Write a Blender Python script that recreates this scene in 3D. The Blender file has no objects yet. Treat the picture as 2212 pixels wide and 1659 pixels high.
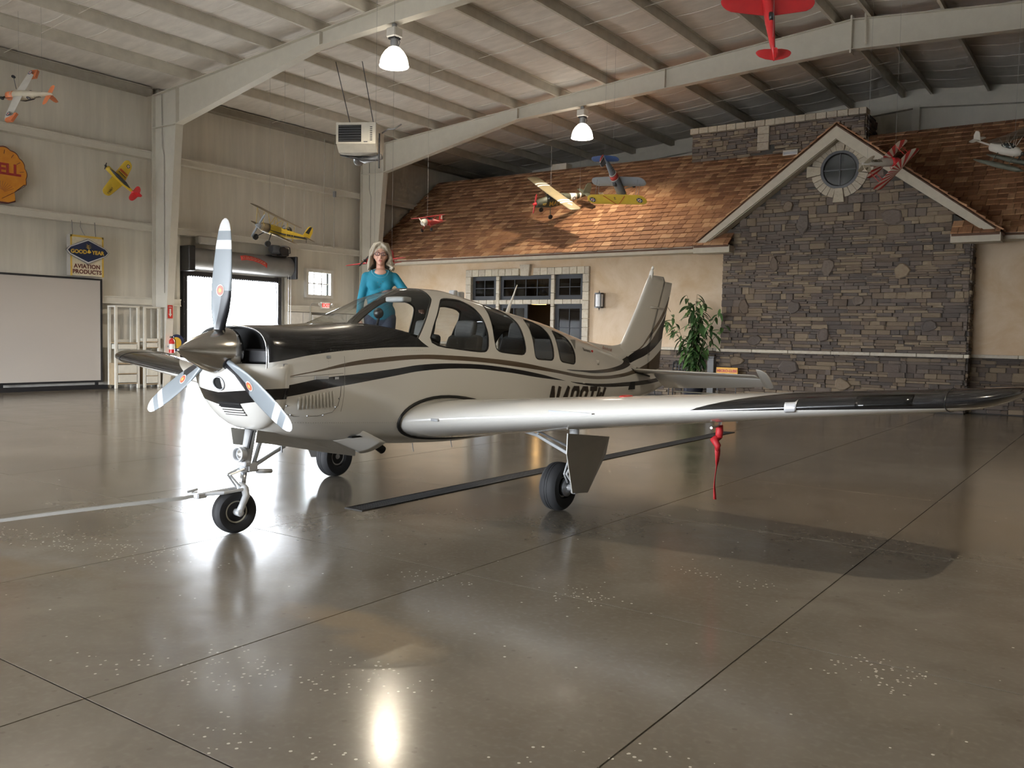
import bpy, bmesh, math, random
import numpy as np
from mathutils import Vector, Matrix, Euler

SC = bpy.context.scene
COL = SC.collection
rnd = random.Random(7)
PI = math.pi

# ------------------------------------------------------------------ camera
def build_camera():
    yaw, pitch, roll, H, fpx = math.radians(35.14), math.radians(3.10), math.radians(1.094), 1.585, 1900.4
    fw = Vector((-math.sin(yaw) * math.cos(pitch), math.cos(yaw) * math.cos(pitch), -math.sin(pitch)))
    rt = Vector((math.cos(yaw), math.sin(yaw), 0))
    up = rt.cross(fw)
    r2 = math.cos(roll) * rt + math.sin(roll) * up
    u2 = -math.sin(roll) * rt + math.cos(roll) * up
    cd = bpy.data.cameras.new('camera')
    cd.sensor_width = 36.0
    cd.lens = fpx / 2212 * 36.0
    cd.clip_end = 300
    co = bpy.data.objects.new('camera', cd)
    COL.objects.link(co)
    co.matrix_world = Matrix(((r2.x, u2.x, -fw.x, 0), (r2.y, u2.y, -fw.y, 0), (r2.z, u2.z, -fw.z, H), (0, 0, 0, 1)))
    SC.camera = co
build_camera()

# ------------------------------------------------------------------ sky, exposure, daylight portals
SKY = 56.0
w = bpy.data.worlds.new('sky')
SC.world = w
w.use_nodes = True
w.node_tree.nodes['Background'].inputs[0].default_value = (0.86, 0.92, 1.0, 1)
w.node_tree.nodes['Background'].inputs[1].default_value = SKY
SC.view_settings.view_transform = 'Standard'
SC.view_settings.look = 'None'
SC.view_settings.exposure = 0.0
SC.view_settings.gamma = 1.0
SC.view_settings.use_curve_mapping = False
SC.cycles.use_denoising = True
SC.cycles.max_bounces = 7
SC.cycles.transparent_max_bounces = 12
SC.cycles.use_adaptive_sampling = True
SC.cycles.adaptive_threshold = .05
SC.cycles.adaptive_min_samples = 20
SC.cycles.sample_clamp_indirect = 6.0
SC.cycles.caustics_reflective = False
SC.cycles.caustics_refractive = False

# hangar extents (metres)
XL, XR, YF, YB = -22.6, 10.8, -9.6, 30.35
RIDGE = -5.9
DOOR_F = (-21.8, -3.5, 0.0, 2.8)      # unseen hangar door in the front wall, opening sized for the light: x0, x1, z0, z1
DOOR_L = (15.42, 18.75, 0.0, 3.22)    # roll-up door opening in the left wall: y0, y1, z0, z1
WIN_L = (20.1, 21.08, 2.86, 3.6)

def portal(loc, rot, sx, sy):
    ld = bpy.data.lights.new('daylight_portal', 'AREA')
    ld.shape = 'RECTANGLE'
    ld.size, ld.size_y = sx, sy
    ld.cycles.is_portal = True
    o = bpy.data.objects.new('daylight_portal', ld)
    COL.objects.link(o)
    o.location = loc
    o.rotation_euler = rot
# area lights look along local -Z
portal(((DOOR_F[0] + DOOR_F[1]) / 2, YF - .1, DOOR_F[3] / 2), (PI / 2, 0, 0), DOOR_F[1] - DOOR_F[0], DOOR_F[3])
portal((XL - .1, (DOOR_L[0] + DOOR_L[1]) / 2, DOOR_L[3] / 2), (0, -PI / 2, 0), DOOR_L[3], DOOR_L[1] - DOOR_L[0])

# ------------------------------------------------------------------ materials
MATS = {}
class NB:
    """small helper that writes shader maths"""
    def __init__(s, name):
        s.m = bpy.data.materials.new(name)
        s.m.use_nodes = True
        s.t = s.m.node_tree
        s.b = s.t.nodes['Principled BSDF']
        s._oc = None
    def n(s, typ, **kw):
        nd = s.t.nodes.new(typ)
        for k, v in kw.items(): setattr(nd, k, v)
        return nd
    def put(s, sock, v):
        if hasattr(v, 'is_linked') or isinstance(v, bpy.types.NodeSocket): s.t.links.new(v, sock)
        elif isinstance(v, (tuple, list)) and len(v) == 3 and sock.type == 'RGBA': sock.default_value = (*v, 1)
        else: sock.default_value = v
    def math(s, op, a, b=0.0, c=0.0):
        nd = s.n('ShaderNodeMath', operation=op)
        for i, v in enumerate((a, b, c)): s.put(nd.inputs[i], v)
        return nd.outputs[0]
    def mix(s, f, a, b, mode='MIX'):
        nd = s.n('ShaderNodeMix', data_type='RGBA', blend_type=mode)
        s.put(nd.inputs[0], f); s.put(nd.inputs[6], a); s.put(nd.inputs[7], b)
        return nd.outputs[2]
    def coords(s, kind='Object'):
        return s.n('ShaderNodeTexCoord').outputs[kind]
    def xyz(s, kind='Object'):
        sp = s.n('ShaderNodeSeparateXYZ')
        s.t.links.new(s.coords(kind), sp.inputs[0])
        return sp.outputs
    def noise(s, scale, detail=4, rough=.55, vec=None, dist=0.0):
        nd = s.n('ShaderNodeTexNoise')
        nd.inputs['Scale'].default_value = scale; nd.inputs['Detail'].default_value = detail
        nd.inputs['Roughness'].default_value = rough; nd.inputs['Distortion'].default_value = dist
        s.t.links.new(vec if vec is not None else s.coords(), nd.inputs['Vector'])
        return nd.outputs[0]
    def stretch(s, sx, sy, sz, kind='Object'):
        nd = s.n('ShaderNodeMapping')
        nd.inputs['Scale'].default_value = (sx, sy, sz)
        s.t.links.new(s.coords(kind), nd.inputs[0])
        return nd.outputs[0]
    def ramp(s, v, p0, p1, smooth=True):
        nd = s.n('ShaderNodeMapRange', interpolation_type='SMOOTHSTEP' if smooth else 'LINEAR')
        s.put(nd.inputs[0], v); nd.inputs[1].default_value = p0; nd.inputs[2].default_value = p1
        return nd.outputs[0]
    def curve(s, x, pts, xmax, ymax):
        nd = s.n('ShaderNodeFloatCurve')
        cv = nd.mapping.curves[0]
        nd.mapping.extend = 'HORIZONTAL'
        P = [(a / xmax, b / ymax) for a, b in pts]
        while len(cv.points) < len(P): cv.points.new(0.5, 0.5)
        for p, (a, b) in zip(cv.points, P): p.location = (a, b)
        nd.mapping.update()
        s.put(nd.inputs[1], s.math('DIVIDE', x, xmax))
        return s.math('MULTIPLY', nd.outputs[0], ymax)
    def gt(s, a, b): return s.math('GREATER_THAN', a, b)
    def lt(s, a, b): return s.math('LESS_THAN', a, b)
    def AND(s, *m):
        r = m[0]
        for k in m[1:]: r = s.math('MULTIPLY', r, k)
        return r
    def OR(s, *m):
        r = m[0]
        for k in m[1:]: r = s.math('MAXIMUM', r, k)
        return r
    def rndv(s):
        g = s.n('ShaderNodeNewGeometry').outputs['Random Per Island']
        o = s.n('ShaderNodeObjectInfo').outputs['Random']
        return s.math('FRACT', s.math('ADD', g, s.math('MULTIPLY', o, 7.31)))
    def bump(s, h, strength=.3, dist=.02):
        nd = s.n('ShaderNodeBump')
        nd.inputs['Strength'].default_value = strength; nd.inputs['Distance'].default_value = dist
        s.put(nd.inputs['Height'], h)
        s.t.links.new(nd.outputs[0], s.b.inputs['Normal'])
    def done(s, col=None, rough=None, metal=None, coat=None, spec=None):
        if col is not None: s.put(s.b.inputs['Base Color'], col)
        if rough is not None: s.put(s.b.inputs['Roughness'], rough)
        if metal is not None: s.put(s.b.inputs['Metallic'], metal)
        if coat is not None: s.put(s.b.inputs['Coat Weight'], coat); s.b.inputs['Coat Roughness'].default_value = .06
        if spec is not None: s.put(s.b.inputs['Specular IOR Level'], spec)
        return s.m
def mat(name, col, rough=.5, metal=0., var=.06, scale=6., coat=0., bump=0.):
    """plain surface with a little mottling"""
    if name in MATS: return MATS[name]
    b = NB(name)
    n = b.noise(scale, 5)
    lo = tuple(c * (1 - var) for c in col); hi = tuple(min(1, c * (1 + var)) for c in col)
    m = b.done(b.mix(b.ramp(n, .3, .7), lo, hi), rough, metal, coat)
    if bump: b.bump(n, bump)
    MATS[name] = m
    return m
def emit(name, col, strength, base=(.8, .8, .8)):
    b = NB(name); b.done(base, .4)
    b.b.inputs['Emission Color'].default_value = (*col, 1); b.b.inputs['Emission Strength'].default_value = strength
    return b.m
def glass(name, tint=(1, 1, 1), rough=0., ior=1.45):
    """thin pane: see-through with a mirror reflection by angle"""
    b = NB(name)
    t = b.n('ShaderNodeBsdfTransparent'); t.inputs[0].default_value = (*tint, 1)
    g = b.n('ShaderNodeBsdfGlossy'); g.inputs['Roughness'].default_value = rough
    f = b.n('ShaderNodeFresnel')
    bk = b.n('ShaderNodeNewGeometry').outputs['Backfacing']     # same reflection from either side of a thin pane
    b.t.links.new(b.math('ADD', ior, b.math('MULTIPLY', bk, 1 / ior - ior)), f.inputs[0])
    mx = b.n('ShaderNodeMixShader')
    b.t.links.new(f.outputs[0], mx.inputs[0]); b.t.links.new(t.outputs[0], mx.inputs[1]); b.t.links.new(g.outputs[0], mx.inputs[2])
    b.t.links.new(mx.outputs[0], b.t.nodes['Material Output'].inputs[0])
    return b.m

# ------------------------------------------------------------------ mesh builder
class MB:
    def __init__(s): s.v = []; s.f = []; s.mi = []; s.m = Matrix.Identity(4); s.k = 0
    def add(s, vs, fs):
        o = len(s.v)
        s.v += [tuple(s.m @ Vector(p)) for p in vs]
        s.f += [tuple(i + o for i in f) for f in fs]
        s.mi += [s.k] * len(fs)
        return s
    def box(s, x0, x1, y0, y1, z0, z1):
        return s.add([(x0, y0, z0), (x1, y0, z0), (x1, y1, z0), (x0, y1, z0), (x0, y0, z1), (x1, y0, z1), (x1, y1, z1), (x0, y1, z1)],
                     [(3, 2, 1, 0), (4, 5, 6, 7), (0, 1, 5, 4), (1, 2, 6, 5), (2, 3, 7, 6), (3, 0, 4, 7)])
    def bevbox(s, x0, x1, y0, y1, z0, z1, b=.01):
        """box with chamfered edges"""
        vs = []; fs = []
        cx, cy, cz = (x0 + x1) / 2, (y0 + y1) / 2, (z0 + z1) / 2
        hx, hy, hz = (x1 - x0) / 2, (y1 - y0) / 2, (z1 - z0) / 2
        b = min(b, hx * .45, hy * .45, hz * .45)
        idx = {}
        for sx in (-1, 1):
            for sy in (-1, 1):
                for sz in (-1, 1):
                    for ax in range(3):
                        d = [hx - b, hy - b, hz - b]; d[ax] += b
                        idx[(sx, sy, sz, ax)] = len(vs)
                        vs.append((cx + sx * d[0], cy + sy * d[1], cz + sz * d[2]))
        I = idx
        for g in (-1, 1):
            q = [(g, -1, -1, 0), (g, 1, -1, 0), (g, 1, 1, 0), (g, -1, 1, 0)]; fs.append([I[k] for k in (q if g > 0 else q[::-1])])
            q = [(-1, g, -1, 1), (-1, g, 1, 1), (1, g, 1, 1), (1, g, -1, 1)]; fs.append([I[k] for k in (q if g > 0 else q[::-1])])
            q = [(-1, -1, g, 2), (1, -1, g, 2), (1, 1, g, 2), (-1, 1, g, 2)]; fs.append([I[k] for k in (q if g > 0 else q[::-1])])
            for h in (-1, 1):
                fs.append([I[k] for k in ((g, h, -1, 0), (g, h, -1, 1), (g, h, 1, 1), (g, h, 1, 0))][::(-1 if g * h < 0 else 1)])
                fs.append([I[k] for k in ((g, -1, h, 0), (g, 1, h, 0), (g, 1, h, 2), (g, -1, h, 2))][::(-1 if g * h < 0 else 1)])
                fs.append([I[k] for k in ((-1, g, h, 1), (-1, g, h, 2), (1, g, h, 2), (1, g, h, 1))][::(-1 if g * h < 0 else 1)])
        for sx in (-1, 1):
            for sy in (-1, 1):
                for sz in (-1, 1):
                    t = [I[(sx, sy, sz, k)] for k in range(3)]
                    fs.append(t if sx * sy * sz > 0 else t[::-1])
        return s.add(vs, fs)
    def prism(s, poly, axis, c0, c1):
        """polygon extruded along axis; poly gives the other two coordinates in xyz order"""
        def P(p, c):
            return (c, p[0], p[1]) if axis == 0 else ((p[0], c, p[1]) if axis == 1 else (p[0], p[1], c))
        n = len(poly)
        vs = [P(p, c0) for p in poly] + [P(p, c1) for p in poly]
        fs = [tuple(range(n))[::-1], tuple(range(n, 2 * n))] + [(i, (i + 1) % n, n + (i + 1) % n, n + i) for i in range(n)]
        return s.add(vs, fs)
    def loft(s, rings, closed=True, cap=True):
        n = len(rings[0]); vs = [p for r in rings for p in r]; fs = []
        for i in range(len(rings) - 1):
            for j in range(n if closed else n - 1):
                k = (j + 1) % n
                fs.append((i * n + j, i * n + k, (i + 1) * n + k, (i + 1) * n + j))
        if cap and closed:
            fs.append(tuple(range(n))[::-1]); o = (len(rings) - 1) * n; fs.append(tuple(range(o, o + n)))
        return s.add(vs, fs)
    def tube(s, pts, r, n=8, cap=True):
        """round bar along points; r a number or one per point"""
        P = [Vector(p) for p in pts]; R = r if isinstance(r, (list, tuple)) else [r] * len(P)
        rings = []; prev = None
        for i, p in enumerate(P):
            d = (P[min(i + 1, len(P) - 1)] - P[max(i - 1, 0)]).normalized()
            if prev is None:
                a = d.cross(Vector((0, 0, 1)) if abs(d.z) < .9 else Vector((1, 0, 0))).normalized()
            else:
                a = (prev - d * prev.dot(d)).normalized()
            prev = a; b = d.cross(a)
            rings.append([tuple(p + (a * math.cos(t) + b * math.sin(t)) * R[i]) for t in (2 * PI * k / n for k in range(n))])
        return s.loft(rings, True, cap)
    def lathe(s, prof, o=(0, 0, 0), d=(0, 0, 1), n=24, cap=True):
        """profile [(distance along d, radius)] turned round the axis d through o"""
        d = Vector(d).normalized(); o = Vector(o)
        a = d.cross(Vector((0, 0, 1)) if abs(d.z) < .9 else Vector((1, 0, 0))).normalized(); b = d.cross(a)
        rings = [[tuple(o + d * h + (a * math.cos(t) + b * math.sin(t)) * max(r, 1e-4)) for t in (2 * PI * k / n for k in range(n))] for h, r in prof]
        return s.loft(rings, True, cap)
    def ell(s, c, r, n=14, m=10, rot=None):
        vs = []; c = Vector(c)
        rings = []
        for i in range(m + 1):
            ph = PI * i / m
            rg = []
            for j in range(n):
                t = 2 * PI * j / n
                p = Vector((r[0] * max(math.sin(ph), 1e-3) * math.cos(t), r[1] * max(math.sin(ph), 1e-3) * math.sin(t), r[2] * math.cos(ph)))
                if rot is not None: p = rot @ p
                rg.append(tuple(c + p))
            rings.append(rg)
        return s.loft(rings[::-1], True, True)
    def obj(s, name, m=None, parent=None, smooth=False, label=None):
        me = bpy.data.meshes.new(name)
        me.from_pydata(s.v, [], s.f)
        me.update()
        for k in (m if isinstance(m, (list, tuple)) else [m]):
            if k: me.materials.append(k)
        if any(s.mi): me.polygons.foreach_set('material_index', s.mi)
        if smooth: me.polygons.foreach_set('use_smooth', [True] * len(me.polygons))
        o = bpy.data.objects.new(name, me)
        COL.objects.link(o)
        if parent: o.parent = parent
        if label: o['label'] = label
        if smooth == 'auto':
            md = o.modifiers.new('edge', 'EDGE_SPLIT'); md.split_angle = math.radians(35)
        return o
def tag(o, label, cat, group=None):
    o['label'] = label; o['category'] = cat
    if group: o['group'] = group
    return o
def thing(name, label, cat, loc=(0, 0, 0), rot=(0, 0, 0), group=None):
    o = bpy.data.objects.new(name, None); COL.objects.link(o)
    o.empty_display_size = .2; o.location = loc; o.rotation_euler = rot
    return tag(o, label, cat, group)
def struct(o, label=None, cat=None):
    o['kind'] = 'structure'
    if label: o['label'] = label
    if cat: o['category'] = cat
    return o
def sgroup(name, label, cat, loc=(0, 0, 0)):
    return struct(thing(name, label, cat, loc))
def share(o, parent, loc=(0, 0, 0), rot=(0, 0, 0), scale=(1, 1, 1), name=None):
    c = o.copy(); COL.objects.link(c)
    c.parent = parent; c.location = loc; c.rotation_euler = rot; c.scale = scale
    return c
FONT = None
def text(body, size, depth=.004, shear=0., align='CENTER', spacing=1., bold=0.):
    """flat lettering as a mesh in its own xy plane"""
    cu = bpy.data.curves.new('lettering', 'FONT')
    cu.body = body; cu.size = size; cu.extrude = depth / 2; cu.shear = shear; cu.align_x = align; cu.align_y = 'CENTER'
    cu.space_character = spacing; cu.offset = bold; cu.resolution_u = 3
    o = bpy.data.objects.new('lettering', cu); COL.objects.link(o)
    dg = bpy.context.evaluated_depsgraph_get()
    me = bpy.data.meshes.new_from_object(o.evaluated_get(dg))
    bpy.data.objects.remove(o)
    return me
def lettering(body, size, m, parent, M4, name='lettering', **kw):
    me = text(body, size, **kw)
    me.transform(M4)
    me.materials.clear(); me.materials.append(m)
    o = bpy.data.objects.new(name, me); COL.objects.link(o)
    o.parent = parent
    return o
def frame4(o, x, y):
    """matrix with origin o, local x and y axes given"""
    x = Vector(x).normalized(); y = Vector(y); y = (y - x * y.dot(x)).normalized(); z = x.cross(y)
    return Matrix(((x.x, y.x, z.x, o[0]), (x.y, y.y, z.y, o[1]), (x.z, y.z, z.z, o[2]), (0, 0, 0, 1)))

# ------------------------------------------------------------------ surfaces of the place
def m_floor():
    b = NB('polished_concrete')
    geo = b.n('ShaderNodeNewGeometry').outputs['Position']
    def nz(scale, d=5, dist=0., r=.55):
        return b.noise(scale, d, r, geo, dist)
    big = b.ramp(nz(.35, 4, .6), .35, .68); mid = b.ramp(nz(1.6, 4, .8), .3, .72); fine = nz(28, 1)
    col = b.mix(big, (.175, .153, .119), (.245, .218, .178))
    col = b.mix(b.math('MULTIPLY', mid, .55), col, (.15, .125, .094))
    col = b.mix(b.math('MULTIPLY', b.ramp(fine, .45, .8), .25), col, (.27, .245, .205))
    # rust coloured stain and pale spots of exposed aggregate, each where the slab has them
    sp = b.n('ShaderNodeSeparateXYZ'); b.t.links.new(geo, sp.inputs[0]); X, Y = sp.outputs[0], sp.outputs[1]
    ragged = b.math('MULTIPLY', b.math('SUBTRACT', nz(3.2, 3), .5), 1.1)
    def blob(cx, cy, rx, ry, ang=0.):
        c, s_ = math.cos(ang), math.sin(ang)
        dx = b.math('SUBTRACT', X, cx); dy = b.math('SUBTRACT', Y, cy)
        u = b.math('DIVIDE', b.math('ADD', b.math('MULTIPLY', dx, c), b.math('MULTIPLY', dy, s_)), rx)
        v = b.math('DIVIDE', b.math('SUBTRACT', b.math('MULTIPLY', dy, c), b.math('MULTIPLY', dx, s_)), ry)
        d = b.math('SQRT', b.math('ADD', b.math('MULTIPLY', u, u), b.math('MULTIPLY', v, v)))
        d = b.math('ADD', d, ragged)
        return b.math('SUBTRACT', 1.0, b.ramp(d, .35, 1.1))
    rust = b.OR(blob(-3.45, 3.42, .6, .2, .1), blob(-3.05, 3.3, .45, .26, -.3))
    col = b.mix(b.math('MULTIPLY', rust, .38), col, (.36, .25, .135))
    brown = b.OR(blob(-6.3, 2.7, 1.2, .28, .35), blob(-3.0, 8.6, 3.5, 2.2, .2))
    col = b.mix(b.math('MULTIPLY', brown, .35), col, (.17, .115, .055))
    vo = b.n('ShaderNodeTexVoronoi'); vo.inputs['Scale'].default_value = 34; b.t.links.new(geo, vo.inputs['Vector'])
    speck = b.lt(b.math('ADD', vo.outputs['Distance'], b.math('MULTIPLY', nz(9, 0), .12)), .29)
    vc = b.n('ShaderNodeSeparateColor'); b.t.links.new(vo.outputs['Color'], vc.inputs[0])
    zone = b.OR(blob(-2.82, 2.92, .42, .25), blob(-3.4, 2.5, .7, .22, .5), blob(-2.85, 2.1, .28, .14), blob(-2.45, 2.25, .25, .1),
                blob(-2.65, 4.62, .35, .25), blob(-.95, 4.43, .35, .3), blob(-3.7, 4.37, .35, .18), blob(-3.3, 2.7, .6, .12),
                blob(-2.2, 5.6, .5, .12), blob(-1.3, 2.8, .5, .4), blob(-6.2, 3.45, 1.4, .3, .2))
    pale = b.AND(speck, b.gt(b.math('ADD', b.math('MULTIPLY', zone, .55), vc.outputs[0]), .99))
    col = b.mix(b.math('MULTIPLY', pale, .85), col, (.74, .70, .60))
    dark = b.AND(b.lt(vo.outputs['Distance'], .4), b.gt(vc.outputs[1], .985))
    col = b.mix(b.math('MULTIPLY', dark, .35), col, (.12, .10, .08))
    rough = b.math('ADD', .115, b.math('MULTIPLY', nz(2.2, 3, .5), .10))
    b.done(col, rough, 0., 0., .6)
    return b.m
def m_wallskin(name='vinyl_faced_insulation', col=(.73, .69, .61)):
    b = NB(name)
    v = b.stretch(1, 3.0, .25)
    n = b.noise(1.4, 5, .6, v)
    c = b.mix(b.ramp(n, .3, .75), tuple(k * .9 for k in col), tuple(k * 1.06 for k in col))
    b.done(c, .55)
    b.bump(b.noise(5, 4, .5, b.stretch(1, 2.2, .3)), .25, .02)
    return b.m
def m_steel():
    b = NB('primed_white_steel')
    n = b.noise(3.5, 6, .65)
    c = b.mix(b.ramp(n, .3, .8), (.66, .625, .55), (.72, .685, .605))
    c = b.mix(b.math('MULTIPLY', b.gt(b.noise(22, 2), .74), .15), c, (.34, .31, .26))
    b.done(c, .48)
    return b.m
def m_stucco():
    b = NB('tan_stucco')
    n = b.noise(.9, 6, .62, None, .5); f = b.noise(60, 3)
    c = b.mix(b.ramp(n, .25, .75), (.47, .335, .205), (.62, .50, .375))
    b.done(c, .85)
    b.bump(f, .35, .01)
    return b.m
def m_stone(name, cols, rough=.85):
    b = NB(name)
    r = b.rndv()
    cr = b.n('ShaderNodeValToRGB'); cr.color_ramp.interpolation = 'CONSTANT'
    while len(cr.color_ramp.elements) < len(cols): cr.color_ramp.elements.new(.5)
    for i, c in enumerate(cols):
        cr.color_ramp.elements[i].position = i / len(cols); cr.color_ramp.elements[i].color = (*c, 1)
    b.put(cr.inputs[0], r)
    n = b.noise(14, 6, .65)
    c = b.mix(b.ramp(n, .25, .8), cr.outputs[0], (.46, .42, .38), 'OVERLAY')
    c = b.mix(b.math('MULTIPLY', b.ramp(n, .5, .75), .25), c, (.10, .085, .07))
    b.done(c, rough); b.bump(n, .5, .03)
    return b.m
def m_shingle():
    b = NB('cedar_shake')
    r = b.rndv()
    c = b.mix(b.ramp(r, 0, 1, False), (.17, .072, .031), (.34, .172, .08))
    c = b.mix(b.math('MULTIPLY', b.gt(r, .82), .7), c, (.43, .255, .135))
    g = b.noise(7, 5, .6, b.stretch(9, .6, .6))
    c = b.mix(b.math('MULTIPLY', b.ramp(g, .35, .75), .45), c, (.12, .055, .028))
    b.done(c, .8); b.bump(g, .4, .01)
    return b.m
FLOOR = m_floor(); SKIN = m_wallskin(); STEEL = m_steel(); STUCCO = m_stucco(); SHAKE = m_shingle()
LEDGE = m_stone('ledgestone', [(.10, .075, .056), (.14, .105, .075), (.082, .068, .06), (.17, .13, .088), (.105, .083, .07), (.20, .155, .105), (.088, .072, .062), (.125, .10, .082)])
CAST = m_stone('cast_stone', [(.50, .46, .38), (.56, .52, .43), (.46, .42, .35)])
CEIL = m_wallskin('roof_insulation', (.84, .80, .755))
PURL = mat('purlin_primer', (.61, .575, .50), .55, 0, .08, 3)
BLACK = mat('black_metal', (.016, .016, .018), .4)
RUBBER = mat('black_rubber', (.012, .012, .013), .75)
WHITE = mat('white_paint', (.72, .70, .66), .4)
DGREY = mat('dark_grey_metal', (.07, .072, .078), .42, .3)
MGREY = mat('grey_metal', (.33, .34, .36), .35, .7)
ALU = mat('bright_aluminium', (.62, .63, .65), .25, .9)

# ------------------------------------------------------------------ floor of joint-cut slabs
floor = sgroup('floor', 'polished grey-brown concrete hangar floor cut into square slabs', 'floor')
MB().box(XL - .3, XR + .3, YF, YB + .3, -.2, -.004).obj('slab_bed', mat('joint_filler', (.05, .042, .034), .8), floor)
gx = sorted([XL] + [-5.66 + 2.06 * k for k in range(-8, 9) if XL + .2 < -5.66 + 2.06 * k < XR - .2] + [XR])
gy = sorted([YF] + [1.98 + 2.58 * k for k in range(-5, 13) if YF + .2 < 1.98 + 2.58 * k < YB - .2] + [YB])
cache = {}
J = .0045
for i in range(len(gx) - 1):
    for j in range(len(gy) - 1):
        dx, dy = round(gx[i + 1] - gx[i], 3), round(gy[j + 1] - gy[j], 3)
        if (dx, dy) not in cache:
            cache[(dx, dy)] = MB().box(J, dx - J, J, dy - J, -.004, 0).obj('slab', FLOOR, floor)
            cache[(dx, dy)].location = (gx[i], gy[j], 0)
        else:
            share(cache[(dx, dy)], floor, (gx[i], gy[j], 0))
# trench drain with its iron grate
dr = thing('trench_drain', 'long narrow black iron trench drain grate set in the floor under the airplane', 'drain', (-5.66, 5.6, 0))
IRON = mat('cast_iron', (.018, .017, .016), .6, .4, .3, 30)
b = MB(); b.box(-.11, -.095, 0, 9.0, .0005, .008); b.box(.095, .11, 0, 9.0, .0005, .008); b.box(-.095, .095, 0, .02, .0005, .008); b.box(-.095, .095, 8.98, 9.0, .0005, .008)
b.obj('rim', IRON, dr)
MB().box(-.095, .095, .02, 8.98, .0005, .002).obj('trough', mat('drain_dark', (.006, .006, .006), .9), dr)
b = MB()
for k in range(298): b.box(-.095, .095, .025 + k * .03, .037 + k * .03, .002, .007)
o = b.obj('grate_bars', IRON, dr); o['kind'] = 'stuff'

# ------------------------------------------------------------------ outside
struct(MB().box(-90, 60, -90, YF - .02, -.3, -.02).obj('apron', mat('apron_concrete', (.55, .54, .52), .9)), 'pale concrete apron outside the hangar door', 'pavement')
struct(MB().box(-90, XL - .35, YF, 60, -.3, -.02).obj('apron', MATS['apron_concrete']), 'pale concrete apron outside the roll-up door', 'pavement')

# ------------------------------------------------------------------ walls
def wall_with_holes(fix, axis, u0, u1, z0, z1, holes, t, name, m, parent=None):
    """wall slab split round openings; axis 0: plane x=fix, u along y"""
    us = sorted({u0, u1, *[h[0] for h in holes], *[h[1] for h in holes]}); zs = sorted({z0, z1, *[h[2] for h in holes], *[h[3] for h in holes]})
    b = MB()
    for i in range(len(us) - 1):
        for k in range(len(zs) - 1):
            cu, cz = (us[i] + us[i + 1]) / 2, (zs[k] + zs[k + 1]) / 2
            if any(h[0] < cu < h[1] and h[2] < cz < h[3] for h in holes): continue
            if axis == 0: b.box(fix, fix + t, us[i], us[i + 1], zs[k], zs[k + 1])
            else: b.box(us[i], us[i + 1], fix, fix + t, zs[k], zs[k + 1])
    o = b.obj(name, m, parent)
    bm = bmesh.new(); bm.from_mesh(o.data); bmesh.ops.remove_doubles(bm, verts=bm.verts, dist=1e-4)
    seen = {}
    for f in bm.faces: seen.setdefault(frozenset(v.index for v in f.verts), []).append(f)
    bmesh.ops.delete(bm, geom=[f for l in seen.values() if len(l) > 1 for f in l], context='FACES_ONLY')
    bm.to_mesh(o.data); bm.free()
    return o
wl = sgroup('wall_left', 'off-white insulated metal hangar wall with horizontal girts and steel columns', 'wall')
wall_with_holes(XL, 0, YF, YB, 0, 8.35, [DOOR_L, WIN_L], -.12, 'insulated_skin', SKIN, wl)
# faint upright panel ribs of the outer sheeting telegraph through the facing
b = MB()
for k in range(110):
    y = 4.0 + k * .24
    if y > 22.4: break
    if DOOR_L[0] - .1 < y < DOOR_L[1] + .1 or WIN_L[0] - .1 < y < WIN_L[1] + .1: continue
    b.box(XL, XL + .0015, y, y + .012, .02, 8.1)
o = b.obj('panel_ribs', SKIN, wl); o['kind'] = 'stuff'
def girt(z, y0, y1, h=.2):
    P = [(XL, z), (XL + .26, z), (XL + .26, z + .03), (XL + .24, z + .035), (XL + .24, z + h - .035), (XL + .26, z + h - .03), (XL + .26, z + h), (XL, z + h)]
    return MB().prism([(x, q) for x, q in P], 1, y0, y1).obj('girt' if h < .21 else 'eave_strut', STEEL if h < .21 else mat('eave_strut_dark', (.30, .27, .22), .6), wl)  # eave struts get a darker colour than the girts
FRAMES = [-1.6, 6.4, 14.4, 22.4]
spans = [(YF, -1.7), (-1.5, 6.3), (6.5, 14.3), (14.5, 22.3), (22.5, YB)]
for y0, y1 in spans:
    for z in (6.28, 4.30): girt(z, y0, y1)
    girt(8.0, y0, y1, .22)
for y0, y1 in spans[:3] + [(14.5, 15.2), (19.15, 22.3)]: girt(2.26, y0, y1)
for y0, y1 in ((19.1, 19.75), (19.77, 20.13), (21.12, 21.7), (21.72, 22.25)):
    MB().bevbox(XL + .2, XL + .235, y0, y1, .02, 2.24, .006).obj('liner_panel', WHITE, wl)
for y in (DOOR_L[0] - .32, DOOR_L[1] + .3): MB().box(XL, XL + .2, y, y + .1, 0, 4.3).obj('jamb_post', STEEL, wl)

wb = sgroup('wall_back', 'shaded metal end wall of the hangar above the shingled roof', 'wall')
MB().prism([(XL, 0), (XR, 0), (XR, 8.35), (RIDGE, 9.65), (XL, 8.35)], 1, YB, YB + .12).obj('insulated_skin', SKIN, wb)
P = [(XL, 7.7), (RIDGE, 9.0), (XR, 7.7), (XR, 8.0), (RIDGE, 9.38), (XL, 8.0)]
MB().prism(P, 1, YB - .22, YB - .02).obj('end_rafter', STEEL, wb)
for x in (-16.8, -11.3, -5.9, -2.2, 3.3): MB().box(x - .1, x + .1, YB - .25, YB, 0, 8.0 + .083 * (16.4 - abs(x - RIDGE)) - .3).obj('end_post', STEEL, wb)
wr = struct(MB().box(XR, XR + .12, YF, YB, 0, 8.35).obj('wall_right', SKIN), 'off-white insulated metal wall on the far side of the hangar', 'wall')
wf = sgroup('wall_front', 'insulated metal front wall of the hangar with its wide open door', 'wall')
wall_with_holes(YF, 1, XL, XR, 0, 8.35, [DOOR_F], -.12, 'insulated_skin', SKIN, wf)
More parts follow.
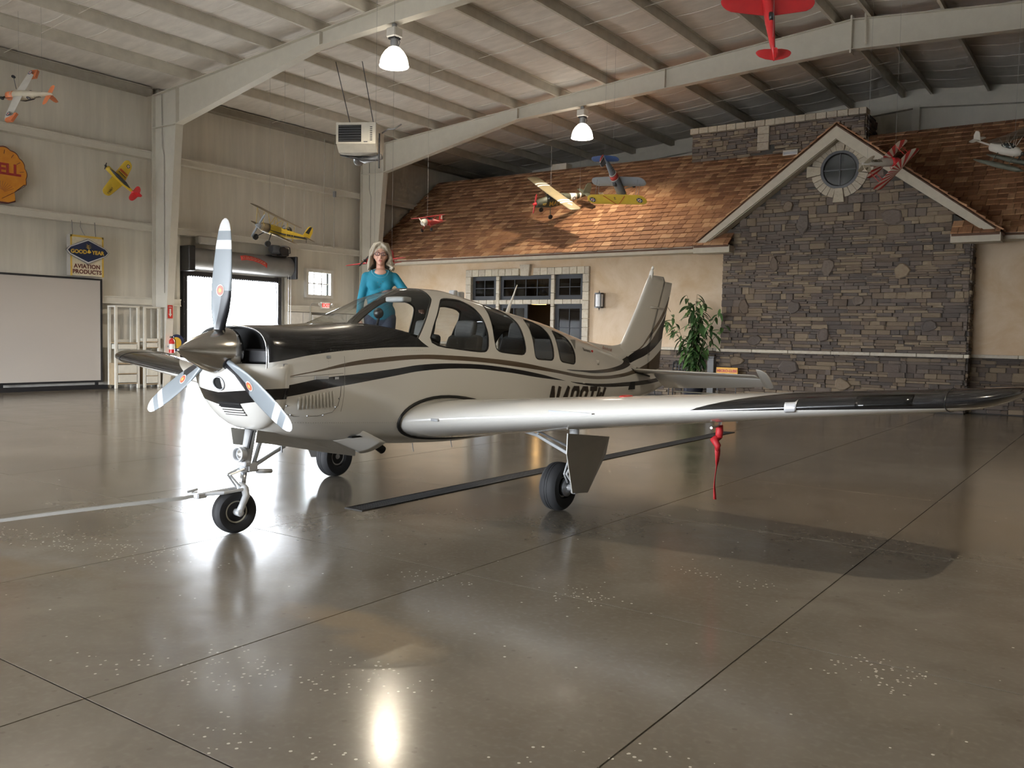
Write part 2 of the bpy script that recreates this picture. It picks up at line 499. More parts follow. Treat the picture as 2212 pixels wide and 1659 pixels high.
MB().prism([(XL, 8.35), (XR, 8.35), (RIDGE, 9.65)], 1, YF - .12, YF).obj('gable_skin', SKIN, wf)

# ------------------------------------------------------------------ steel frames
def rafter_top(x): return 8.0 + .083 * (16.45 - abs(x - RIDGE))
def steel_frame(y, lab):
    fr = sgroup('steel_frame', lab, 'steel frame', (0, y, 0))
    for sg in (-1, 1):
        X = lambda x: x if sg < 0 else 2 * RIDGE - x
        def web(poly, nm):
            P = [(X(a), c) for a, c in poly]
            return MB().prism(P if sg < 0 else P[::-1], 1, -.006, .006)
        def flange(p, q, t=.016, wd=.11):
            b = MB(); p = Vector((X(p[0]), 0, p[1])); q = Vector((X(q[0]), 0, q[1])); d = (q - p).normalized(); n = Vector((-d.z, 0, d.x)) * t / 2
            b.prism([((p + n).x, (p + n).z), ((q + n).x, (q + n).z), ((q - n).x, (q - n).z), ((p - n).x, (p - n).z)], 1, -wd, wd)
            return b
        def joinb(bs):
            r = MB()
            for k in bs: r.add(k.v, k.f)
            return r
        T = lambda x: (x, rafter_top(x))
        joinb([web([(-22.33, 0), (-21.86, 0), (-21.25, 7.12), (-21.25, 8.09), (-22.33, 8.0)], 'c'), flange((-22.33, 0), (-22.33, 8.0)), flange((-21.86, 0), (-21.25, 7.12), .02),
               flange((-22.33, 7.12), (-21.25, 7.12))]).obj('column', STEEL, fr)
        joinb([web([(-21.25, 7.12), (-15.7, 8.22), (RIDGE, 8.66), T(RIDGE), T(-21.25)], 'r'), flange((-21.25, 7.12), (-15.7, 8.22), .02), flange((-15.7, 8.22), (RIDGE, 8.66), .02),
               flange(T(-22.33), T(RIDGE))]).obj('rafter', STEEL, fr)
        joinb([flange((-21.25, 7.12), (-21.25, 8.08))]).obj('stiffener', STEEL, fr)
        for xs in (-15.7, -10.8): MB().box(X(xs) - .006, X(xs) + .006, -.1, .1, 8.22 + (xs + 15.7) * .045, rafter_top(xs)).obj('stiffener', STEEL, fr)
    MB().box(RIDGE - .02, RIDGE + .02, -.14, .14, 8.56, 9.45).obj('splice_plate', STEEL, fr)
    for x in (-5.55, -1.9):
        MB().tube([(x, -.13, rafter_top(x) - .62), (x - .02, -.13, rafter_top(x) + .12)], .025, 6).obj('brace_angle', STEEL, fr)
    if y > 6:
        MB().tube([(-22.0, -.03, 8.0), (-21.98, -.03, 6.6), (-21.9, -.03, 6.35), (-21.9, -.03, 2.6)], .012, 6).obj('conduit', mat('conduit_grey', (.4, .38, .34), .5), fr)
    return fr
for y, lab in zip(FRAMES, ('white rigid steel frame spanning the hangar nearest its open front door', 'white rigid steel frame spanning above the tail-end of the propeller',
                           'white tapered steel frame beside the drawer cabinets and fire extinguisher', 'white tapered steel frame in front of the shingled roof with a bolted peak joint')):
    steel_frame(y, lab)

# ------------------------------------------------------------------ ceiling: purlins and insulated roof
cl = sgroup('ceiling', 'white insulated metal roof on long parallel purlins', 'ceiling')
PX = [-20.55 + 1.585 * k for k in range(10)]
PX = PX + [2 * RIDGE - x for x in PX]
PX.sort()
prof = lambda h: [(-.07, 0), (0, 0), (0, h - .008), (.07, h - .008), (.07, h), (-.008, h), (-.008, .008), (-.07, .008)]
proto = {}
for x in PX:
    sg = 1 if x < RIDGE else -1
    if sg not in proto:
        P = [(px * sg, pz) for px, pz in prof(.25)]
        proto[sg] = MB().prism(P if sg > 0 else P[::-1], 1, YF, YB).obj('purlin', PURL, cl)
        proto[sg].location = (x, 0, rafter_top(x) + .01)
    else: share(proto[sg], cl, (x, 0, rafter_top(x) + .01))
for y in (2.4, 10.4, 18.4, 26.4):
    b = MB(); b.tube([(XL + .3, y, 8.1), (RIDGE, y, rafter_top(RIDGE) + .06)], .008, 5); b.obj('bridging_rod', STEEL, cl)
edges = [XL] + PX + [XR]
for i in range(len(edges) - 1):
    x0, x1 = edges[i], edges[i + 1]
    b = MB(); ny = 56; nx = 4; vs = []; fs = []
    for j in range(ny + 1):
        y = YF + (YB - YF) * j / ny
        for k in range(nx + 1):
            t = k / nx; x = x0 + (x1 - x0) * t
            sag = .05 * math.sin(PI * t) * (.75 + .25 * math.sin(j * 2.4 + i * 1.7)) if x1 - x0 > .9 else .01
            vs.append((x, y, rafter_top(x) + .265 - sag))
    for j in range(ny):
        for k in range(nx):
            a = j * (nx + 1) + k; fs.append((a, a + nx + 1, a + nx + 2, a + 1))
    b.add(vs, fs); b.obj('insulation_panel', CEIL, cl, True)
b = MB()
b.prism([(XL - .1, 8.32), (RIDGE, 9.66), (XR + .1, 8.32), (XR + .1, 8.4), (RIDGE, 9.74), (XL - .1, 8.4)], 1, YF - .1, YB + .1)
b.obj('roof_sheet', mat('outer_roof', (.5, .5, .5), .5), cl)
# seams of the insulation blankets run from eave to ridge
b = MB()
for k in range(26):
    y = 3.0 + k * 1.05
    for i in range(1, len(edges) - 1):
        x0, x1 = edges[i] + .05, edges[i + 1] - .05
        if x1 - x0 < .5: continue
        P = []
        for t in (0, .25, .5, .75, 1): P.append((x0 + (x1 - x0) * t, y, rafter_top(x0 + (x1 - x0) * t) + .255 - .055 * math.sin(PI * t)))
        b.tube(P, .009, 4, False)
o = b.obj('blanket_seams', CEIL, cl); o['kind'] = 'stuff'

# ------------------------------------------------------------------ the little stone-and-stucco building inside the hangar
SY = 22.9                                   # stucco face
ES, EZ, PITCH, RY = 22.45, 4.12, .80, 26.65  # eave line y, z, roof pitch, ridge y
GX, GHALF, GY, GZ, GP = -6.08, 3.58, 22.0, 4.12, .764   # gable: centre x, half width, front y of the overhang, eave z, pitch
def roof_z(y): return EZ + PITCH * (y - ES)
def gable_z(x): return GZ + GP * (GHALF - abs(x - GX))
bld = sgroup('clubhouse_building', 'stucco and stone building with a cedar shake roof inside the hangar', 'building')
wall_with_holes(SY, 1, -22.3, XR - .05, 0, 4.05, [(-17.8, -13.55, 0, 3.5)], .16, 'stucco_wall', STUCCO, bld)
FASC = mat('tan_trim_paint', (.56, .51, .42), .6)
MB().box(-22.25, -9.62, ES - .03, ES, 3.95, EZ - .01).obj('fascia_board', FASC, bld)
MB().box(-2.53, XR - .05, ES - .03, ES, 3.95, EZ - .01).obj('fascia_board', FASC, bld)
MB().box(-22.25, XR - .05, ES, SY, 3.95, 3.98).obj('soffit', FASC, bld)

def jitter_stone(seed):
    r = random.Random(seed); b = MB(); b.bevbox(-.5, .5, -.5, .5, -.5, .5, .07)
    b.v = [(x + r.uniform(-.03, .03), y + r.uniform(-.12, .12) * (1 if y < 0 else 0), z + r.uniform(-.07, .07)) for x, y, z in b.v]
    return b
STP = [jitter_stone(k) for k in range(8)]
def ledge_rects(x0, x1, z0, z1, ok, seed):
    r = random.Random(seed); out = []; z = z0
    while z < z1 - .03:
        h = min(r.choice((.12, .15, .17, .20)), z1 - z)
        x = x0 - r.uniform(0, .3)
        while x < x1 - .02:
            wd = r.uniform(.5, 1.3)
            n = r.choice((2, 2, 2, 2, 3, 3, 1)) if h > .13 else r.choice((1, 2)); cuts = [0.]
            for k in range(1, n): cuts.append(k / n + r.uniform(-.08, .08))
            cuts.append(1.)
            for k in range(n):
                xx = x
                while xx < x + wd - .05:
                    ln = r.uniform(.18, .55) * (.7 if n == 1 else 1); xe = min(xx + ln, x + wd)
                    if x + wd - xe < .08: xe = x + wd
                    a, c = max(xx, x0), min(xe, x1)
                    if c - a > .04 and ok((a + c) / 2, z + h * (cuts[k] + cuts[k + 1]) / 2, (c - a) / 2, h * (cuts[k + 1] - cuts[k]) / 2): out.append((a, c, z + h * cuts[k], z + h * cuts[k + 1]))
                    xx = xe
            x += wd
        z += h
    return out
def lay_stones(rects, y, parent, most, seed, rank, axis=1):
    """real stones on a wall plane y=const (or x=const); the ones that show largest are parts, the rest one part"""
    r = random.Random(seed)
    rects = sorted(rects, key=rank)
    protos = []; rest = MB()
    for i, (a, c, z0, z1) in enumerate(rects):
        g = .006; d = r.uniform(.07, .11); off = r.uniform(0, .035); p = STP[i % 8]
        loc = ((a + c) / 2, y - off + d / 2 - .02, (z0 + z1) / 2); sc = (c - a - g, d, z1 - z0 - g)
        if axis == 0: loc = (y + off - d / 2 + .02, (a + c) / 2, (z0 + z1) / 2)
        rot = 0 if axis == 1 else PI / 2
        if i < most:
            if len(protos) < 8:
                o = MB().add(p.v, p.f).obj('stone', LEDGE, parent); protos.append(o)
            else: o = share(protos[i % 8], parent)
            o.location = loc; o.scale = sc; o.rotation_euler = (0, 0, rot)
        else:
            rest.m = Matrix.Translation(loc) @ Matrix.Rotation(rot, 4, 'Z') @ Matrix.Diagonal((*sc, 1)); rest.add(p.v, p.f)
    if rest.f:
        o = rest.obj('stone_field', LEDGE, parent); o['kind'] = 'stuff'
def boulders(spots, y, parent, seed):
    r = random.Random(seed)
    for cx, cz, rx, rz in spots:
        n = 9; P = []; sk = r.uniform(-.4, .4)
        for k in range(n):
            t = 2 * PI * (k + r.uniform(-.25, .25)) / n; q = r.uniform(.78, 1.12); P.append((cx + rx * q * (math.cos(t) + sk * math.sin(t) * .5), cz + rz * q * math.sin(t)))
        inn = [(cx + (px - cx) * .86, cz + (pz - cz) * .86) for px, pz in P]
        b = MB(); b.loft([[(px, y + .02, pz) for px, pz in P], [(px, y - .05, pz) for px, pz in P], [(px, y - .075 + r.uniform(-.008, .008), pz) for px, pz in inn]])
        b.obj('field_stone', LEDGE, parent)
MORT = mat('dark_mortar', (.045, .04, .034), .95)
# gable wall
gw0, gw1, gwy = -8.98, -3.1, 22.38
P = [(gw0, 0), (gw1, 0), (gw1, gable_z(gw1) - .3), (GX, gable_z(GX) - .3), (gw0, gable_z(gw0) - .3)]
gw = MB().prism(P, 1, gwy, SY).obj('gable_wall', MORT, bld)
WCX, WCZ = -6.05, 5.80
in_gable = lambda x, z, hx, hz: z < gable_z(x) - .33 and (x - WCX) ** 2 + (z - WCZ) ** 2 > (.52 + hx * .7) ** 2
R = ledge_rects(gw0, gw1, .02, 1.28, in_gable, 3) + ledge_rects(gw0, gw1, 1.37, 6.5, in_gable, 4)
lay_stones(R, gwy, gw, 300, 5, lambda q: -(q[1] - q[0]) * (q[3] - q[2]))
lay_stones(ledge_rects(gwy, SY - .02, .02, 4.0, lambda *a: True, 6), gw1, gw, 0, 7, lambda q: 0, axis=0)
boulders([(-8.35, 2.45, .16, .22), (-7.05, 2.45, .18, .17), (-6.3, 1.78, .17, .19), (-5.5, 2.62, .15, .14), (-4.55, 3.3, .19, .2), (-7.6, 3.55, .13, .2), (-6.25, 3.45, .16, .22), (-4.8, 4.6, .24, .2), (-6.9, 4.55, .16, .26),
          (-7.15, .95, .28, .2), (-3.9, 2.0, .18, .14), (-8.05, 1.6, .2, .17), (-8.5, 1.05, .22, .13), (-4.1, .35, .2, .16), (-5.8, .55, .22, .17), (-7.3, 5.0, .14, .16)], gwy, gw, 8)
x = gw0 - .08
while x < gw1 + .06:
    x2 = min(x + rnd.uniform(.9, 1.15), gw1 + .08); MB().bevbox(x + .004, x2 - .004, gwy - .13, gwy + .05, 1.285, 1.365, .01).obj('ledge_cap', CAST, gw); x = x2
# wainscots
for k, (x0, x1) in enumerate(((-13.2, gw0), (gw1, XR - .06), (-22.2, -18.1))):
    wn = MB().box(x0, x1, SY - .05, SY, 0, 1.29).obj('wainscot', MORT, bld)
    lay_stones(ledge_rects(x0, x1, .02, 1.28, lambda *a: True, 11 + k), SY - .06, wn, 90 if k < 2 else 0, 12 + k, lambda q, k=k: abs((q[0] + q[1]) / 2 - (-10.0 if k == 0 else -2.0)))
    x = x0
    while x < x1 - .05:
        x2 = min(x + rnd.uniform(.9, 1.15), x1); MB().bevbox(x + .004, x2 - .004, SY - .17, SY, 1.29, 1.37, .01).obj('ledge_cap', CAST, wn); x = x2

# ---- shingled roofs
def shake(seed):
    r = random.Random(seed); b = MB()
    b.add([(-.5, 0, .001), (.5, 0, .001), (.5, .46, .001), (-.5, .46, .001), (-.5 + r.uniform(0, .03), r.uniform(-.012, .008), .036), (.5 - r.uniform(0, .03), r.uniform(-.012, .008), .036), (.5, .46, .004), (-.5, .46, .004)],
          [(3, 2, 1, 0), (4, 5, 6, 7), (0, 1, 5, 4), (1, 2, 6, 5), (2, 3, 7, 6), (3, 0, 4, 7)])
    return b
SHP = [shake(k) for k in range(6)]
EXPO = .238
def shingle_field(parent, M4, u0, u1, length, ok, most, rank, seed):
    """courses of shakes laid up a plane: local x along the eave, y up the slope"""
    r = random.Random(seed); lst = []
    n = int(length / EXPO) + 1
    for k in range(n):
        u = u0 - r.uniform(0, .2)
        while u < u1:
            wd = r.uniform(.13, .36); a, c = max(u, u0), min(u + wd, u1)
            if c - a > .03:
                jy = r.uniform(-.02, .012)
                if ok((a + c) / 2, k * EXPO + .1): lst.append((a, c, k * EXPO + jy))
            u += wd
    lst.sort(key=lambda q: rank(q))
    rest = MB(); protos = []
    th = math.atan(.024 / EXPO)
    for i, (a, c, v) in enumerate(lst):
        T = M4 @ Matrix.Translation(((a + c) / 2, v, .012)) @ Matrix.Rotation(r.uniform(-.012, .012), 4, 'Z') @ Matrix.Rotation(-.055, 4, 'X') @ Matrix.Diagonal((c - a - .008, min(1, (length - v + .04) / .46), 1, 1))
        if i < most:
            if len(protos) < 6: o = MB().add(SHP[i % 6].v, SHP[i % 6].f).obj('shingle', SHAKE, parent); protos.append(o)
            else: o = share(protos[i % 6], parent)
            o.matrix_local = T
        else:
            rest.m = T; rest.add(SHP[i % 6].v, SHP[i % 6].f)
    if rest.f:
        o = rest.obj('shingle_field', SHAKE, parent); o['kind'] = 'stuff'
DECK = mat('roof_deck', (.09, .045, .025), .9)
mr = MB().prism([(ES - .05, EZ - .05), (RY, roof_z(RY) - .02), (RY + .3, roof_z(RY) - .3), (RY + .3, 4.0), (ES, 3.99)], 0, -22.45, XR - .05).obj('main_roof', DECK, bld)
th = math.atan(PITCH); Ls = (RY - ES) / math.cos(th)
M4 = frame4((0, ES - .07, EZ - .03), (1, 0, 0), (0, math.cos(th), math.sin(th)))
ok = lambda u, v: not (abs(u - GX) < GHALF - .1 and roof_z(ES + v * math.cos(th)) < gable_z(u) - .25)
shingle_field(mr, M4, -22.42, XR - .06, Ls + .05, ok, 300, lambda q: q[2] * 2 if -21.3 < q[0] < -9.8 else 99, 21)
thg = math.atan(GP); Lg = (GHALF + .04) / math.cos(thg)
gr = MB(); back = 26.2
for sg in (-1, 1):
    Q = [(GX, gable_z(GX) - .02), (GX, gable_z(GX) - .09), (GX + sg * (GHALF + .05), GZ - .11), (GX + sg * (GHALF + .05), GZ - .05)]
    gr.prism(Q if sg < 0 else Q[::-1], 1, GY + .02, back)
gr = gr.obj('gable_roof', DECK, bld)
for sg in (-1, 1):
    ex = (0, 1, 0) if sg > 0 else (0, -1, 0)
    o0 = (GX + sg * (GHALF + .06), GY - .03 if sg > 0 else back, GZ - .03)
    Mg = frame4(o0, ex, (-sg * math.cos(thg), 0, math.sin(thg)))
    L2 = back - GY
    shingle_field(gr, Mg, 0, L2, Lg, lambda u, v: True, 0, lambda q: 0, 22 + sg)
# rake boards and eave returns
for sg in (-1, 1):
    Q = [(GX, gable_z(GX) - .06), (GX, gable_z(GX) - .36), (GX + sg * (GHALF - .2), GZ - .06), (GX + sg * (GHALF + .02), GZ - .06)]
    MB().prism(Q if sg < 0 else Q[::-1], 1, GY, GY + .05).obj('rake_board', FASC, bld)
    Q = [(GX, gable_z(GX) - .34), (GX, gable_z(GX) - .37), (GX + sg * (GHALF - .2), GZ - .06 - .03), (GX + sg * (GHALF - .2), GZ - .06)]
    MB().prism(Q if sg < 0 else Q[::-1], 1, GY + .05, gwy).obj('rake_soffit', FASC, bld)
    xa, xb = sorted((GX + sg * (GHALF + .02), GX + sg * (GHALF - .98)))
    MB().box(xa, xb, GY, GY + .05, GZ - .24, GZ - .05).obj('return_board', FASC, bld)
    MB().box(xa, xb, GY + .05, gwy + .1, GZ - .24, GZ - .21).obj('return_soffit', FASC, bld)
    ex_ = MB().box(xa + (.95 if sg < 0 else 0) * 0, xb, GY + .05, gwy, GZ - .2, GZ - .06).obj('return_box', FASC, bld)
    pr = MB().prism([(GY - .02, GZ - .05), (gwy - .02, GZ + .28), (gwy - .02, GZ + .22), (GY - .02, GZ - .1)], 0, xa + .02, xb - .02).obj('return_roof', DECK, bld)
    a2 = math.atan(.33 / .36); Mr = frame4((0, GY - .03, GZ - .05), (1, 0, 0), (0, math.cos(a2), math.sin(a2)))
    shingle_field(pr, Mr, xa, xb, .46, lambda u, v: True, 0, lambda q: 0, 30 + sg)
# round window in the gable
rw = struct(thing('window_2', 'round dark gable window with cross bars inside a ring of cast stone', 'window', (WCX, gwy, WCZ)))
for k in range(4):
    t0 = PI / 2 * k
    def seg(t, r): return (r * math.cos(t), r * math.sin(t))
    w0 = .16
    MB().prism([seg(t0 - .19, .46), seg(t0 - .17, .8), seg(t0 + .17, .8), seg(t0 + .19, .46)][::-1], 1, -.10, .02).obj('keystone', CAST, rw)
    for j in range(5):
        a, c = t0 + .2 + j * (PI / 2 - .4) / 5 + .008, t0 + .2 + (j + 1) * (PI / 2 - .4) / 5 - .008
        P = [seg(a, .46), seg((a + c) / 2, .46), seg(c, .46), seg(c, .68), seg((a + c) / 2, .685), seg(a, .68)]
        MB().prism(P, 1, -.07, .02).obj('ring_stone', CAST, rw)
N = 32
b = MB(); rings = []
for r_, y_ in ((.465, -.03), (.465, -.075), (.40, -.075), (.375, -.03)): rings.append([(r_ * math.cos(2 * PI * k / N), y_, r_ * math.sin(2 * PI * k / N)) for k in range(N)])
b.loft(rings, True, False); b.obj('window_frame', BLACK, rw)
MB().box(-.012, .012, -.055, -.03, -.39, .39).obj('muntin', BLACK, rw); MB().box(-.39, .39, -.055, -.03, -.012, .012).obj('muntin', BLACK, rw)
DGLASS = NB('dark_window_glass').done((.03, .034, .034), .06, 0., 0., .6)
MB().lathe([(-.005, .39), (.005, .39)], (0, -.025, 0), (0, 1, 0), 32).obj('pane', DGLASS, rw)
# stone chimney block behind the ridge
cx0, cx1, cy = -11.65, -6.45, 26.2
ch = MB().box(cx0, cx1, cy, cy + 1.2, 6.9, 8.1).obj('chimney', MORT, bld)
lay_stones(ledge_rects(cx0, cx1, 7.05, 8.02, lambda x, z, a, c: abs(x + 9.35) > .2, 41), cy, ch, 0, 42, lambda q: 0)
lay_stones(ledge_rects(cy, cy + 1.2, 7.05, 8.02, lambda *a: True, 43), cx1, ch, 0, 44, lambda q: 0, axis=0)
k = cx0 - .05
while k < cx1:
    MB().bevbox(k + .005, min(k + .3, cx1 + .05) - .005, cy - .12, cy + .3, 8.02, 8.2, .012).obj('cap_stone', CAST, ch); k += .3
for z in (7.3, 7.54, 7.78): MB().bevbox(-9.53, -9.17, cy - .1, cy + .05, z + .004, z + .236, .012).obj('pier_stone', CAST, ch)

# ---- storefront with stone surround
sf = struct(thing('window_1', 'storefront of dark transom windows and doors in a pale stone surround', 'window', (0, SY, 0)))
OX0, OX1, OZ = -17.8, -13.55, 3.5
x = OX0 - .2; k = 0
while x < OX1 + .15:
    if abs(x + .13 + 15.6) < .16: x += .27; continue
    x2 = min(x + .265, OX1 + .22); MB().bevbox(x + .004, x2 - .004, -.09, .1, OZ, OZ + .22, .012).obj('surround_stone', CAST, sf); x = x2
MB().prism([(-15.78, OZ - .02), (-15.48, OZ - .02), (-15.44, OZ + .33), (-15.82, OZ + .33)], 1, -.13, .1).obj('keystone', CAST, sf)
for x0 in (OX0 - .2, OX1):
    z = 0.
    while z < OZ - .02:
        z2 = min(z + .27, OZ); MB().bevbox(x0, x0 + .22, -.09, .1, z + .004, z2 - .004, .012).obj('surround_stone', CAST, sf); z = z2
for x0 in (-16.79, -14.70):
    z = 0.
    while z < OZ - .02:
        z2 = min(z + .42, OZ); MB().bevbox(x0, x0 + .13, -.05, .1, z + .004, z2 - .004, .012).obj('mullion_stone', CAST, sf); z = z2
for a, c in ((OX0 + .02, -16.79), (-16.66, -14.70), (-14.57, OX1)):
    x = a
    while x < c - .02:
        x2 = min(x + .31, c); MB().bevbox(x + .004, x2 - .004, -.05, .1, 2.60, 2.74, .012).obj('transom_stone', CAST, sf); x = x2
DW = mat('dark_window_paint', (.016, .017, .020), .75)
PANE = glass('storefront_glass', (.55, .56, .56), .0, 1.5)
def lite(x0, x1, z0, z1, nx, nz, y=.03, fr=.09, parent=sf, nm='window_frame'):
    b = MB()
    b.box(x0, x1, y, y + .05, z0, z0 + fr); b.box(x0, x1, y, y + .05, z1 - fr, z1); b.box(x0, x0 + fr, y, y + .05, z0 + fr, z1 - fr); b.box(x1 - fr, x1, y, y + .05, z0 + fr, z1 - fr)
    f = b.obj(nm, DW, parent)
    ax, az = x0 + fr, z0 + fr; sx, sz = (x1 - x0 - 2 * fr) / nx, (z1 - z0 - 2 * fr) / nz
    for i in range(1, nx): MB().box(ax + i * sx - .012, ax + i * sx + .012, y + .005, y + .045, az, z1 - fr).obj('muntin', DW, f)
    for k in range(1, nz): MB().box(ax, x1 - fr, y + .008, y + .042, az + k * sz - .012, az + k * sz + .012).obj('muntin', DW, f)
    for i in range(nx):
        for k in range(nz): MB().box(ax + i * sx, ax + (i + 1) * sx, y + .02, y + .024, az + k * sz, az + (k + 1) * sz).obj('pane', PANE, f)
    return f
lite(OX0, -16.79, 2.74, OZ, 2, 2, fr=.13); lite(-16.66, -14.70, 2.74, OZ, 4, 2, fr=.12); lite(-14.57, OX1, 2.74, OZ, 2, 2, fr=.13)
lite(OX0, -16.79, 0, 2.6, 2, 4, fr=.13); lite(-14.57, OX1, 0, 2.6, 2, 4, fr=.14)
lite(-16.66, -15.60, 0, 2.6, 2, 4, fr=.12, nm='door_leaf')
# room behind the storefront
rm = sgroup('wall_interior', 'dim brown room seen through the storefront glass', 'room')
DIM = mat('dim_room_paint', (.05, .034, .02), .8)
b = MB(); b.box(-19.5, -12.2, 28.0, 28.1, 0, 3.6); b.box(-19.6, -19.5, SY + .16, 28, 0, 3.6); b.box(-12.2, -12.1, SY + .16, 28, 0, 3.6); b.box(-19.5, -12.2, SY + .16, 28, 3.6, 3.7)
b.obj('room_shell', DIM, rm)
WARM = emit('warm_lamp_shade', (1., .55, .16), 5., (.8, .6, .3))
def pendant(loc, lab, sc=1.):
    t = thing('pendant_lamp', lab, 'lamp', loc)
    MB().lathe([(0, .08 * sc), (.06 * sc, .16 * sc), (.1 * sc, .30 * sc), (.11 * sc, .30 * sc)], (0, 0, 0), (0, 0, -1), 20).obj('lamp_shade', WARM, t, True)
    MB().tube([(0, 0, 0), (0, 0, 3.6 - loc[2])], .008, 6).obj('cord', BLACK, t)
    ld = bpy.data.lights.new('bulb', 'POINT'); ld.energy = 7; ld.color = (1, .6, .25); ld.shadow_soft_size = .08
    lo = bpy.data.objects.new('bulb', ld); COL.objects.link(lo); lo.parent = t; lo.location = (0, 0, -.18 * sc)
pendant((-14.15, 24.4, 3.12), 'warm glowing pendant lamp behind the right transom window', .8)
pendant((-17.6, 26.6, 2.85), 'warm glowing pendant lamp seen through the door glass', .9)
# wall lantern
ln = thing('wall_lantern', 'black wall lantern with frosted white glass on the tan stucco', 'lantern', (-12.92, SY, 2.69))
MB().bevbox(-.05, .05, -.03, 0, -.1, .1, .01).obj('back_plate', BLACK, ln)
for z, h in ((.17, .05), (-.22, .05)): MB().lathe([(0, .10), (h * .4, .145), (h, .145)] if z > 0 else [(0, .145), (h * .6, .145), (h, .10)], (0, -.16, z), (0, 0, 1), 8).obj('cap' if z > 0 else 'base', BLACK, ln)
MB().lathe([(0, .115), (.36, .115)], (0, -.16, -.18), (0, 0, 1), 20).obj('frosted_glass', mat('frosted_glass', (.78, .79, .82), .35), ln, 'auto')
for k in range(4):
    t = PI / 4 + k * PI / 2; MB().tube([(.135 * math.cos(t), -.16 + .135 * math.sin(t), -.18), (.135 * math.cos(t), -.16 + .135 * math.sin(t), .18)], .011, 6).obj('bar', BLACK, ln)
for s_ in (1, -1): MB().lathe([(0, .03), (.04, .012), (.08, .006)], (0, -.16, s_ * .215), (0, 0, s_), 8).obj('finial', BLACK, ln)
MB().box(-.02, .02, -.06, 0, .02, .05).obj('arm', BLACK, ln)

# ------------------------------------------------------------------ the airplane (local x = towards its left wing, y = aft of the spinner tip, z up)
AX, AY = -5.714, 3.853
ap = thing('airplane', 'white low-wing single-engine airplane with black and bronze stripes', 'airplane', (AX, AY, 0))
FT = np.array([
[.40,1.60,1.05,.34,1.40,3.0,2.2],[.46,1.622,.97,.42,1.38,3.2,2.2],[.60,1.636,.83,.475,1.33,3.4,2.3],[.90,1.642,.73,.515,1.27,3.5,2.5],
[1.40,1.672,.655,.54,1.25,3.4,2.7],[1.75,1.80,.615,.55,1.25,2.9,2.8],[2.10,1.945,.575,.558,1.25,2.6,2.9],[2.44,2.026,.55,.56,1.25,2.5,3.0],
[2.75,2.03,.53,.56,1.25,2.5,3.0],[3.06,1.992,.52,.558,1.25,2.5,3.0],[3.56,1.91,.52,.545,1.24,2.5,3.0],[4.17,1.82,.535,.51,1.21,2.5,2.9],
[4.68,1.745,.56,.465,1.18,2.4,2.8],[5.23,1.64,.60,.40,1.15,2.3,2.6],[5.85,1.52,.65,.325,1.10,2.2,2.4],[6.40,1.40,.69,.255,1.05,2.1,2.3],
[6.74,1.315,.712,.215,1.02,2.1,2.2],[7.38,1.17,.76,.145,.97,2.1,2.2],[7.70,1.11,.80,.105,.955,2.,2.],[8.17,1.00,.90,.03,.95,2.,2.]])
_fx = FT[:, 0]
def _tang(k):
    if k == 0: return (FT[1] - FT[0]) / (_fx[1] - _fx[0])
    if k == len(_fx) - 1: return (FT[-1] - FT[-2]) / (_fx[-1] - _fx[-2])
    d0 = (FT[k] - FT[k - 1]) / (_fx[k] - _fx[k - 1]); d1 = (FT[k + 1] - FT[k]) / (_fx[k + 1] - _fx[k])
    return np.where(d0 * d1 > 0, 2 * d0 * d1 / np.where(d0 + d1 == 0, 1, d0 + d1), 0)
_FM = [_tang(k) for k in range(len(_fx))]
def fpar(a):
    a = min(max(a, _fx[0]), _fx[-1]); i = int(min(max(np.searchsorted(_fx, a) - 1, 0), len(_fx) - 2))
    h = _fx[i + 1] - _fx[i]; t = (a - _fx[i]) / h
    return (2*t**3-3*t*t+1)*FT[i]+(t**3-2*t*t+t)*h*_FM[i]+(-2*t**3+3*t*t)*FT[i+1]+(t**3-t*t)*h*_FM[i+1]
def hw(a, z):
    _, zt, zb, w_, zc, nt, nb = fpar(a)
    if z >= zc: u = (z - zc) / (zt - zc); n = nt
    else: u = (zc - z) / (zc - zb); n = nb
    return 0. if u >= 1 else w_ * (1 - u ** n) ** (1 / n)

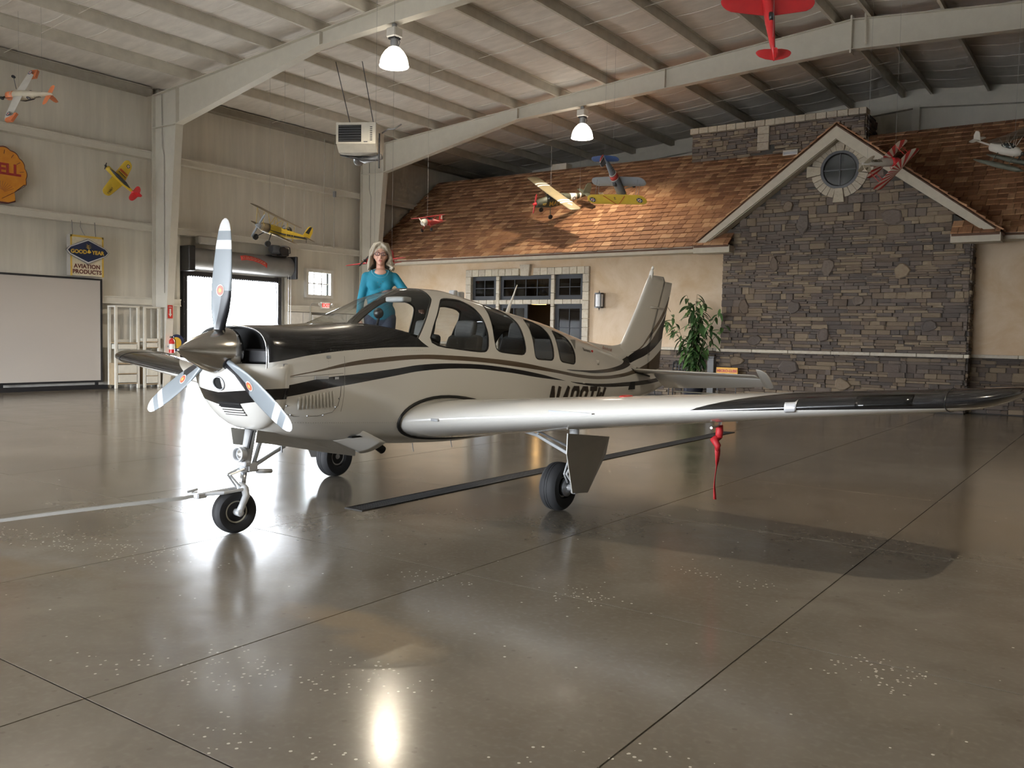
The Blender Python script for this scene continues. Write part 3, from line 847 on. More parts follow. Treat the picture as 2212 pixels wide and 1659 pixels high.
PW, PB, PZ = (.75, .735, .69), (.010, .010, .011), (.105, .072, .040)
def m_fuselage():
    b = NB('airplane_paint')
    X, Yc, Z = b.xyz()
    cv = lambda pts: b.curve(Yc, pts, 8.6, 2.6)
    def band(top, bot, y0, y1):
        return b.AND(b.lt(Z, cv(top)), b.gt(Z, cv(bot)), b.gt(Yc, y0), b.lt(Yc, y1))
    cowl = b.AND(b.gt(Z, cv([(.4, 1.345), (.466, 1.351), (.832, 1.41), (1.152, 1.442), (1.396, 1.457), (1.614, 1.468), (2.2, 1.474)])), b.lt(Z, cv([(.4, 1.85), (1.2, 1.85), (1.34, 1.75), (1.5, 1.685), (1.71, 1.662), (1.885, 1.632), (2.03, 1.57), (2.08, 1.53), (2.19, 1.47)])), b.lt(Yc, 2.19))
    bz = band([(.6, 1.235), (.635, 1.248), (.865, 1.287), (1.247, 1.355), (1.604, 1.388), (2.072, 1.407), (2.511, 1.396), (2.997, 1.37), (3.552, 1.327), (4.379, 1.228), (5.092, 1.151), (5.7, 1.116), (6.391, 1.125), (6.908, 1.165), (7.4, 1.23)],
              [(.6, 1.24), (.635, 1.245), (.865, 1.276), (1.246, 1.321), (1.602, 1.347), (2.07, 1.368), (2.509, 1.353), (2.996, 1.325), (3.552, 1.275), (4.38, 1.193), (5.095, 1.113), (5.703, 1.076), (6.385, 1.077), (6.849, 1.105), (7.4, 1.15)], .62, 7.3)
    bk = band([(.40, 1.15), (.482, 1.161), (.598, 1.175), (.964, 1.231), (1.247, 1.25), (1.736, 1.288), (2.069, 1.318), (2.696, 1.318), (3.322, 1.274), (4.064, 1.185), (4.4, 1.132), (4.75, 1.08)],
              [(.40, 1.07), (.505, 1.078), (.616, 1.088), (.969, 1.142), (1.249, 1.172), (1.736, 1.227), (2.069, 1.262), (2.697, 1.272), (3.323, 1.228), (4.066, 1.145), (4.4, 1.115), (4.75, 1.085)], .3, 4.7)
    lo = band([(4.78, 1.084), (4.811, 1.079), (5.156, 1.05), (5.712, 1.018), (6.64, 1.006), (7.406, 1.011), (8.0, 1.03)], [(4.78, 1.084), (4.811, 1.075), (5.16, 1.028), (5.723, .98), (6.655, .95), (7.404, .952), (8.0, .98)], 4.8, 7.95)
    up = band([(4.66, 1.223), (4.691, 1.221), (5.09, 1.202), (5.495, 1.192), (6.325, 1.228), (6.7, 1.285), (7.1, 1.40)], [(4.66, 1.223), (4.691, 1.217), (5.091, 1.184), (5.494, 1.156), (6.284, 1.166), (6.683, 1.202), (7.1, 1.27)], 4.68, 7.2)
    c = b.mix(bz, PW, PZ)
    c = b.mix(b.OR(bk, lo, up, cowl), c, PB)
    b.done(c, .2, 0., .6)
    return b.m
def m_wing():
    b = NB('wing_paint')
    X, Yc, Z = b.xyz()
    s_ = b.math('ABSOLUTE', X)
    le = b.math('ADD', 1.87, b.math('MULTIPLY', s_, .106))
    ch = b.math('SUBTRACT', Yc, le)
    zle = b.math('ADD', .788, b.math('MULTIPLY', s_, .0895))
    m1 = b.AND(b.lt(ch, b.math('MULTIPLY', b.math('POWER', b.math('MAXIMUM', b.math('SUBTRACT', s_, 3.05), 0), 1.5), .5)), b.gt(s_, 3.05), b.gt(b.math('SUBTRACT', Z, zle), b.math('MULTIPLY', b.math('SUBTRACT', s_, 2.9), -.022)))
    c = b.mix(m1, PW, PB)
    b.done(c, .2, 0., .6)
    return b.m
def m_fin():
    b = NB('fin_paint')
    X, Yc, Z = b.xyz()
    # swept bands rise towards the rudder; v measures height above the rising line
    cv = lambda pts: b.curve(Yc, pts, 8.6, 2.6)
    def band(t, bt): return b.AND(b.lt(Z, cv(t)), b.gt(Z, cv(bt)))
    k = band([(6.9, 1.30), (7.1, 1.40), (7.5, 1.49), (7.9, 1.72), (8.3, 2.05)], [(6.9, 1.2), (7.1, 1.27), (7.5, 1.36), (7.9, 1.50), (8.3, 1.72)])
    tb = band([(7.0, 1.40), (7.15, 1.42), (7.6, 1.66), (8.0, 1.92), (8.3, 2.22)], [(7.0, 1.40), (7.15, 1.41), (7.6, 1.60), (8.0, 1.83), (8.3, 2.08)])
    lb = band([(7.0, 1.12), (7.3, 1.18), (7.6, 1.25), (8.0, 1.40), (8.3, 1.55)], [(7.0, 1.05), (7.3, 1.10), (7.6, 1.12), (8.0, 1.15), (8.3, 1.2)])
    c = b.mix(b.OR(tb, lb), PW, PZ); c = b.mix(k, c, PB)
    b.done(c, .22, 0., .6)
    return b.m
FUSE, WING, FIN = m_fuselage(), m_wing(), m_fin()
APW = mat('airplane_white', PW, .22, 0., .02, 3., .6)
CABIN = mat('cabin_lining', (.27, .26, .245), .7)
SEAT = mat('grey_leather', (.20, .195, .19), .5, 0, .1, 8)
APG = mat('gear_silver_paint', (.55, .56, .57), .3, .2)
GREYUND = mat('grey_door_paint', (.40, .385, .35), .35, 0, .03)

# ---- fuselage skin with window openings
stn = np.concatenate([np.linspace(.47, 1.3, 16), np.linspace(1.36, 5.2, 68), np.linspace(5.3, 8.17, 30)])
NT = 72
bm = bmesh.new(); rows = []
for a in stn:
    _, zt, zb, w_, zc, nt, nb = fpar(a); r_ = []
    for k in range(NT):
        t = 2 * PI * (k + .5) / NT; sx, cz = math.sin(t), math.cos(t); n = nt if cz >= 0 else nb; h = (zt - zc) if cz >= 0 else (zc - zb)
        r_.append(bm.verts.new((math.copysign(w_ * abs(sx) ** (2 / n), sx), a, zc + math.copysign(h * abs(cz) ** (2 / n), cz))))
    rows.append(r_)
for i in range(len(rows) - 1):
    for k in range(NT): bm.faces.new((rows[i][k], rows[i][(k + 1) % NT], rows[i + 1][(k + 1) % NT], rows[i + 1][k]))
bm.faces.new(rows[-1])
def chaikin(P, n=2):
    for _ in range(n):
        Q = []
        for i in range(len(P)):
            (x0, y0), (x1, y1) = P[i], P[(i + 1) % len(P)]
            Q += [(x0 * .8 + x1 * .2, y0 * .8 + y1 * .2), (x0 * .2 + x1 * .8, y0 * .2 + y1 * .8)]
        P = Q
    return P
def grow(P, d):
    n = len(P); A = sum(P[i][0] * P[(i + 1) % n][1] - P[(i + 1) % n][0] * P[i][1] for i in range(n)); sg = 1 if A > 0 else -1; out = []
    for i in range(n):
        p, q, r_ = P[i - 1], P[i], P[(i + 1) % n]
        dx, dy = r_[0] - p[0], r_[1] - p[1]; L = math.hypot(dx, dy) or 1
        out.append((q[0] + sg * dy / L * d, q[1] - sg * dx / L * d))
    return out
def inside(P, x, y):
    c = False; n = len(P)
    for i in range(n):
        x0, y0 = P[i]; x1, y1 = P[(i + 1) % n]
        if (y0 > y) != (y1 > y) and x < (x1 - x0) * (y - y0) / (y1 - y0) + x0: c = not c
    return c
def cut(P):
    n = len(P)
    for i in range(n):
        (a0, z0), (a1, z1) = P[i], P[(i + 1) % n]
        L = math.hypot(a1 - a0, z1 - z0)
        if L < 1e-5: continue
        e = .004; A0, A1, Z0, Z1 = min(a0, a1) - e, max(a0, a1) + e, min(z0, z1) - e, max(z0, z1) + e
        fs = []
        for f in near:
            if not f.is_valid: continue
            ys = [v.co.y for v in f.verts]; zs = [v.co.z for v in f.verts]
            if min(ys) < A1 and max(ys) > A0 and min(zs) < Z1 and max(zs) > Z0: fs.append(f)
        if not fs: continue
        es = list({ed for f in fs for ed in f.edges}); vs = list({v for f in fs for v in f.verts})
        r_ = bmesh.ops.bisect_plane(bm, geom=fs + es + vs, dist=1e-6, plane_co=(0, a0, z0), plane_no=(0, -(z1 - z0) / L, (a1 - a0) / L))
        for g in r_['geom']:
            if isinstance(g, bmesh.types.BMFace): near.add(g)
            for f in getattr(g, 'link_faces', ()): near.add(f)
WINS = {
 'windshield': [(1.34, 1.668), (1.49, 1.662), (1.71, 1.645), (1.885, 1.615), (2.045, 1.552), (2.165, 1.68), (2.311, 1.831), (2.43, 1.925), (2.47, 2.0), (2.47, 2.12), (1.9, 2.05), (1.33, 1.80)],
 'w1': [(2.186, 1.50), (2.30, 1.67), (2.48, 1.85), (2.593, 1.925), (2.859, 1.921), (3.019, 1.866), (3.084, 1.764), (3.095, 1.592), (3.06, 1.44), (2.9, 1.437)],
 'w2': [(3.30, 1.90), (3.53, 1.875), (3.665, 1.833), (3.761, 1.744), (3.765, 1.599), (3.76, 1.40), (3.5, 1.415), (3.215, 1.44), (3.2, 1.568), (3.235, 1.75)],
 'w3': [(4.00, 1.775), (4.22, 1.735), (4.336, 1.695), (4.39, 1.605), (4.385, 1.468), (4.36, 1.335), (4.16, 1.345), (3.965, 1.355), (3.949, 1.454), (3.97, 1.62)],
 'w4': [(4.56, 1.66), (4.76, 1.615), (4.877, 1.575), (4.932, 1.48), (4.945, 1.378), (4.91, 1.28), (4.72, 1.30), (4.53, 1.32), (4.513, 1.452), (4.525, 1.56)]}
GASK = mat('black_window_seal', (.012, .012, .012), .5)
TINT = glass('cabin_glass', (.62, .63, .62), .0, 1.5)
CLEAR = glass('windshield_glass', (.86, .88, .87), .0, 1.5)
panes = []
for nm, P in WINS.items():
    if nm != 'windshield': P = chaikin(P, 2)
    G = grow(P, .014 if nm != 'windshield' else .01)
    a0 = min(p[0] for p in G) - .05; a1 = max(p[0] for p in G) + .05; z0 = min(p[1] for p in G) - .05
    near = {f for f in bm.faces if a0 < f.calc_center_median().y < a1 and f.calc_center_median().z > z0}
    cut(G); cut(P)
    near = [f for f in bm.faces if a0 < f.calc_center_median().y < a1 and f.calc_center_median().z > z0]
    sides = {1: [], -1: []}
    for f in near:
        c = f.calc_center_median()
        if inside(P, c.y, c.z): sides[1 if c.x > 0 or nm == 'windshield' else -1].append(f)
        elif inside(G, c.y, c.z): f.material_index = 2
    for sg, fl in sides.items():
        if not fl: continue
        ids = {}; vs = []; fs = []
        for f in fl:
            q = []
            for v in f.verts:
                if v not in ids: ids[v] = len(vs); vs.append(v)
                q.append(ids[v])
            fs.append(q)
        co = []
        for v in vs:
            x = v.co.x
            if abs(x) > .1: x = math.copysign(max(hw(v.co.y, v.co.z) - .004, 0), x)
            co.append((x, v.co.y, v.co.z))
        panes.append((nm, co, fs))
        bmesh.ops.delete(bm, geom=fl, context='FACES')
for v in bm.verts:
    if abs(v.co.x) > .1: v.co.x = math.copysign(hw(v.co.y, v.co.z), v.co.x)
me = bpy.data.meshes.new('fuselage'); bm.to_mesh(me); bm.free()
for k in (FUSE, CABIN, GASK): me.materials.append(k)
me.polygons.foreach_set('use_smooth', [True] * len(me.polygons))
fus = bpy.data.objects.new('fuselage', me); COL.objects.link(fus); fus.parent = ap
md = fus.modifiers.new('skin', 'SOLIDIFY'); md.thickness = .014; md.offset = -1; md.material_offset = 1; md.material_offset_rim = 2
for nm, co, fs in panes:
    b = MB().add(co, fs)
    o = b.obj('windshield' if nm == 'windshield' else 'side_window', CLEAR if nm == 'windshield' else TINT, ap, True)
for f_ in (fus,): f_['label'] = 'glossy white fuselage with black cowl top and curved stripes'

# ---- wings
def airfoil(n=26, th=.15):
    X = [(1 - math.cos(PI * i / n)) / 2 for i in range(n + 1)]
    up, lo = [], []
    for x in X:
        t = th / .2 * (.2969 * math.sqrt(x) - .126 * x - .3516 * x * x + .2843 * x ** 3 - .1036 * x ** 4)
        c = .022 * (4 * x * (1 - x)) * (1.25 - .5 * x)
        up.append((x, c + t)); lo.append((x, c - t))
    return up[::-1] + lo[1:-1]
def wing_ring(s, le, zle, chord, th, inc, sg):
    r_ = []
    ci, si = math.cos(inc), math.sin(inc)
    for x, z in airfoil(26, th): r_.append((sg * s, le + chord * (x * ci + z * si), zle + chord * (-x * si + z * ci)))
    return r_
def WLE(s): return 1.87 + .106 * s
def WZL(s): return .788 + .0895 * s
def WCH(s): return 2.22 - .225 * s
def wing(sg, nm):
    rings = []
    for s in [.30, .56, .62, .7, .85, 1.1, 1.5, 2.0, 2.6, 3.2, 3.8, 4.3, 4.6, 4.75]:
        g = max(0, .85 - s) * .25
        rings.append(wing_ring(s, WLE(s) - g * .4, WZL(s), WCH(s) + g * .4, .168 - .007 * s, math.radians(6.8 - .62 * s), sg))
    for s, k, dz in ((4.9, .03, .004), (5.0, .10, .012), (5.07, .20, .022), (5.12, .34, .032), (5.145, .52, .04), (5.15, .62, .043)):
        c = WCH(s) * (1 - k * .8); rings.append(wing_ring(s, WLE(s) + WCH(s) * k * .62, WZL(s) + dz, c, (.168 - .007 * s) * (1 - k * .9), math.radians(3.7), sg))
    b = MB().loft(rings if sg < 0 else [r_[::-1] for r_ in rings])
    o = b.obj(nm, WING, ap, True)
    return o
wl_ = wing(1, 'wing'); wr_ = wing(-1, 'wing')
# dark root seal round the wing joint
for sg in (1, -1):
    ring = wing_ring(.60, WLE(.6) - .075, WZL(.6), WCH(.6) + .09, .185, math.radians(6.5), 1)
    pts = []
    for x, y, z in ring[6:46]:
        pts.append((sg * (max(hw(y, z), .1) + .002), y, z))
    b = MB(); b.tube(pts, .016, 6); b.obj('root_seal', GASK, ap, True)
def on_wing_top(s, xf):
    c = WCH(s); th = .168 - .007 * s; inc = math.radians(6.8 - .62 * s)
    t = th / .2 * (.2969 * math.sqrt(xf) - .126 * xf - .3516 * xf * xf + .2843 * xf ** 3 - .1036 * xf ** 4); z = .022 * (4 * xf * (1 - xf)) * (1.25 - .5 * xf) + t
    return (s, WLE(s) + c * (xf * math.cos(inc) + z * math.sin(inc)), WZL(s) + c * (-xf * math.sin(inc) + z * math.cos(inc)))
p = Vector(on_wing_top(2.39, .2)); MB().lathe([(0, .055), (.006, .055), (.009, .04)], p + Vector((0, 0, -.002)), (0, -.1, 1), 20).obj('fuel_cap', mat('red_decal', (.48, .02, .02), .35), wl_)
for sg in (1, -1):
    MB().box(sg * 1.9 if sg > 0 else -2.3, sg * 2.3 if sg > 0 else -1.9, WLE(2.1) - .012, WLE(2.1) + .03, WZL(2.1) + .012, WZL(2.1) + .022).obj('stall_strip', mat('strip_grey', (.5, .52, .55), .4), wl_ if sg > 0 else wr_)
# landing light lens and black leading-edge panel on the left wing
def le_patch(s0, s1, nm, m, parent, out=.004, n0=.0, f0=-.10, f1=.10, sg=1):
    """strip that follows the nose of the wing section"""
    rings = []
    for i in range(7):
        s = s0 + (s1 - s0) * i / 6; full = wing_ring(s, WLE(s) - out, WZL(s), WCH(s) + 2 * out, .168 - .007 * s + .004, math.radians(6.8 - .62 * s), sg)
        sel = [p for p in full[17:37] if f0 <= p[2] - WZL(s) <= f1 and p[1] < WLE(s) + .25]
        rings.append(sel)
    n = min(len(r_) for r_ in rings); rings = [r_[:n] for r_ in rings]
    b = MB().loft(rings if sg < 0 else [r_[::-1] for r_ in rings], False, False)
    o = b.obj(nm, m, parent, True); md = o.modifiers.new('t', 'SOLIDIFY'); md.thickness = .004
    return o
le_patch(3.74, 3.82, 'light_bezel', mat('bezel_silver', (.75, .76, .78), .3, .3), wl_, .006, f0=-.04, f1=.05)
le_patch(4.2, 4.55, 'light_lens', mat('smoked_lens', (.006, .006, .006), .15), wl_, .005, f0=-.03, f1=.06)
MB().bevbox(.78, .86, WLE(.8) - .016, WLE(.8) + .02, WZL(.8) - .02, WZL(.8) + .004, .006).obj('lift_tab', mat('strip_grey', (.5, .52, .55), .4), wl_)
# flap and aileron joints as narrow dark gaps, tip screws
for sg, pw in ((1, wl_), (-1, wr_)):
    b = MB(); b.tube([(sg * 4.74, *wing_ring(4.74, WLE(4.74) - .002, WZL(4.74), WCH(4.74), .137, math.radians(3.9), 1)[k][1:]) for k in range(10, 44)], .0035, 5); b.obj('tip_joint', GASK, pw)

# ---- tail
def surf(sections, nm, m, parent=ap, th=.09, vertical=False, xr=(0., 1.)):
    """lifting surface from (span, le, te, z or x) sections"""
    rings = []
    for s, le, te, o1, o2 in sections:
        r_ = []
        c = te - le
        for x, z in airfoil(22, th):
            if not xr[0] <= x <= xr[1]: continue
            z = z - .022 * (4 * x * (1 - x)) * (1.25 - .5 * x); t = o1 + (o2 - o1) * x
            r_.append((z * c + t, le + c * x, s) if vertical else (s, le + c * x, z * c + t))
        rings.append(r_)
    return MB().loft(rings if sections[0][0] > sections[-1][0] or vertical else [q[::-1] for q in rings]).obj(nm, m, parent, True)
# vertical: sections by height z
VS = [(1.0, 6.95, 8.02, 0, 0), (1.19, 6.9, 8.04, 0, 0), (1.35, 6.85, 8.065, 0, 0), (1.47, 6.75, 8.09, 0, 0), (1.54, 6.86, 8.10, 0, 0), (1.70, 7.0, 8.135, 0, 0), (2.017, 7.262, 8.245, 0, 0), (2.30, 7.475, 8.36, 0, 0), (2.43, 7.575, 8.40, 0, 0)]
surf(VS + [(2.50, 7.64, 8.30, 0, 0)], 'vertical_fin', FIN, th=.10, vertical=True, xr=(0, .68))
rud = surf(VS, 'rudder', FIN, th=.10, vertical=True, xr=(.55, 1))
b = MB(); b.lathe([(0, .03), (.12, .034), (.2, .03), (.25, .012)], (0, 7.64, 2.36), (0, .33, .94), 12); b.obj('tip_cap', APW, ap, True)
MB().lathe([(0, .022), (.03, .018), (.05, .004)], (0, 7.73, 2.59), (0, .3, .95), 10).obj('beacon', mat('beacon_white', (.8, .78, .72), .3), ap, True)
MB().tube([(.03, 7.56, 2.035), (.05, 7.66, 2.04), (.045, 7.85, 2.036), (.045, 8.05, 2.034)], [.012, .018, .014, .006], 8).obj('balance_horn', APW, ap, True)
MB().tube([(0, 8.28, 2.06), (0, 8.38, 2.0)], .004, 5).obj('static_wick', BLACK, rud)
# dorsal fairing
rings = []
for a, zt, zb, w_ in ((5.62, 1.555, 1.50, .05), (5.85, 1.545, 1.42, .085), (6.2, 1.51, 1.34, .085), (6.58, 1.485, 1.26, .075), (6.75, 1.50, 1.24, .07), (7.0, 1.55, 1.15, .06), (7.2, 1.55, 1.1, .055)):
    rings.append([(-w_, a, zb), (-w_ * .55, a, zb + (zt - zb) * .6), (-w_ * .22, a, zt - .012), (0, a, zt), (w_ * .22, a, zt - .012), (w_ * .55, a, zb + (zt - zb) * .6), (w_, a, zb)])
MB().loft(rings[::-1]).obj('dorsal_fairing', FUSE, ap, True)
for sg in (1, -1):
    st = surf([(sg * .05, 6.86, 7.42, 1.165, 1.10), (sg * .6, 6.98, 7.45, 1.16, 1.095), (sg * 1.2, 7.12, 7.48, 1.15, 1.09), (sg * 1.70, 7.24, 7.50, 1.14, 1.085), (sg * 1.73, 7.25, 7.50, 1.138, 1.085)], 'stabilizer', APW, th=.10)
    el = surf([(sg * .22, 7.42, 7.80, 1.10, .885), (sg * .6, 7.45, 7.76, 1.095, .90), (sg * 1.2, 7.48, 7.70, 1.09, .935), (sg * 1.70, 7.50, 7.66, 1.085, .975), (sg * 1.735, 7.50, 7.66, 1.085, .975)], 'elevator', APW, th=.13)
    surf([(sg * 1.74, 7.27, 7.68, 1.215, .955), (sg * 1.80, 7.28, 7.69, 1.205, .952), (sg * 1.85, 7.34, 7.66, 1.17, .965), (sg * 1.865, 7.42, 7.62, 1.12, .99)], 'balance_horn', APW, el, th=.10)
    MB().tube([(sg * .16, 6.84, 1.175), (sg * .17, 7.0, 1.12), (sg * .17, 7.2, 1.09), (sg * .16, 7.4, 1.06)], .013, 6).obj('root_seal', GASK, st)
    MB().box(min(sg * .35, sg * 1.05), max(sg * .35, sg * 1.05), 7.755, 7.86, .835, .845).obj('trim_tab', APW, el)
    MB().tube([(sg * 1.5, 7.66, .95), (sg * 1.5, 7.74, .90)], .003, 5).obj('static_wick', BLACK, el)

# ---- registration and names, wrapped on the skin
def wrap_text(body, size, m, a0, z0, nm, shear=0., slope=0., sx=1., off=.004, narrow=None):
    me = text(body, size, .002, shear)
    bm = bmesh.new(); bm.from_mesh(me)
    bmesh.ops.triangulate(bm, faces=bm.faces)
    bmesh.ops.subdivide_edges(bm, edges=[e for e in bm.edges if e.calc_length() > .06], cuts=1)
    bmesh.ops.triangulate(bm, faces=bm.faces)
    for v in bm.verts:
        a = a0 + v.co.x * sx; z = z0 + v.co.y + slope * (a - a0)
        x = hw(a, z) if narrow is None else narrow
        v.co = (x + off + v.co.z * .5, a, z)
    bm.to_mesh(me); bm.free(); me.materials.clear(); me.materials.append(m)
    o = bpy.data.objects.new(nm, me); COL.objects.link(o); o.parent = fus
    return o
REG = mat('dark_brown_vinyl', (.022, .014, .009), .35)
GLY = {'N': [[(0, 0), (0, 1)], [(0, 1), (.8, 0)], [(.8, 0), (.8, 1)]], '4': [[(.8, .28), (0, .28), (.62, 1)], [(.62, 1), (.62, 0)]],
 '2': [[(0, .72), (0, .9), (.14, 1), (.66, 1), (.8, .88), (.8, .66), (0, .14), (0, 0), (.8, 0)]], '6': [[(.8, .72), (.8, .9), (.66, 1), (.14, 1), (0, .88), (0, .12), (.14, 0), (.66, 0), (.8, .12), (.8, .42), (.66, .54), (0, .54)]],
 'T': [[(0, 1), (.8, 1)], [(.4, 1), (.4, 0)]], 'W': [[(0, 1), (.1, 0), (.45, .8), (.8, 0), (.9, 1)]]}
def block_marking(body, a0, z0, h, pitch, wd, m, nm, off, slope):
    b = MB()
    for i, ch in enumerate(body):
        for line in GLY[ch]:
            P = [Vector((a0 + i * pitch + x * wd + y * h * .22, z0 + y * h + slope * (i * pitch + x * wd))) for x, y in line]
            for p, q in zip(P[:-1], P[1:]):
                d = (q - p).normalized(); n = Vector((-d.y, d.x)) * .027; p2, q2 = p - d * .02, q + d * .02
                rows = [[p2.lerp(q2, t / 4) + n * k for k in (-1, 0, 1)] for t in range(5)]
                b.loft([[(hw(v.x, v.y) + off, v.x, v.y) for v in r_] for r_ in rows], False, False)
    o = b.obj(nm, m, fus); o.data.flip_normals()
block_marking('N426TW', 4.30, .70, .32, .262, .20, mat('bronze_vinyl', PZ, .35), 'registration_shadow', .0025, -.050)
block_marking('N426TW', 4.275, .705, .32, .262, .20, REG, 'registration_lettering', .006, -.050)
wrap_text('Bonanza', .06, REG, 5.36, 1.435, 'model_lettering', .2, -.1, 1.1)
MB().ell((hw(5.53, 1.42) + .004, 5.53, 1.42), (.004, .028, .018), 10, 6).obj('red_emblem', MATS['red_decal'], fus)
wrap_text('Beechcraft', .06, mat('bronze_red_vinyl', (.30, .10, .05), .4), 6.36, 1.445, 'maker_lettering', .2, -.15, 1.0, 0, .05)

# ---- nose: bowl, spinner, propeller, openings
rings = []
for z, af, wd in ((1.335, .40, .40), (1.30, .33, .41), (1.25, .315, .42), (1.15, .345, .43), (1.05, .395, .425), (.97, .45, .40), (.90, .505, .355), (.85, .56, .28), (.825, .60, .17), (.818, .62, .05)):
    r_ = []
    wb_ = max(hw(.64, z), .03) + .001
    for k in range(25):
        t = -PI / 2 + PI * k / 24; sx, cx_ = math.sin(t), math.cos(t)
        r_.append((math.copysign(wb_ * abs(sx) ** .95, sx), .64 - (.64 - af) * max(cx_, 0) ** .85, z))
    rings.append(r_)
rings.insert(0, [(x * .8, .64 - (.64 - y) * .75, z - .004) for x, y, z in rings[0]])
bowl = MB().loft(rings, False, False)
def m_bowl():
    b = NB('nose_bowl_paint'); X, Yc, Z = b.xyz()
    k = b.AND(b.lt(Z, b.math('ADD', 1.115, b.math('MULTIPLY', b.math('ABSOLUTE', X), .09))), b.gt(Z, b.math('ADD', 1.005, b.math('MULTIPLY', b.math('ABSOLUTE', X), .15))))
    b.done(b.mix(k, PW, PB), .2, 0., .6); return b.m
bo = bowl.obj('nose_bowl', m_bowl(), ap, True); md = bo.modifiers.new('t', 'SOLIDIFY'); md.thickness = .006; md.offset = -1
def bowl_pt(x, z):
    tab = ((1.335, .40), (1.30, .33), (1.25, .315), (1.15, .345), (1.05, .395), (.97, .45), (.90, .505), (.85, .56), (.825, .60))
    af = np.interp(-z, [-t[0] for t in tab], [t[1] for t in tab]); wb_ = hw(.64, z) + .004
    s_ = min(abs(x) / wb_, 1) ** 1.05; return .64 - (.64 - af) * max(math.cos(math.asin(s_)), 0) ** .85
ay = bowl_pt(.05, 1.19)
MB().lathe([(-.01, .056), (.016, .056), (.020, .052), (.016, .046), (.008, .046)], (.05, ay, 1.19), (.25, -1, -.3), 24, False).obj('induction_inlet', MGREY, ap, True)
MB().lathe([(0, .047), (.009, .047)], (.05, ay, 1.19), (.25, -1, -.3), 24).obj('inlet_dark', mat('pit_black', (.004, .004, .004), .9), ap)
gr_ = MB(); P_ = []
for i in range(9):
    x = -.06 + .24 * i / 8
    P_.append((x, bowl_pt(x, 1.03) - .012))
b = MB(); b.loft([[(x, bowl_pt(x, z) - .010, z) for z in (1.035, 1.01, .985, .96, .935)] for x, y in P_], False, False); o = b.obj('chin_grille', MATS['pit_black'], ap)
md = o.modifiers.new('t', 'SOLIDIFY'); md.thickness = .004
for k in range(5):
    z = 1.028 - k * .02
    MB().tube([(x, bowl_pt(x, z) - .015, z) for x, _ in P_], .006, 5).obj('grille_bar', APW if k > 1 else BLACK, o)
# cooling intake: dark baffle behind the open cowl mouth
b = MB(); n = 40; ring = []
for k in range(n):
    t = 2 * PI * k / n; _, zt, zb, w_, zc, nt, nb = fpar(.62); sx, cz = math.sin(t), math.cos(t)
    ring.append((math.copysign((w_ - .02) * abs(sx) ** .7, sx), .62, max(zc + math.copysign((zt - zc - .015) * abs(cz) ** .7, cz), 1.22)))
b.add(ring, [tuple(range(n))]); b.obj('intake_baffle', MATS['pit_black'], ap)
MB().bevbox(.12, .40, .50, .58, 1.345, 1.45, .012).obj('engine_baffle', BLACK, ap); MB().bevbox(-.40, -.12, .50, .58, 1.345, 1.45, .012).obj('engine_baffle', BLACK, ap)
b = MB(); pts = []
_, zt, zb, w_, zc, nt, nb = fpar(.47)
for k in range(41):
    t = -PI * .62 + PI * 1.24 * k / 40; sx, cz = math.sin(t), math.cos(t); nn = nt if cz >= 0 else nb; h = zt - zc if cz >= 0 else zc - zb
    pts.append((math.copysign(w_ * abs(sx) ** (2 / nn), sx), .468, zc + math.copysign(h * abs(cz) ** (2 / nn), cz)))
b.tube(pts, .0035, 6); b.obj('intake_lip', mat('polished_lip', (.7, .7, .72), .2, .8), ap, True)
HUB = Vector((0, .353, 1.44 - .353 * math.tan(math.radians(2.817))))
AXD = Vector((0, math.cos(math.radians(2.817)), -math.sin(math.radians(2.817))))   # aft along the shaft
CHROME = mat('polished_spinner', (.50, .48, .45), .16, 1., .04, 3)
tip = HUB - AXD * .353
MB().lathe([(0, .003), (.015, .019), (.05, .046), (.10, .077), (.16, .108), (.22, .134), (.29, .160), (.36, .179), (.42, .188), (.445, .189), (.445, .17)], tip, AXD, 48).obj('spinner', CHROME, ap, True)
for k in range(16):
    t = 2 * PI * k / 16; u = Vector((math.cos(t), 0, math.sin(t)))
    MB().ell(tip + AXD * .432 + u * .189, (.006, .006, .006), 6, 4).obj('spinner_screw', ALU, ap)
def m_blade():
    b = NB('propeller_paint'); X, Yc, Z = b.xyz()   # blade lies along local z
    wt = b.OR(b.gt(Z, .925), b.AND(b.gt(Z, .785), b.lt(Z, .855)))
    c = b.mix(wt, (.20, .225, .245), (.78, .78, .78))
    bt = b.AND(b.lt(Z, .47), b.gt(X, b.math('ADD', -.02, b.math('MULTIPLY', Z, .07))))
    c = b.mix(bt, c, (.012, .012, .016))
    b.done(c, .32, .0); return b.m
BLM = m_blade()
def blade_mesh():
    rings = []
    for r_, c, th, tw in ((.12, .075, .07, 40), (.18, .085, .07, 36), (.24, .115, .055, 31), (.32, .15, .036, 26), (.42, .175, .026, 21), (.55, .182, .020, 17), (.7, .172, .016, 13), (.82, .155, .013, 11), (.92, .13, .010, 9), (.975, .10, .008, 8), (1.005, .065, .006, 8), (1.021, .02, .004, 8)):
        a = math.radians(tw); q = []
        for k in range(16):
            t = 2 * PI * k / 16; x, y = c / 2 * math.cos(t), th / 2 * math.sin(t) * (1 if math.cos(t) > 0 else .8)
            q.append((x * math.cos(a) - y * math.sin(a), x * math.sin(a) + y * math.cos(a), r_))
        rings.append(q)
    return MB().loft(rings)
pr = []
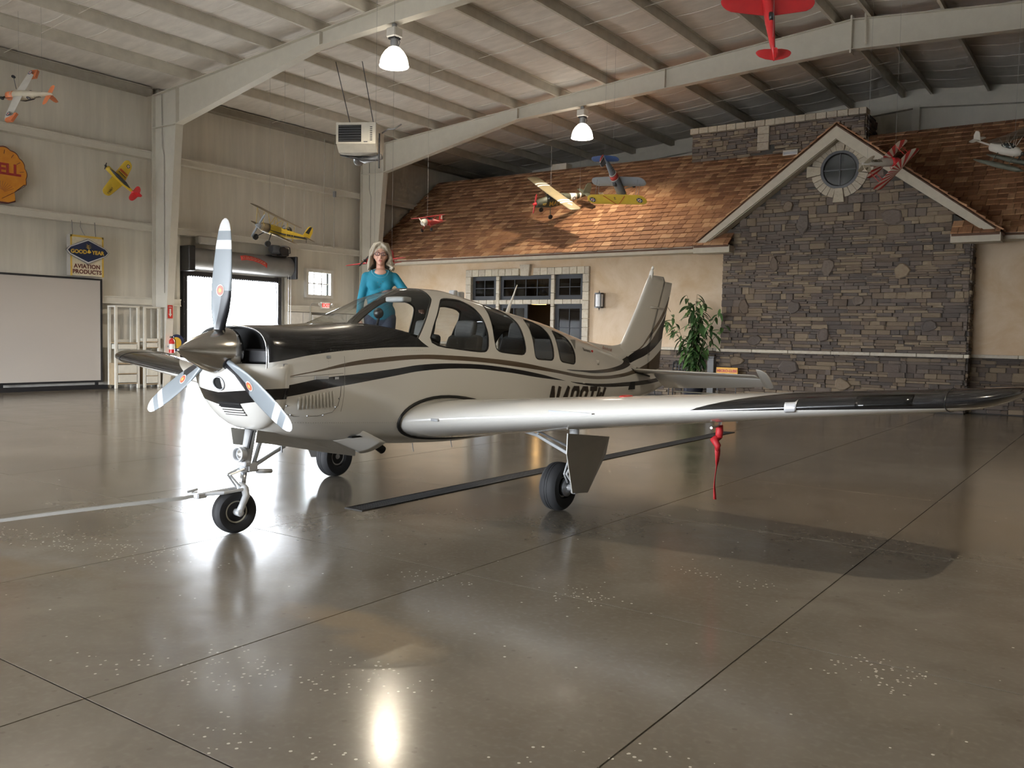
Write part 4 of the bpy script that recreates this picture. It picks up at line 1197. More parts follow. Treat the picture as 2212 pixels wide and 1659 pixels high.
for k in range(3):
    th = math.radians(-1.13 + 120 * k)
    u = Vector((-math.sin(th), 0, math.cos(th))); u = (u - AXD * u.dot(AXD)).normalized()
    v = (-AXD); wv = u.cross(v) * -1
    M4 = Matrix(((wv.x, -v.x, u.x, HUB.x), (wv.y, -v.y, u.y, HUB.y), (wv.z, -v.z, u.z, HUB.z), (0, 0, 0, 1)))
    if M4.to_3x3().determinant() < 0: M4 = M4 @ Matrix.Diagonal((-1, 1, 1, 1))
    bl = blade_mesh().obj('propeller_blade', BLM, ap, True) if not pr else share(pr[0], ap)
    bl.matrix_local = M4
    pr.append(bl)
    for rr, dd, mm, nn in ((.034, .004, mat('decal_white', (.75, .75, .72), .4), 'decal_rim'), (.028, .006, mat('red_oval_decal', (.50, .10, .05), .4), 'blade_decal'), (.013, .007, mat('yellow_decal', (.55, .42, .10), .4), 'decal_centre')):
        o = MB().lathe([(0, rr), (dd, rr)], (.0, -.010, .47), (.32, -.95, 0), 20); o.v = [(x, y, .47 + (z - .47) * 1.35) for x, y, z in o.v]
        o = o.obj(nn, mm, bl)
    MB().lathe([(.10, .062), (.155, .056), (.17, .05)], (0, 0, 0), (0, 0, 1), 16).obj('blade_cuff', BLACK, bl, True)

# ---- cowl details
def skin_pt(a, z, off=0.): return Vector((hw(a, z) + off, a, z))
def skin_n(a, z):
    e = .01; p = skin_pt(a, z); return ((skin_pt(a + e, z) - p).cross(skin_pt(a, z + e) - p)).normalized()
lv = MB()
for i in range(11):
    a0 = .735 + i * .031
    zt_, zb_ = 1.088 + i * .0035, .985 + i * .001
    pts = [skin_pt(a0 + (zt_ - z) * .25, z, .005) for z in np.linspace(zb_, zt_, 5)]
    b = MB(); b.tube(pts, [.004, .009, .010, .009, .004], 6); b.obj('cowl_louver', APW, ap, True)
b = MB(); b.tube([skin_pt(a, z, .001) for a, z in ((.64, 1.07), (.66, .96), (.75, .93), (.95, .925), (1.08, .95), (1.12, 1.0), (1.13, 1.08), (1.13, 1.16))], .003, 5); b.obj('panel_seam', mat('seam_grey', (.2, .19, .17), .6), ap)
for a, z in ((.72, .945), (.86, .93), (1.0, .93), (1.1, .99), (1.12, 1.06), (.66, 1.02)):
    MB().ell(skin_pt(a, z), (.008, .008, .008), 8, 5).obj('fastener', MGREY, ap)
b = MB()
for k in range(60):
    a = .66 + k * .022
    b.ell(skin_pt(a, .885 - .06 * (a - .66)), (.0028, .0028, .0028), 5, 4)
for k in range(40):
    a = 1.0 + k * .028; b.ell(skin_pt(a, 1.447 - .0 * k), (.0028, .0028, .0028), 5, 4)
for k in range(14): b.ell(skin_pt(.57, 1.30 - k * .022), (.003, .003, .003), 5, 4)
for k in range(70): b.ell(skin_pt(1.0, 1.40 - k * .007) if k % 3 == 0 else skin_pt(.99, 1.4), (.0024, .0024, .0024), 4, 3)
o = b.obj('rivets', ALU, fus); o['kind'] = 'stuff'
for (a0, z0), (a1, z1) in (((1.165, 1.40), (1.165, .95)), ((.575, 1.24), (1.15, 1.262))):
    b = MB(); b.tube([skin_pt(a0 + (a1 - a0) * t, z0 + (z1 - z0) * t, .0005) for t in np.linspace(0, 1, 9)], .0018, 4); b.obj('panel_seam', MATS['seam_grey'], ap)
for a, z in ((.60, 1.335), (1.08, 1.225), (1.0, 1.395)):
    p = skin_pt(a, z, .003); MB().bevbox(p.x - .004, p.x + .004, p.y - .022, p.y + .022, p.z - .01, p.z + .01, .003).obj('cowl_latch', ALU, ap)
p = skin_pt(.93, 1.235, .004); MB().box(p.x - .002, p.x + .003, p.y - .07, p.y + .07, p.z - .014, p.z + .01).obj('access_strip', mat('strip_grey', (.5, .52, .55), .4), ap)
# cowl flap, hanging open, and exhaust stacks
for sg in (1, -1):
    rings = []
    for i in range(7):
        t = i / 6; a = 1.34 + .40 * t; q = []
        for k in range(7):
            u = k / 6; x = sg * (.14 + .26 * u); z = .70 - .16 * t * (1 - .15 * u) + .13 * u ** 2 * (1 - t * .3) - .015; q.append((x, a + .05 * u, z))
        rings.append(q)
    o = MB().loft(rings, False, False).obj('cowl_flap', APW, ap, True); md = o.modifiers.new('t', 'SOLIDIFY'); md.thickness = .006
    b = MB(); b.tube([(sg * .24, 1.5, .76), (sg * .25, 1.72, .66), (sg * .26, 1.90, .545)], [.035, .035, .037], 14, False); o = b.obj('exhaust_stack', mat('exhaust_soot', (.03, .028, .026), .6, .6), ap, True)
    md = o.modifiers.new('t', 'SOLIDIFY'); md.thickness = .004
    b = MB(); b.box(sg * .24 - .12, sg * .24 + .12, 1.42, 1.78, .70, .715); b.obj('flap_recess', MATS['pit_black'], ap)
MB().tube([(.06, .92, .70), (.06, .925, .60)], .008, 8).obj('drain_tube', MGREY, ap)
for x, a in ((.3, 2.25), (.35, 2.75)): MB().tube([(x, a, hw(a, .6) * 0 + .58), (x, a + .02, .50)], .004, 5).obj('drain_mast', MGREY, ap)

# ---- nose gear doors and gear
def plate(P, t, nm, m, parent=ap):
    b = MB(); n = len(P); V = [Vector(p) for p in P]; nn = (V[1] - V[0]).cross(V[2] - V[0]).normalized() * t
    b.add([tuple(v) for v in V] + [tuple(v + nn) for v in V], [tuple(range(n))[::-1], tuple(range(n, 2 * n))] + [(i, (i + 1) % n, n + (i + 1) % n, n + i) for i in range(n)])
    return b.obj(nm, m, parent)
plate([(.17, .585, .815), (.17, .80, .775), (.165, 1.3, .70), (.16, 1.66, .66), (.15, 1.66, .505), (.14, 1.293, .575), (.13, .80, .68), (.13, .60, .715)], .008, 'nose_gear_door', GREYUND)
plate([(-.17, .60, .815), (-.17, .76, .785), (-.14, .745, .655), (-.14, .60, .68)], .008, 'nose_gear_door', GREYUND)
NW = Vector((0, .505, .172)); STEER = math.radians(-12)
ng = thing('nose_gear', '', '', (0, 0, 0)); ng.parent = ap
for k in ('label', 'category'): del ng[k]
sx, sy = math.sin(STEER), math.cos(STEER)
wdir = Vector((sy, sx, 0)); fwd = Vector((-sx, sy, 0))
def tyre(c, ax, R, wd, nm_parent, rim=.5, m=RUBBER):
    c = Vector(c); ax = Vector(ax).normalized(); h = wd / 2
    prof = [(-h * .55, R * rim), (-h * .85, R * (rim + .06)), (-h, R * .72), (-h * .96, R * .86), (-h * .72, R * .955), (-h * .45, R * .99), (-h * .18, R), (-h * .16, R * .985), (-h * .12, R * .985), (-h * .10, R), (h * .10, R), (h * .12, R * .985), (h * .16, R * .985), (h * .18, R),
            (h * .45, R * .99), (h * .72, R * .955), (h * .96, R * .86), (h, R * .72), (h * .85, R * (rim + .06)), (h * .55, R * rim)]
    MB().lathe(prof, c, ax, 40).obj('tire', m, nm_parent, 'auto')
def rimpart(c, ax, R, wd, parent, m):
    c = Vector(c); h = wd / 2
    o = MB().lathe([(-h * .7, R), (-h * .72, R * .86), (-h * .4, R * .78), (-h * .42, R * .35), (-h * .75, R * .28), (-h * .75, .001)], c, ax, 32, False).obj('wheel', m, parent, 'auto')
    o2 = MB().lathe([(h * .7, R), (h * .72, R * .86), (h * .4, R * .78), (h * .42, R * .35), (h * .75, R * .28), (h * .75, .001)], c, ax, 32, False).obj('wheel', m, parent, 'auto')
    for k in range(6):
        a = Vector(ax).normalized(); e1 = a.cross(Vector((0, 0, 1))).normalized(); e2 = a.cross(e1); t = 2 * PI * k / 6
        for s_ in (-1, 1): MB().lathe([(0, .008), (.006, .008)], c + a * s_ * h * .42 + (e1 * math.cos(t) + e2 * math.sin(t)) * R * .56, a * s_, 6).obj('wheel_bolt', MGREY, parent)
CREAM = mat('cream_wheel_paint', (.42, .40, .33), .45)
tyre(NW, wdir, .172, .125, ng, .50); rimpart(NW, wdir, .092, .11, ng, CREAM)
top = Vector((0, .66, .80)); mid = Vector((0, .597, .47)); low = Vector((0, .575, .345))
MB().tube([top, mid], [.045, .042], 16).obj('strut_cylinder', APG, ng, True)
MB().tube([mid, low], .026, 14).obj('strut_piston', ALU, ng, True)
side = wdir * .085
b = MB(); b.tube([low + Vector((0, 0, .02)), low + wdir * .05 + Vector((0, 0, .0)), low + side + fwd * .0 + Vector((0, -.005, -.05)), NW + side + Vector((0, .03, .06)), NW + side], [.034, .034, .03, .026, .03], 12); b.obj('wheel_fork', APG, ng, True)
MB().lathe([(-.02, .028), (.11, .028), (.112, .015)], NW, wdir, 14).obj('axle', APG, ng, True)
tl = Vector((.0, .585, .615))
MB().lathe([(0, .055), (.05, .062), (.06, .062), (.06, .05), (.03, .047)], tl, (.05, -1, .05), 24, False).obj('taxi_light_housing', APG, ng, True)
MB().lathe([(.035, .048), (.045, .03), (.05, .001)], tl, (.05, -1, .05), 20, False).obj('taxi_light_lens', mat('light_reflector', (.8, .82, .85), .1, .9), ng, True)
MB().bevbox(-.06, .06, .56, .62, .52, .56, .01).obj('light_bracket', APG, ng)
for x in (-.03, .03):
    MB().tube([(x, .575, .50), (x * .6, .452, .467)], .009, 6).obj('torque_link', APG, ng); MB().tube([(x * .6, .452, .467), (x, .54, .36)], .009, 6).obj('torque_link', APG, ng)
MB().tube([(0, .61, .50), (0, .69, .51), (0, .90, .60), (0, 1.0, .64)], [.02, .02, .017, .017], 8).obj('drag_brace', APG, ng)
MB().tube([(0, .68, .50), (0, .74, .66), (0, .80, .80)], .018, 8).obj('drag_brace', APG, ng)
MB().tube([(.03, .70, .47), (.03, .84, .455)], .02, 10).obj('shimmy_damper', APG, ng, True)
MB().bevbox(-.05, .05, .60, .70, .47, .54, .012).obj('gear_knuckle', APG, ng)
MB().tube([(.04, .645, .80), (.045, .60, .66)], .012, 6).obj('hydraulic_line', BLACK, ng)

# ---- main gear
def main_gear(sg):
    g = thing('main_gear', '', '', (0, 0, 0)); g.parent = ap
    for k in ('label', 'category'): del g[k]
    c = Vector((sg * 1.465, 2.953, .222))
    tyre(c, (1, 0, 0), .222, .175, g, .42); rimpart(c, (1, 0, 0), .097, .15, g, mat('silver_wheel_paint', (.5, .5, .5), .4, .4))
    kx = sg * 1.60
    MB().tube([(sg * 1.62, 2.97, .86), (kx, 2.965, .45)], [.045, .04], 14).obj('strut_cylinder', APG, g, True)
    MB().tube([(kx, 2.965, .45), (kx - sg * .0, 2.96, .25)], .026, 12).obj('strut_piston', ALU, g, True)
    MB().tube([(kx + sg * .02, 2.955, .222), (sg * 1.48, 2.953, .222)], .03, 12).obj('axle', APG, g, True)
    MB().lathe([(0, .085), (.03, .085), (.035, .07)], c + Vector((sg * .07, 0, 0)), (sg, 0, 0), 24).obj('brake_disc', MGREY, g, 'auto')
    MB().bevbox(min(kx - .03, kx + .03), max(kx - .03, kx + .03), 2.98, 3.09, .16, .27, .012).obj('brake_caliper', APG, g)
    for dx in (-.025, .025):
        MB().tube([(kx + dx, 2.93, .46), (kx + dx * .5, 2.85, .36)], .009, 6).obj('torque_link', APG, g); MB().tube([(kx + dx * .5, 2.85, .36), (kx + dx, 2.93, .27)], .009, 6).obj('torque_link', APG, g)
    MB().tube([(kx, 2.94, .52), (sg * 1.25, 2.90, .68), (sg * .95, 2.88, .74)], .016, 8).obj('side_brace', APG, g)
    MB().tube([(sg * 1.25, 2.90, .68), (sg * 1.38, 2.9, .82)], .012, 8).obj('retract_link', APG, g); MB().tube([(kx, 2.90, .60), (sg * 1.35, 2.75, .74)], .010, 8).obj('brake_line', MGREY, g)
    x = 1.72
    plate([(sg * x, 2.67, .75), (sg * x, 2.66, .57), (sg * (x - .03), 2.82, .20), (sg * (x - .03), 3.09, .17), (sg * x, 3.36, .50), (sg * x, 3.42, .66)][::sg], .008, 'gear_door', GREYUND, g)
    b = MB(); b.box(min(sg * .75, sg * 1.6), max(sg * .75, sg * 1.6), 2.75, 3.2, .78, .79); b.obj('wheel_well', MATS['pit_black'], g)
main_gear(1); main_gear(-1)
# ---- antennas and roof bits
b = MB(); b.tube([(0, 4.13, 1.80), (0, 4.19, 1.93), (0, 4.25, 2.03), (0, 4.33, 2.165)], [.030, .018, .009, .006], 10); b.obj('whip_antenna', APW, ap, True)
for a in (3.16, 3.27): MB().bevbox(-.04, .04, a, a + .06, 1.95, 2.045 - .1 * (a - 3.16), .01).obj('roof_vent', mat('vent_grey', (.42, .42, .42), .5), ap)
for a in (4.6, 4.75): MB().ell((0, a, fpar(a)[1]), (.02, .03, .012), 8, 5).obj('roof_light', APW, ap)
p = skin_pt(5.61, 1.30); MB().lathe([(0, .03), (.05, .03), (.055, .022)], p + Vector((-.01, 0, -.04)), (.15, 0, 1), 12).obj('static_scoop', APW, ap, True)
p = skin_pt(6.77, .955, .004); MB().box(p.x - .004, p.x + .004, 6.68, 6.86, .90, 1.005).obj('access_panel', mat('black_panel', (.012, .012, .012), .5), ap)
p = skin_pt(5.16, 1.055); MB().bevbox(p.x - .01, p.x + .02, p.y - .02, p.y + .02, p.z - .012, p.z + .006, .004).obj('step_light', APW, ap)
# pitot mast under the left wing
MB().tube([(3.07, 2.80, 1.0), (3.07, 2.77, .90)], .014, 8).obj('pitot_mast', ALU, wl_); MB().tube([(3.07, 2.77, .91), (3.07, 2.60, .905)], .010, 8).obj('pitot_tube', ALU, wl_)
MB().tube([(3.2, 2.8, .99), (3.2, 2.8, .94)], .006, 6).obj('tie_down_ring', ALU, wl_)

# ---- cabin
def cushion(x0, x1, y0, y1, z0, z1, nm, lean=0., parent=ap, m=SEAT, b_=.05):
    b = MB(); b.bevbox(x0, x1, y0, y1, z0, z1, b_)
    b.v = [(x, y + (z - z0) * lean, z) for x, y, z in b.v]
    o = b.obj(nm, m, parent, True); md = o.modifiers.new('s', 'SUBSURF'); md.levels = 2; md.render_levels = 2
    return o
for sg in (1, -1):
    for a0, hd in ((2.82, 1), (3.75, 0)):
        st = cushion(sg * .27 - .21, sg * .27 + .21, a0, a0 + .14, 1.0, 1.60, 'seat_back', .3)
        cushion(sg * .27 - .12, sg * .27 + .12, a0 + .17, a0 + .27, 1.55, 1.74, 'headrest', .25, st)
        cushion(sg * .27 - .22, sg * .27 + .22, a0 - .42, a0 + .05, .86, 1.02, 'seat_cushion', 0, st)
gs = MB(); rings = []
for a in np.linspace(1.40, 2.12, 9):
    q = []; zc_ = 1.655 - .02 * ((a - 1.4) / .7) + .035 * math.sin(PI * (a - 1.4) / .72)
    wd = max(hw(a, min(zc_, fpar(a)[1] - .03)) - .03, .1)
    for k in range(9):
        u = -1 + k / 4; q.append((u * wd, a, zc_ - .05 * u * u * 1.2))
    rings.append(q)
q = [(x, y + .01, z - .28) for x, y, z in rings[-1]]; rings.append(q)
o = MB().loft(rings, False, False).obj('glare_shield', mat('glare_shield_black', (.022, .021, .02), .8), ap, True); md = o.modifiers.new('t', 'SOLIDIFY'); md.thickness = .01
MB().ell((0, 2.10, 1.775), (.05, .045, .05), 14, 10).obj('compass', BLACK, ap, True); MB().tube([(0, 2.10, 1.73), (0, 2.08, 1.66)], .012, 6).obj('compass_stem', BLACK, ap)
cushion(-.15, .09, 2.33, 2.47, 1.885, 1.945, 'overhead_console', 0, ap, mat('console_white', (.55, .55, .56), .4), .02)
for sg in (1, -1):
    b = MB(); b.tube([(sg * .02, 2.55, 1.52), (sg * .12, 2.52, 1.56), (sg * .25, 2.5, 1.56), (sg * .38, 2.52, 1.52)], .014, 8); b.obj('control_yoke', BLACK, ap, True)
    MB().bevbox(sg * .25 - .04, sg * .25 + .04, 2.3, 2.5, 1.40, 1.50, .02).obj('yoke_column', BLACK, ap)
b = MB(); b.box(-.42, .42, 2.0, 5.0, .82, .84); b.obj('cabin_floor', CABIN, ap)
b = MB(); b.box(-.38, .38, 4.98, 5.0, .84, 1.56); b.obj('aft_bulkhead', CABIN, ap)

# ------------------------------------------------------------------ high-bay lamps under the frames
GLOW = emit('lamp_dome_glow', (1., .93, .80), 7., (.8, .8, .78))
def lamp(x, y, lab):
    zf = (8.22 + (x + 15.7) * .045 if x < RIDGE else 8.22 + (2 * RIDGE - x + 15.7) * .045) - .012
    t = thing('high_bay_lamp', lab, 'lamp', (x, y - .02, zf), group='high-bay lamps under the steel frames')
    MB().bevbox(-.05, .05, -.04, .04, -.1, 0, .012).obj('hook_box', MGREY, t)
    MB().bevbox(-.13, .13, -.13, .13, -.30, -.1, .02).obj('ballast_housing', WHITE, t)
    MB().bevbox(-.10, .10, -.10, .10, -.34, -.30, .01).obj('cooling_collar', BLACK, t)
    MB().lathe([(-.50, .085), (-.34, .085)], (0, 0, 0), (0, 0, 1), 20).obj('socket_neck', MGREY, t, 'auto')
    R = .315; prof = [(-.92, R), (-.905, R * 1.03), (-.87, R * .985), (-.80, R * .96), (-.70, R * .86), (-.60, R * .66), (-.52, R * .4), (-.50, R * .27)]
    o = MB().lathe(prof, (0, 0, 0), (0, 0, 1), 36, False).obj('glass_dome', GLOW, t, True)
    md = o.modifiers.new('t', 'SOLIDIFY'); md.thickness = .008
    MB().tube([(.11, 0, -.3), (.14, .02, -.42), (.1, .02, -.5)], .008, 6).obj('lead_wire', BLACK, t)
    ld = bpy.data.lights.new('bulb', 'POINT'); ld.energy = 680; ld.color = (1., .86, .66); ld.shadow_soft_size = .06
    lo = bpy.data.objects.new('bulb', ld); COL.objects.link(lo); lo.parent = t; lo.location = (0, 0, -.76)
LX = (-13.42, 1.62)
lamp(LX[0], 14.4, 'glowing white dome lamp above the roll-up door bay, over the heater side')
lamp(LX[0], 22.4, 'glowing white dome lamp shining on the cedar shake roof and model airplanes')
lamp(LX[0], 6.4, 'glowing white dome lamp over the floor before the projection board')
lamp(LX[1], 6.4, 'glowing white dome lamp over the floor beside the black wing tip')

# ------------------------------------------------------------------ things on and along the left wall
WALLX = XL + .27
WF = lambda y, z, x=WALLX: frame4((x, y, z), (0, 1, 0), (0, 0, 1))     # lettering plane facing into the hangar
# roll-up door
rd = struct(thing('door_1', 'open roll-up steel door with a dark grey hood and a red ribbon badge', 'door', (XL, 0, 0)))
y0, y1 = 15.22, 19.22
HOOD = mat('hood_grey_steel', (.24, .235, .23), .38, .55, .08, 3)
prof = [(.05, 3.97)] + [(.28 + .27 * math.cos(t), 3.66 + .31 * math.sin(t)) for t in np.linspace(PI / 2, -PI / 2, 14)] + [(.05, 3.35)]
MB().prism(prof, 1, y0 + .22, y1 - .1).obj('hood', HOOD, rd, 'auto')
for a, c in ((y0, y0 + .22), (y1 - .1, y1)): MB().bevbox(.02, .60, a, c, 3.28, 4.0, .02).obj('hood_bracket', BLACK, rd)
MB().box(.16, .22, y0 + .03, y0 + .06, 3.75, 3.92).obj('bracket_label', WHITE, rd)
MB().box(.10, .20, DOOR_L[0], DOOR_L[1], 3.17, 3.30).obj('bottom_bar', BLACK, rd)
b = MB()
for k in range(42): b.box(.11, .19, DOOR_L[0] + .03 + k * .079, DOOR_L[0] + .07 + k * .079, 3.14, 3.17)
o = b.obj('curtain_edge', BLACK, rd); o['kind'] = 'stuff'
for y in (DOOR_L[0] - .13, DOOR_L[1] - .02):
    MB().box(.02, .22, y, y + .14, 0, 3.32).obj('guide_track', BLACK, rd)
    for k in range(9): MB().lathe([(0, .012), (.008, .01)], (.221, y + .03, .3 + k * .35), (1, 0, 0), 8).obj('track_bolt', ALU, rd)
RED = mat('badge_red', (.50, .045, .03), .45); CREAMP = mat('cream_print', (.75, .66, .5), .5)
pts = [(17.05, 3.78), (17.25, 3.815), (17.5, 3.80), (17.75, 3.745), (17.92, 3.68), (18.02, 3.62)]
poly = [(a, c + .065) for a, c in pts] + [(18.04, 3.66)] + [(a, c - .065) for a, c in pts[::-1]]
def hood_x(z): return .28 + .27 * math.sqrt(max(0, 1 - ((z - 3.66) / .31) ** 2)) + .004
bm_ = MB(); n = len(pts); rings = [[(hood_x(c + d), a, c + d) for a, c in pts] for d in (-.07, -.035, 0, .035, .07)]
bm_.loft(rings, False, False); o = bm_.obj('ribbon_badge', RED, rd, True); md = o.modifiers.new('t', 'SOLIDIFY'); md.thickness = .006; md.offset = 1
me = text('OVERHEAD DOOR', .105, .002)
for v in me.vertices:
    a = 17.53 + v.co.x * .96; c = np.interp(a, [p[0] for p in pts], [p[1] for p in pts]) + v.co.y; v.co = (hood_x(c) + .007, a, c)
me.materials.clear(); me.materials.append(CREAMP); o2 = bpy.data.objects.new('badge_lettering', me); COL.objects.link(o2); o2.parent = o
mo = thing('door_motor', 'black chain-drive motor mounted above the roll-up door hood', 'motor', (XL + .32, 18.6, 4.0))
MB().lathe([(0, .12), (.05, .145), (.30, .145), (.34, .11)], (.05, -.30, .17), (0, 1, 0), 20).obj('motor_body', DGREY, mo, 'auto')
MB().bevbox(-.1, .2, .05, .32, .0, .22, .02).obj('gear_box', BLACK, mo); MB().lathe([(0, .13), (.04, .13)], (.2, .05, .14), (1, 0, 0), 20).obj('chain_wheel', BLACK, mo)
MB().bevbox(.0, .16, .15, .30, .20, .32, .02).obj('control_box', MGREY, mo)
MB().tube([(.1, .3, .3), (.1, .42, .28), (.1, .44, .1), (.08, .3, .06)], .016, 8).obj('cable_loop', BLACK, mo); MB().box(-.2, .1, -.3, .3, -.04, .0).obj('motor_shelf', BLACK, mo)
hc = thing('hoist_chain', 'thin white hoist chain loop hanging beside the roll-up door', 'chain', (XL + .42, 18.98, 1.0))
for dy in (0, .09):
    b = MB()
    for k in range(60): b.ell((0, dy, .02 + k * .042), (.009, .009 if k % 2 else .004, .024), 6, 4)
    o = b.obj('chain_links', mat('chain_white', (.75, .75, .76), .3, .3), hc); o['kind'] = 'stuff'
MB().tube([(0, 0, 2.53), (-.2, .045, 2.6), (0, .09, 2.53)], .012, 6).obj('chain_guide', BLACK, hc)
dc = thing('door_control_cable', 'dark cable hanging down the edge of the roll-up door opening', 'cable', (XL + .25, 18.6, 1.6))
MB().tube([(0, 0, 1.5), (.02, .03, 1.2), (.02, .05, .6), (.02, .1, .1), (.0, .12, 0)], .012, 6).obj('cable_run', DGREY, dc)
sp = thing('speaker_box', 'small grey loudspeaker box on the wall above the roll-up door', 'speaker', (XL + .30, 15.95, 4.2))
MB().bevbox(-.02, .2, -.32, .32, -.12, .12, .04).obj('speaker_case', mat('speaker_grey', (.36, .34, .30), .6), sp); MB().bevbox(-.02, .0, -.05, .05, -.04, .14, .01).obj('wall_bracket', MGREY, sp)
# small window
wn3 = struct(thing('window_3', 'small square white window with a grid of panes high on the hangar wall', 'window', (XL, 0, 0)))
a, c, z0, z1 = WIN_L
b = MB(); f = .11
b.box(-.1, .12, a - f, c + f, z0 - f, z0); b.box(-.1, .12, a - f, c + f, z1, z1 + f); b.box(-.1, .12, a - f, a, z0, z1); b.box(-.1, .12, c, c + f, z0, z1); b.obj('window_frame', WHITE, wn3)
for k in (1, 2): MB().box(-.02, .02, a + (c - a) * k / 3 - .02, a + (c - a) * k / 3 + .02, z0, z1).obj('muntin', WHITE, wn3)
MB().box(-.02, .02, a, c, (z0 + z1) / 2 - .02, (z0 + z1) / 2 + .02).obj('muntin', WHITE, wn3)
WG = glass('clear_glass', (.95, .97, .97), 0, 1.5)
for k in range(3):
    for j in range(2): MB().box(-.003, .003, a + (c - a) * k / 3, a + (c - a) * (k + 1) / 3, z0 + (z1 - z0) * j / 2, z0 + (z1 - z0) * (j + 1) / 2).obj('pane', WG, wn3)
# service door with exit sign
d2 = struct(thing('door_2', 'white service door below the exit sign', 'door', (XL + .24, 0, 0)))
b = MB(); b.box(0, .05, 20.13, 20.2, 0, 2.1); b.box(0, .05, 21.05, 21.12, 0, 2.1); b.box(0, .05, 20.13, 21.12, 2.1, 2.17); b.obj('door_frame', WHITE, d2)
MB().bevbox(.0, .04, 20.2, 21.05, .01, 2.1, .006).obj('door_leaf', mat('door_cream', (.62, .60, .52), .45), d2)
MB().lathe([(0, .012), (.05, .012), (.05, .03), (.09, .03)], (.04, 20.28, 1.0), (1, 0, 0), 14).obj('door_knob', ALU, d2, 'auto')
ex = thing('exit_sign', 'lit red and white exit sign with two lamp heads above the service door', 'exit sign', (XL + .30, 20.66, 2.50))
MB().bevbox(-.03, .04, -.19, .19, -.11, .11, .01).obj('sign_case', WHITE, ex)
MB().box(.04, .043, -.15, .15, -.085, .085).obj('sign_face', emit('exit_face', (1., .75, .7), .5, (.85, .7, .66)), ex)
lettering('EXIT', .17, emit('exit_red', (1., .05, .03), .9, (.6, .02, .02)), ex, frame4((.046, 0, 0), (0, 1, 0), (0, 0, 1)), 'exit_lettering', bold=.004)
for s_ in (-1, 1):
    MB().lathe([(0, .03), (.04, .05), (.07, .055), (.075, .04)], (.0, s_ * .27, .04), (1, s_ * .2, -.2), 14).obj('lamp_head', WHITE, ex, 'auto'); MB().box(-.02, .02, min(s_ * .18, s_ * .27), max(s_ * .18, s_ * .27), .02, .05).obj('lamp_arm', WHITE, ex)
b = MB(); b.tube([(-.03, -.19, .05), (-.03, -.55, .05), (-.03, -.62, -.05), (-.03, -.63, -1.2)], .014, 6); b.obj('conduit', mat('conduit_grey', (.4, .38, .34), .5), ex)
for yy, z0_ in ((20.6, 4.5), (21.05, 4.5)):
    cdt = thing('wall_conduit', 'thin grey electrical conduit dropping down the hangar wall' + (' to a small box' if yy > 21 else ' past the small window'), 'conduit', (XL + .28, yy, 4.45))
    MB().tube([(0, 0, 3.6), (0, 0, 0)], .012, 6).obj('pipe', MATS['conduit_grey'], cdt)
    if yy > 21: MB().bevbox(-.02, .06, -.05, .05, 1.72, 1.92, .01).obj('junction_box', MGREY, cdt)
# shell sign
sh = thing('shell_sign', 'large orange and red scallop shell gas station sign on the hangar wall', 'sign', (WALLX, 10.28, 4.55))
P = []
for k in range(121):
    t = math.radians(-18 + 216 * k / 120); rr = .62 * (1 + .045 * abs(math.cos(k / 120 * PI * 9)) - .03)
    P.append((rr * 1.03 * math.cos(t), .70 + rr * 1.06 * math.sin(t)))
P = [(.34, .28), (.58, .50)] + P + [(-.58, .50), (-.34, .28), (-.36, .06), (-.2, .0), (.2, .0), (.36, .06)]
ORG = NB('shell_enamel'); X_, Y_, Z_ = ORG.xyz(); ORG = ORG.done(ORG.mix(ORG.ramp(ORG.noise(5, 4), .3, .7), (.50, .175, .012), (.56, .225, .02)), .4)
MB().prism(P, 0, -.09, .01).obj('edge_band', mat('shell_edge_red', (.09, .018, .014), .5), sh)
Q = [(a * .955, .66 + (c - .66) * .955) for a, c in P]
MB().prism(Q, 0, .01, .03).obj('shell_face', ORG, sh)
for k in range(1, 9):
    t = math.radians(-12 + 204 * k / 9); MB().tube([(.032, .56 * math.cos(t), .7 + .58 * math.sin(t)), (.032, .46 * math.cos(t), .7 + .48 * math.sin(t))], .007, 5).obj('flute_line', MATS['shell_edge_red'], sh)
for k in range(13):
    t = math.radians(30 + 120 * k / 12); MB().tube([(.032, .1 * math.cos(t), .22 + .1 * math.sin(t)), (.032, .36 * math.cos(t), .22 + .30 * math.sin(t))], .003, 4).obj('rib_line', MATS['shell_edge_red'], sh)
for s_ in (-1, 1): MB().tube([(.033, s_ * .03, .10), (.033, s_ * .3, .27), (.033, s_ * .58, .47)], .006, 5).obj('hinge_line', MATS['shell_edge_red'], sh)
lettering('SHELL', .37, mat('shell_red', (.25, .012, .012), .4), sh, frame4((.036, 0, .80), (0, 1, 0), (0, 0, 1)), 'sign_lettering', bold=.012, spacing=.95)
MB().tube([(-.02, -.3, 1.2), (-.02, .0, 1.73)], .012, 6).obj('hanger_chain', DGREY, sh)
# tire and aviation products sign
gd = thing('aviation_sign', 'cream sign with a navy and yellow diamond lettered aviation products', 'sign', (WALLX, 12.33, 2.92))
MB().bevbox(-.02, .16, -.44, .44, 0, 1.04, .01).obj('cabinet', mat('sign_case_grey', (.33, .31, .28), .6), gd)
MB().box(.16, .168, -.42, .43, .01, 1.03).obj('cream_face', mat('cream_enamel', (.66, .60, .45), .45, 0, .1, 9), gd)
for a, c in ((-.44, -.395), (.40, .445)): MB().box(.168, .172, a, c, 0, 1.04).obj('yellow_edge', mat('yellow_enamel', (.55, .36, .06), .5), gd)
MB().box(.168, .172, -.44, .445, .99, 1.04).obj('yellow_edge', MATS['yellow_enamel'], gd)
D = lambda hx, hz: [(-hx, .64), (-hx * .86, .64 - hz * .3), (0, .64 - hz), (hx * .86, .64 - hz * .3), (hx, .64), (hx * .86, .64 + hz * .3), (0, .64 + hz), (-hx * .86, .64 + hz * .3)]
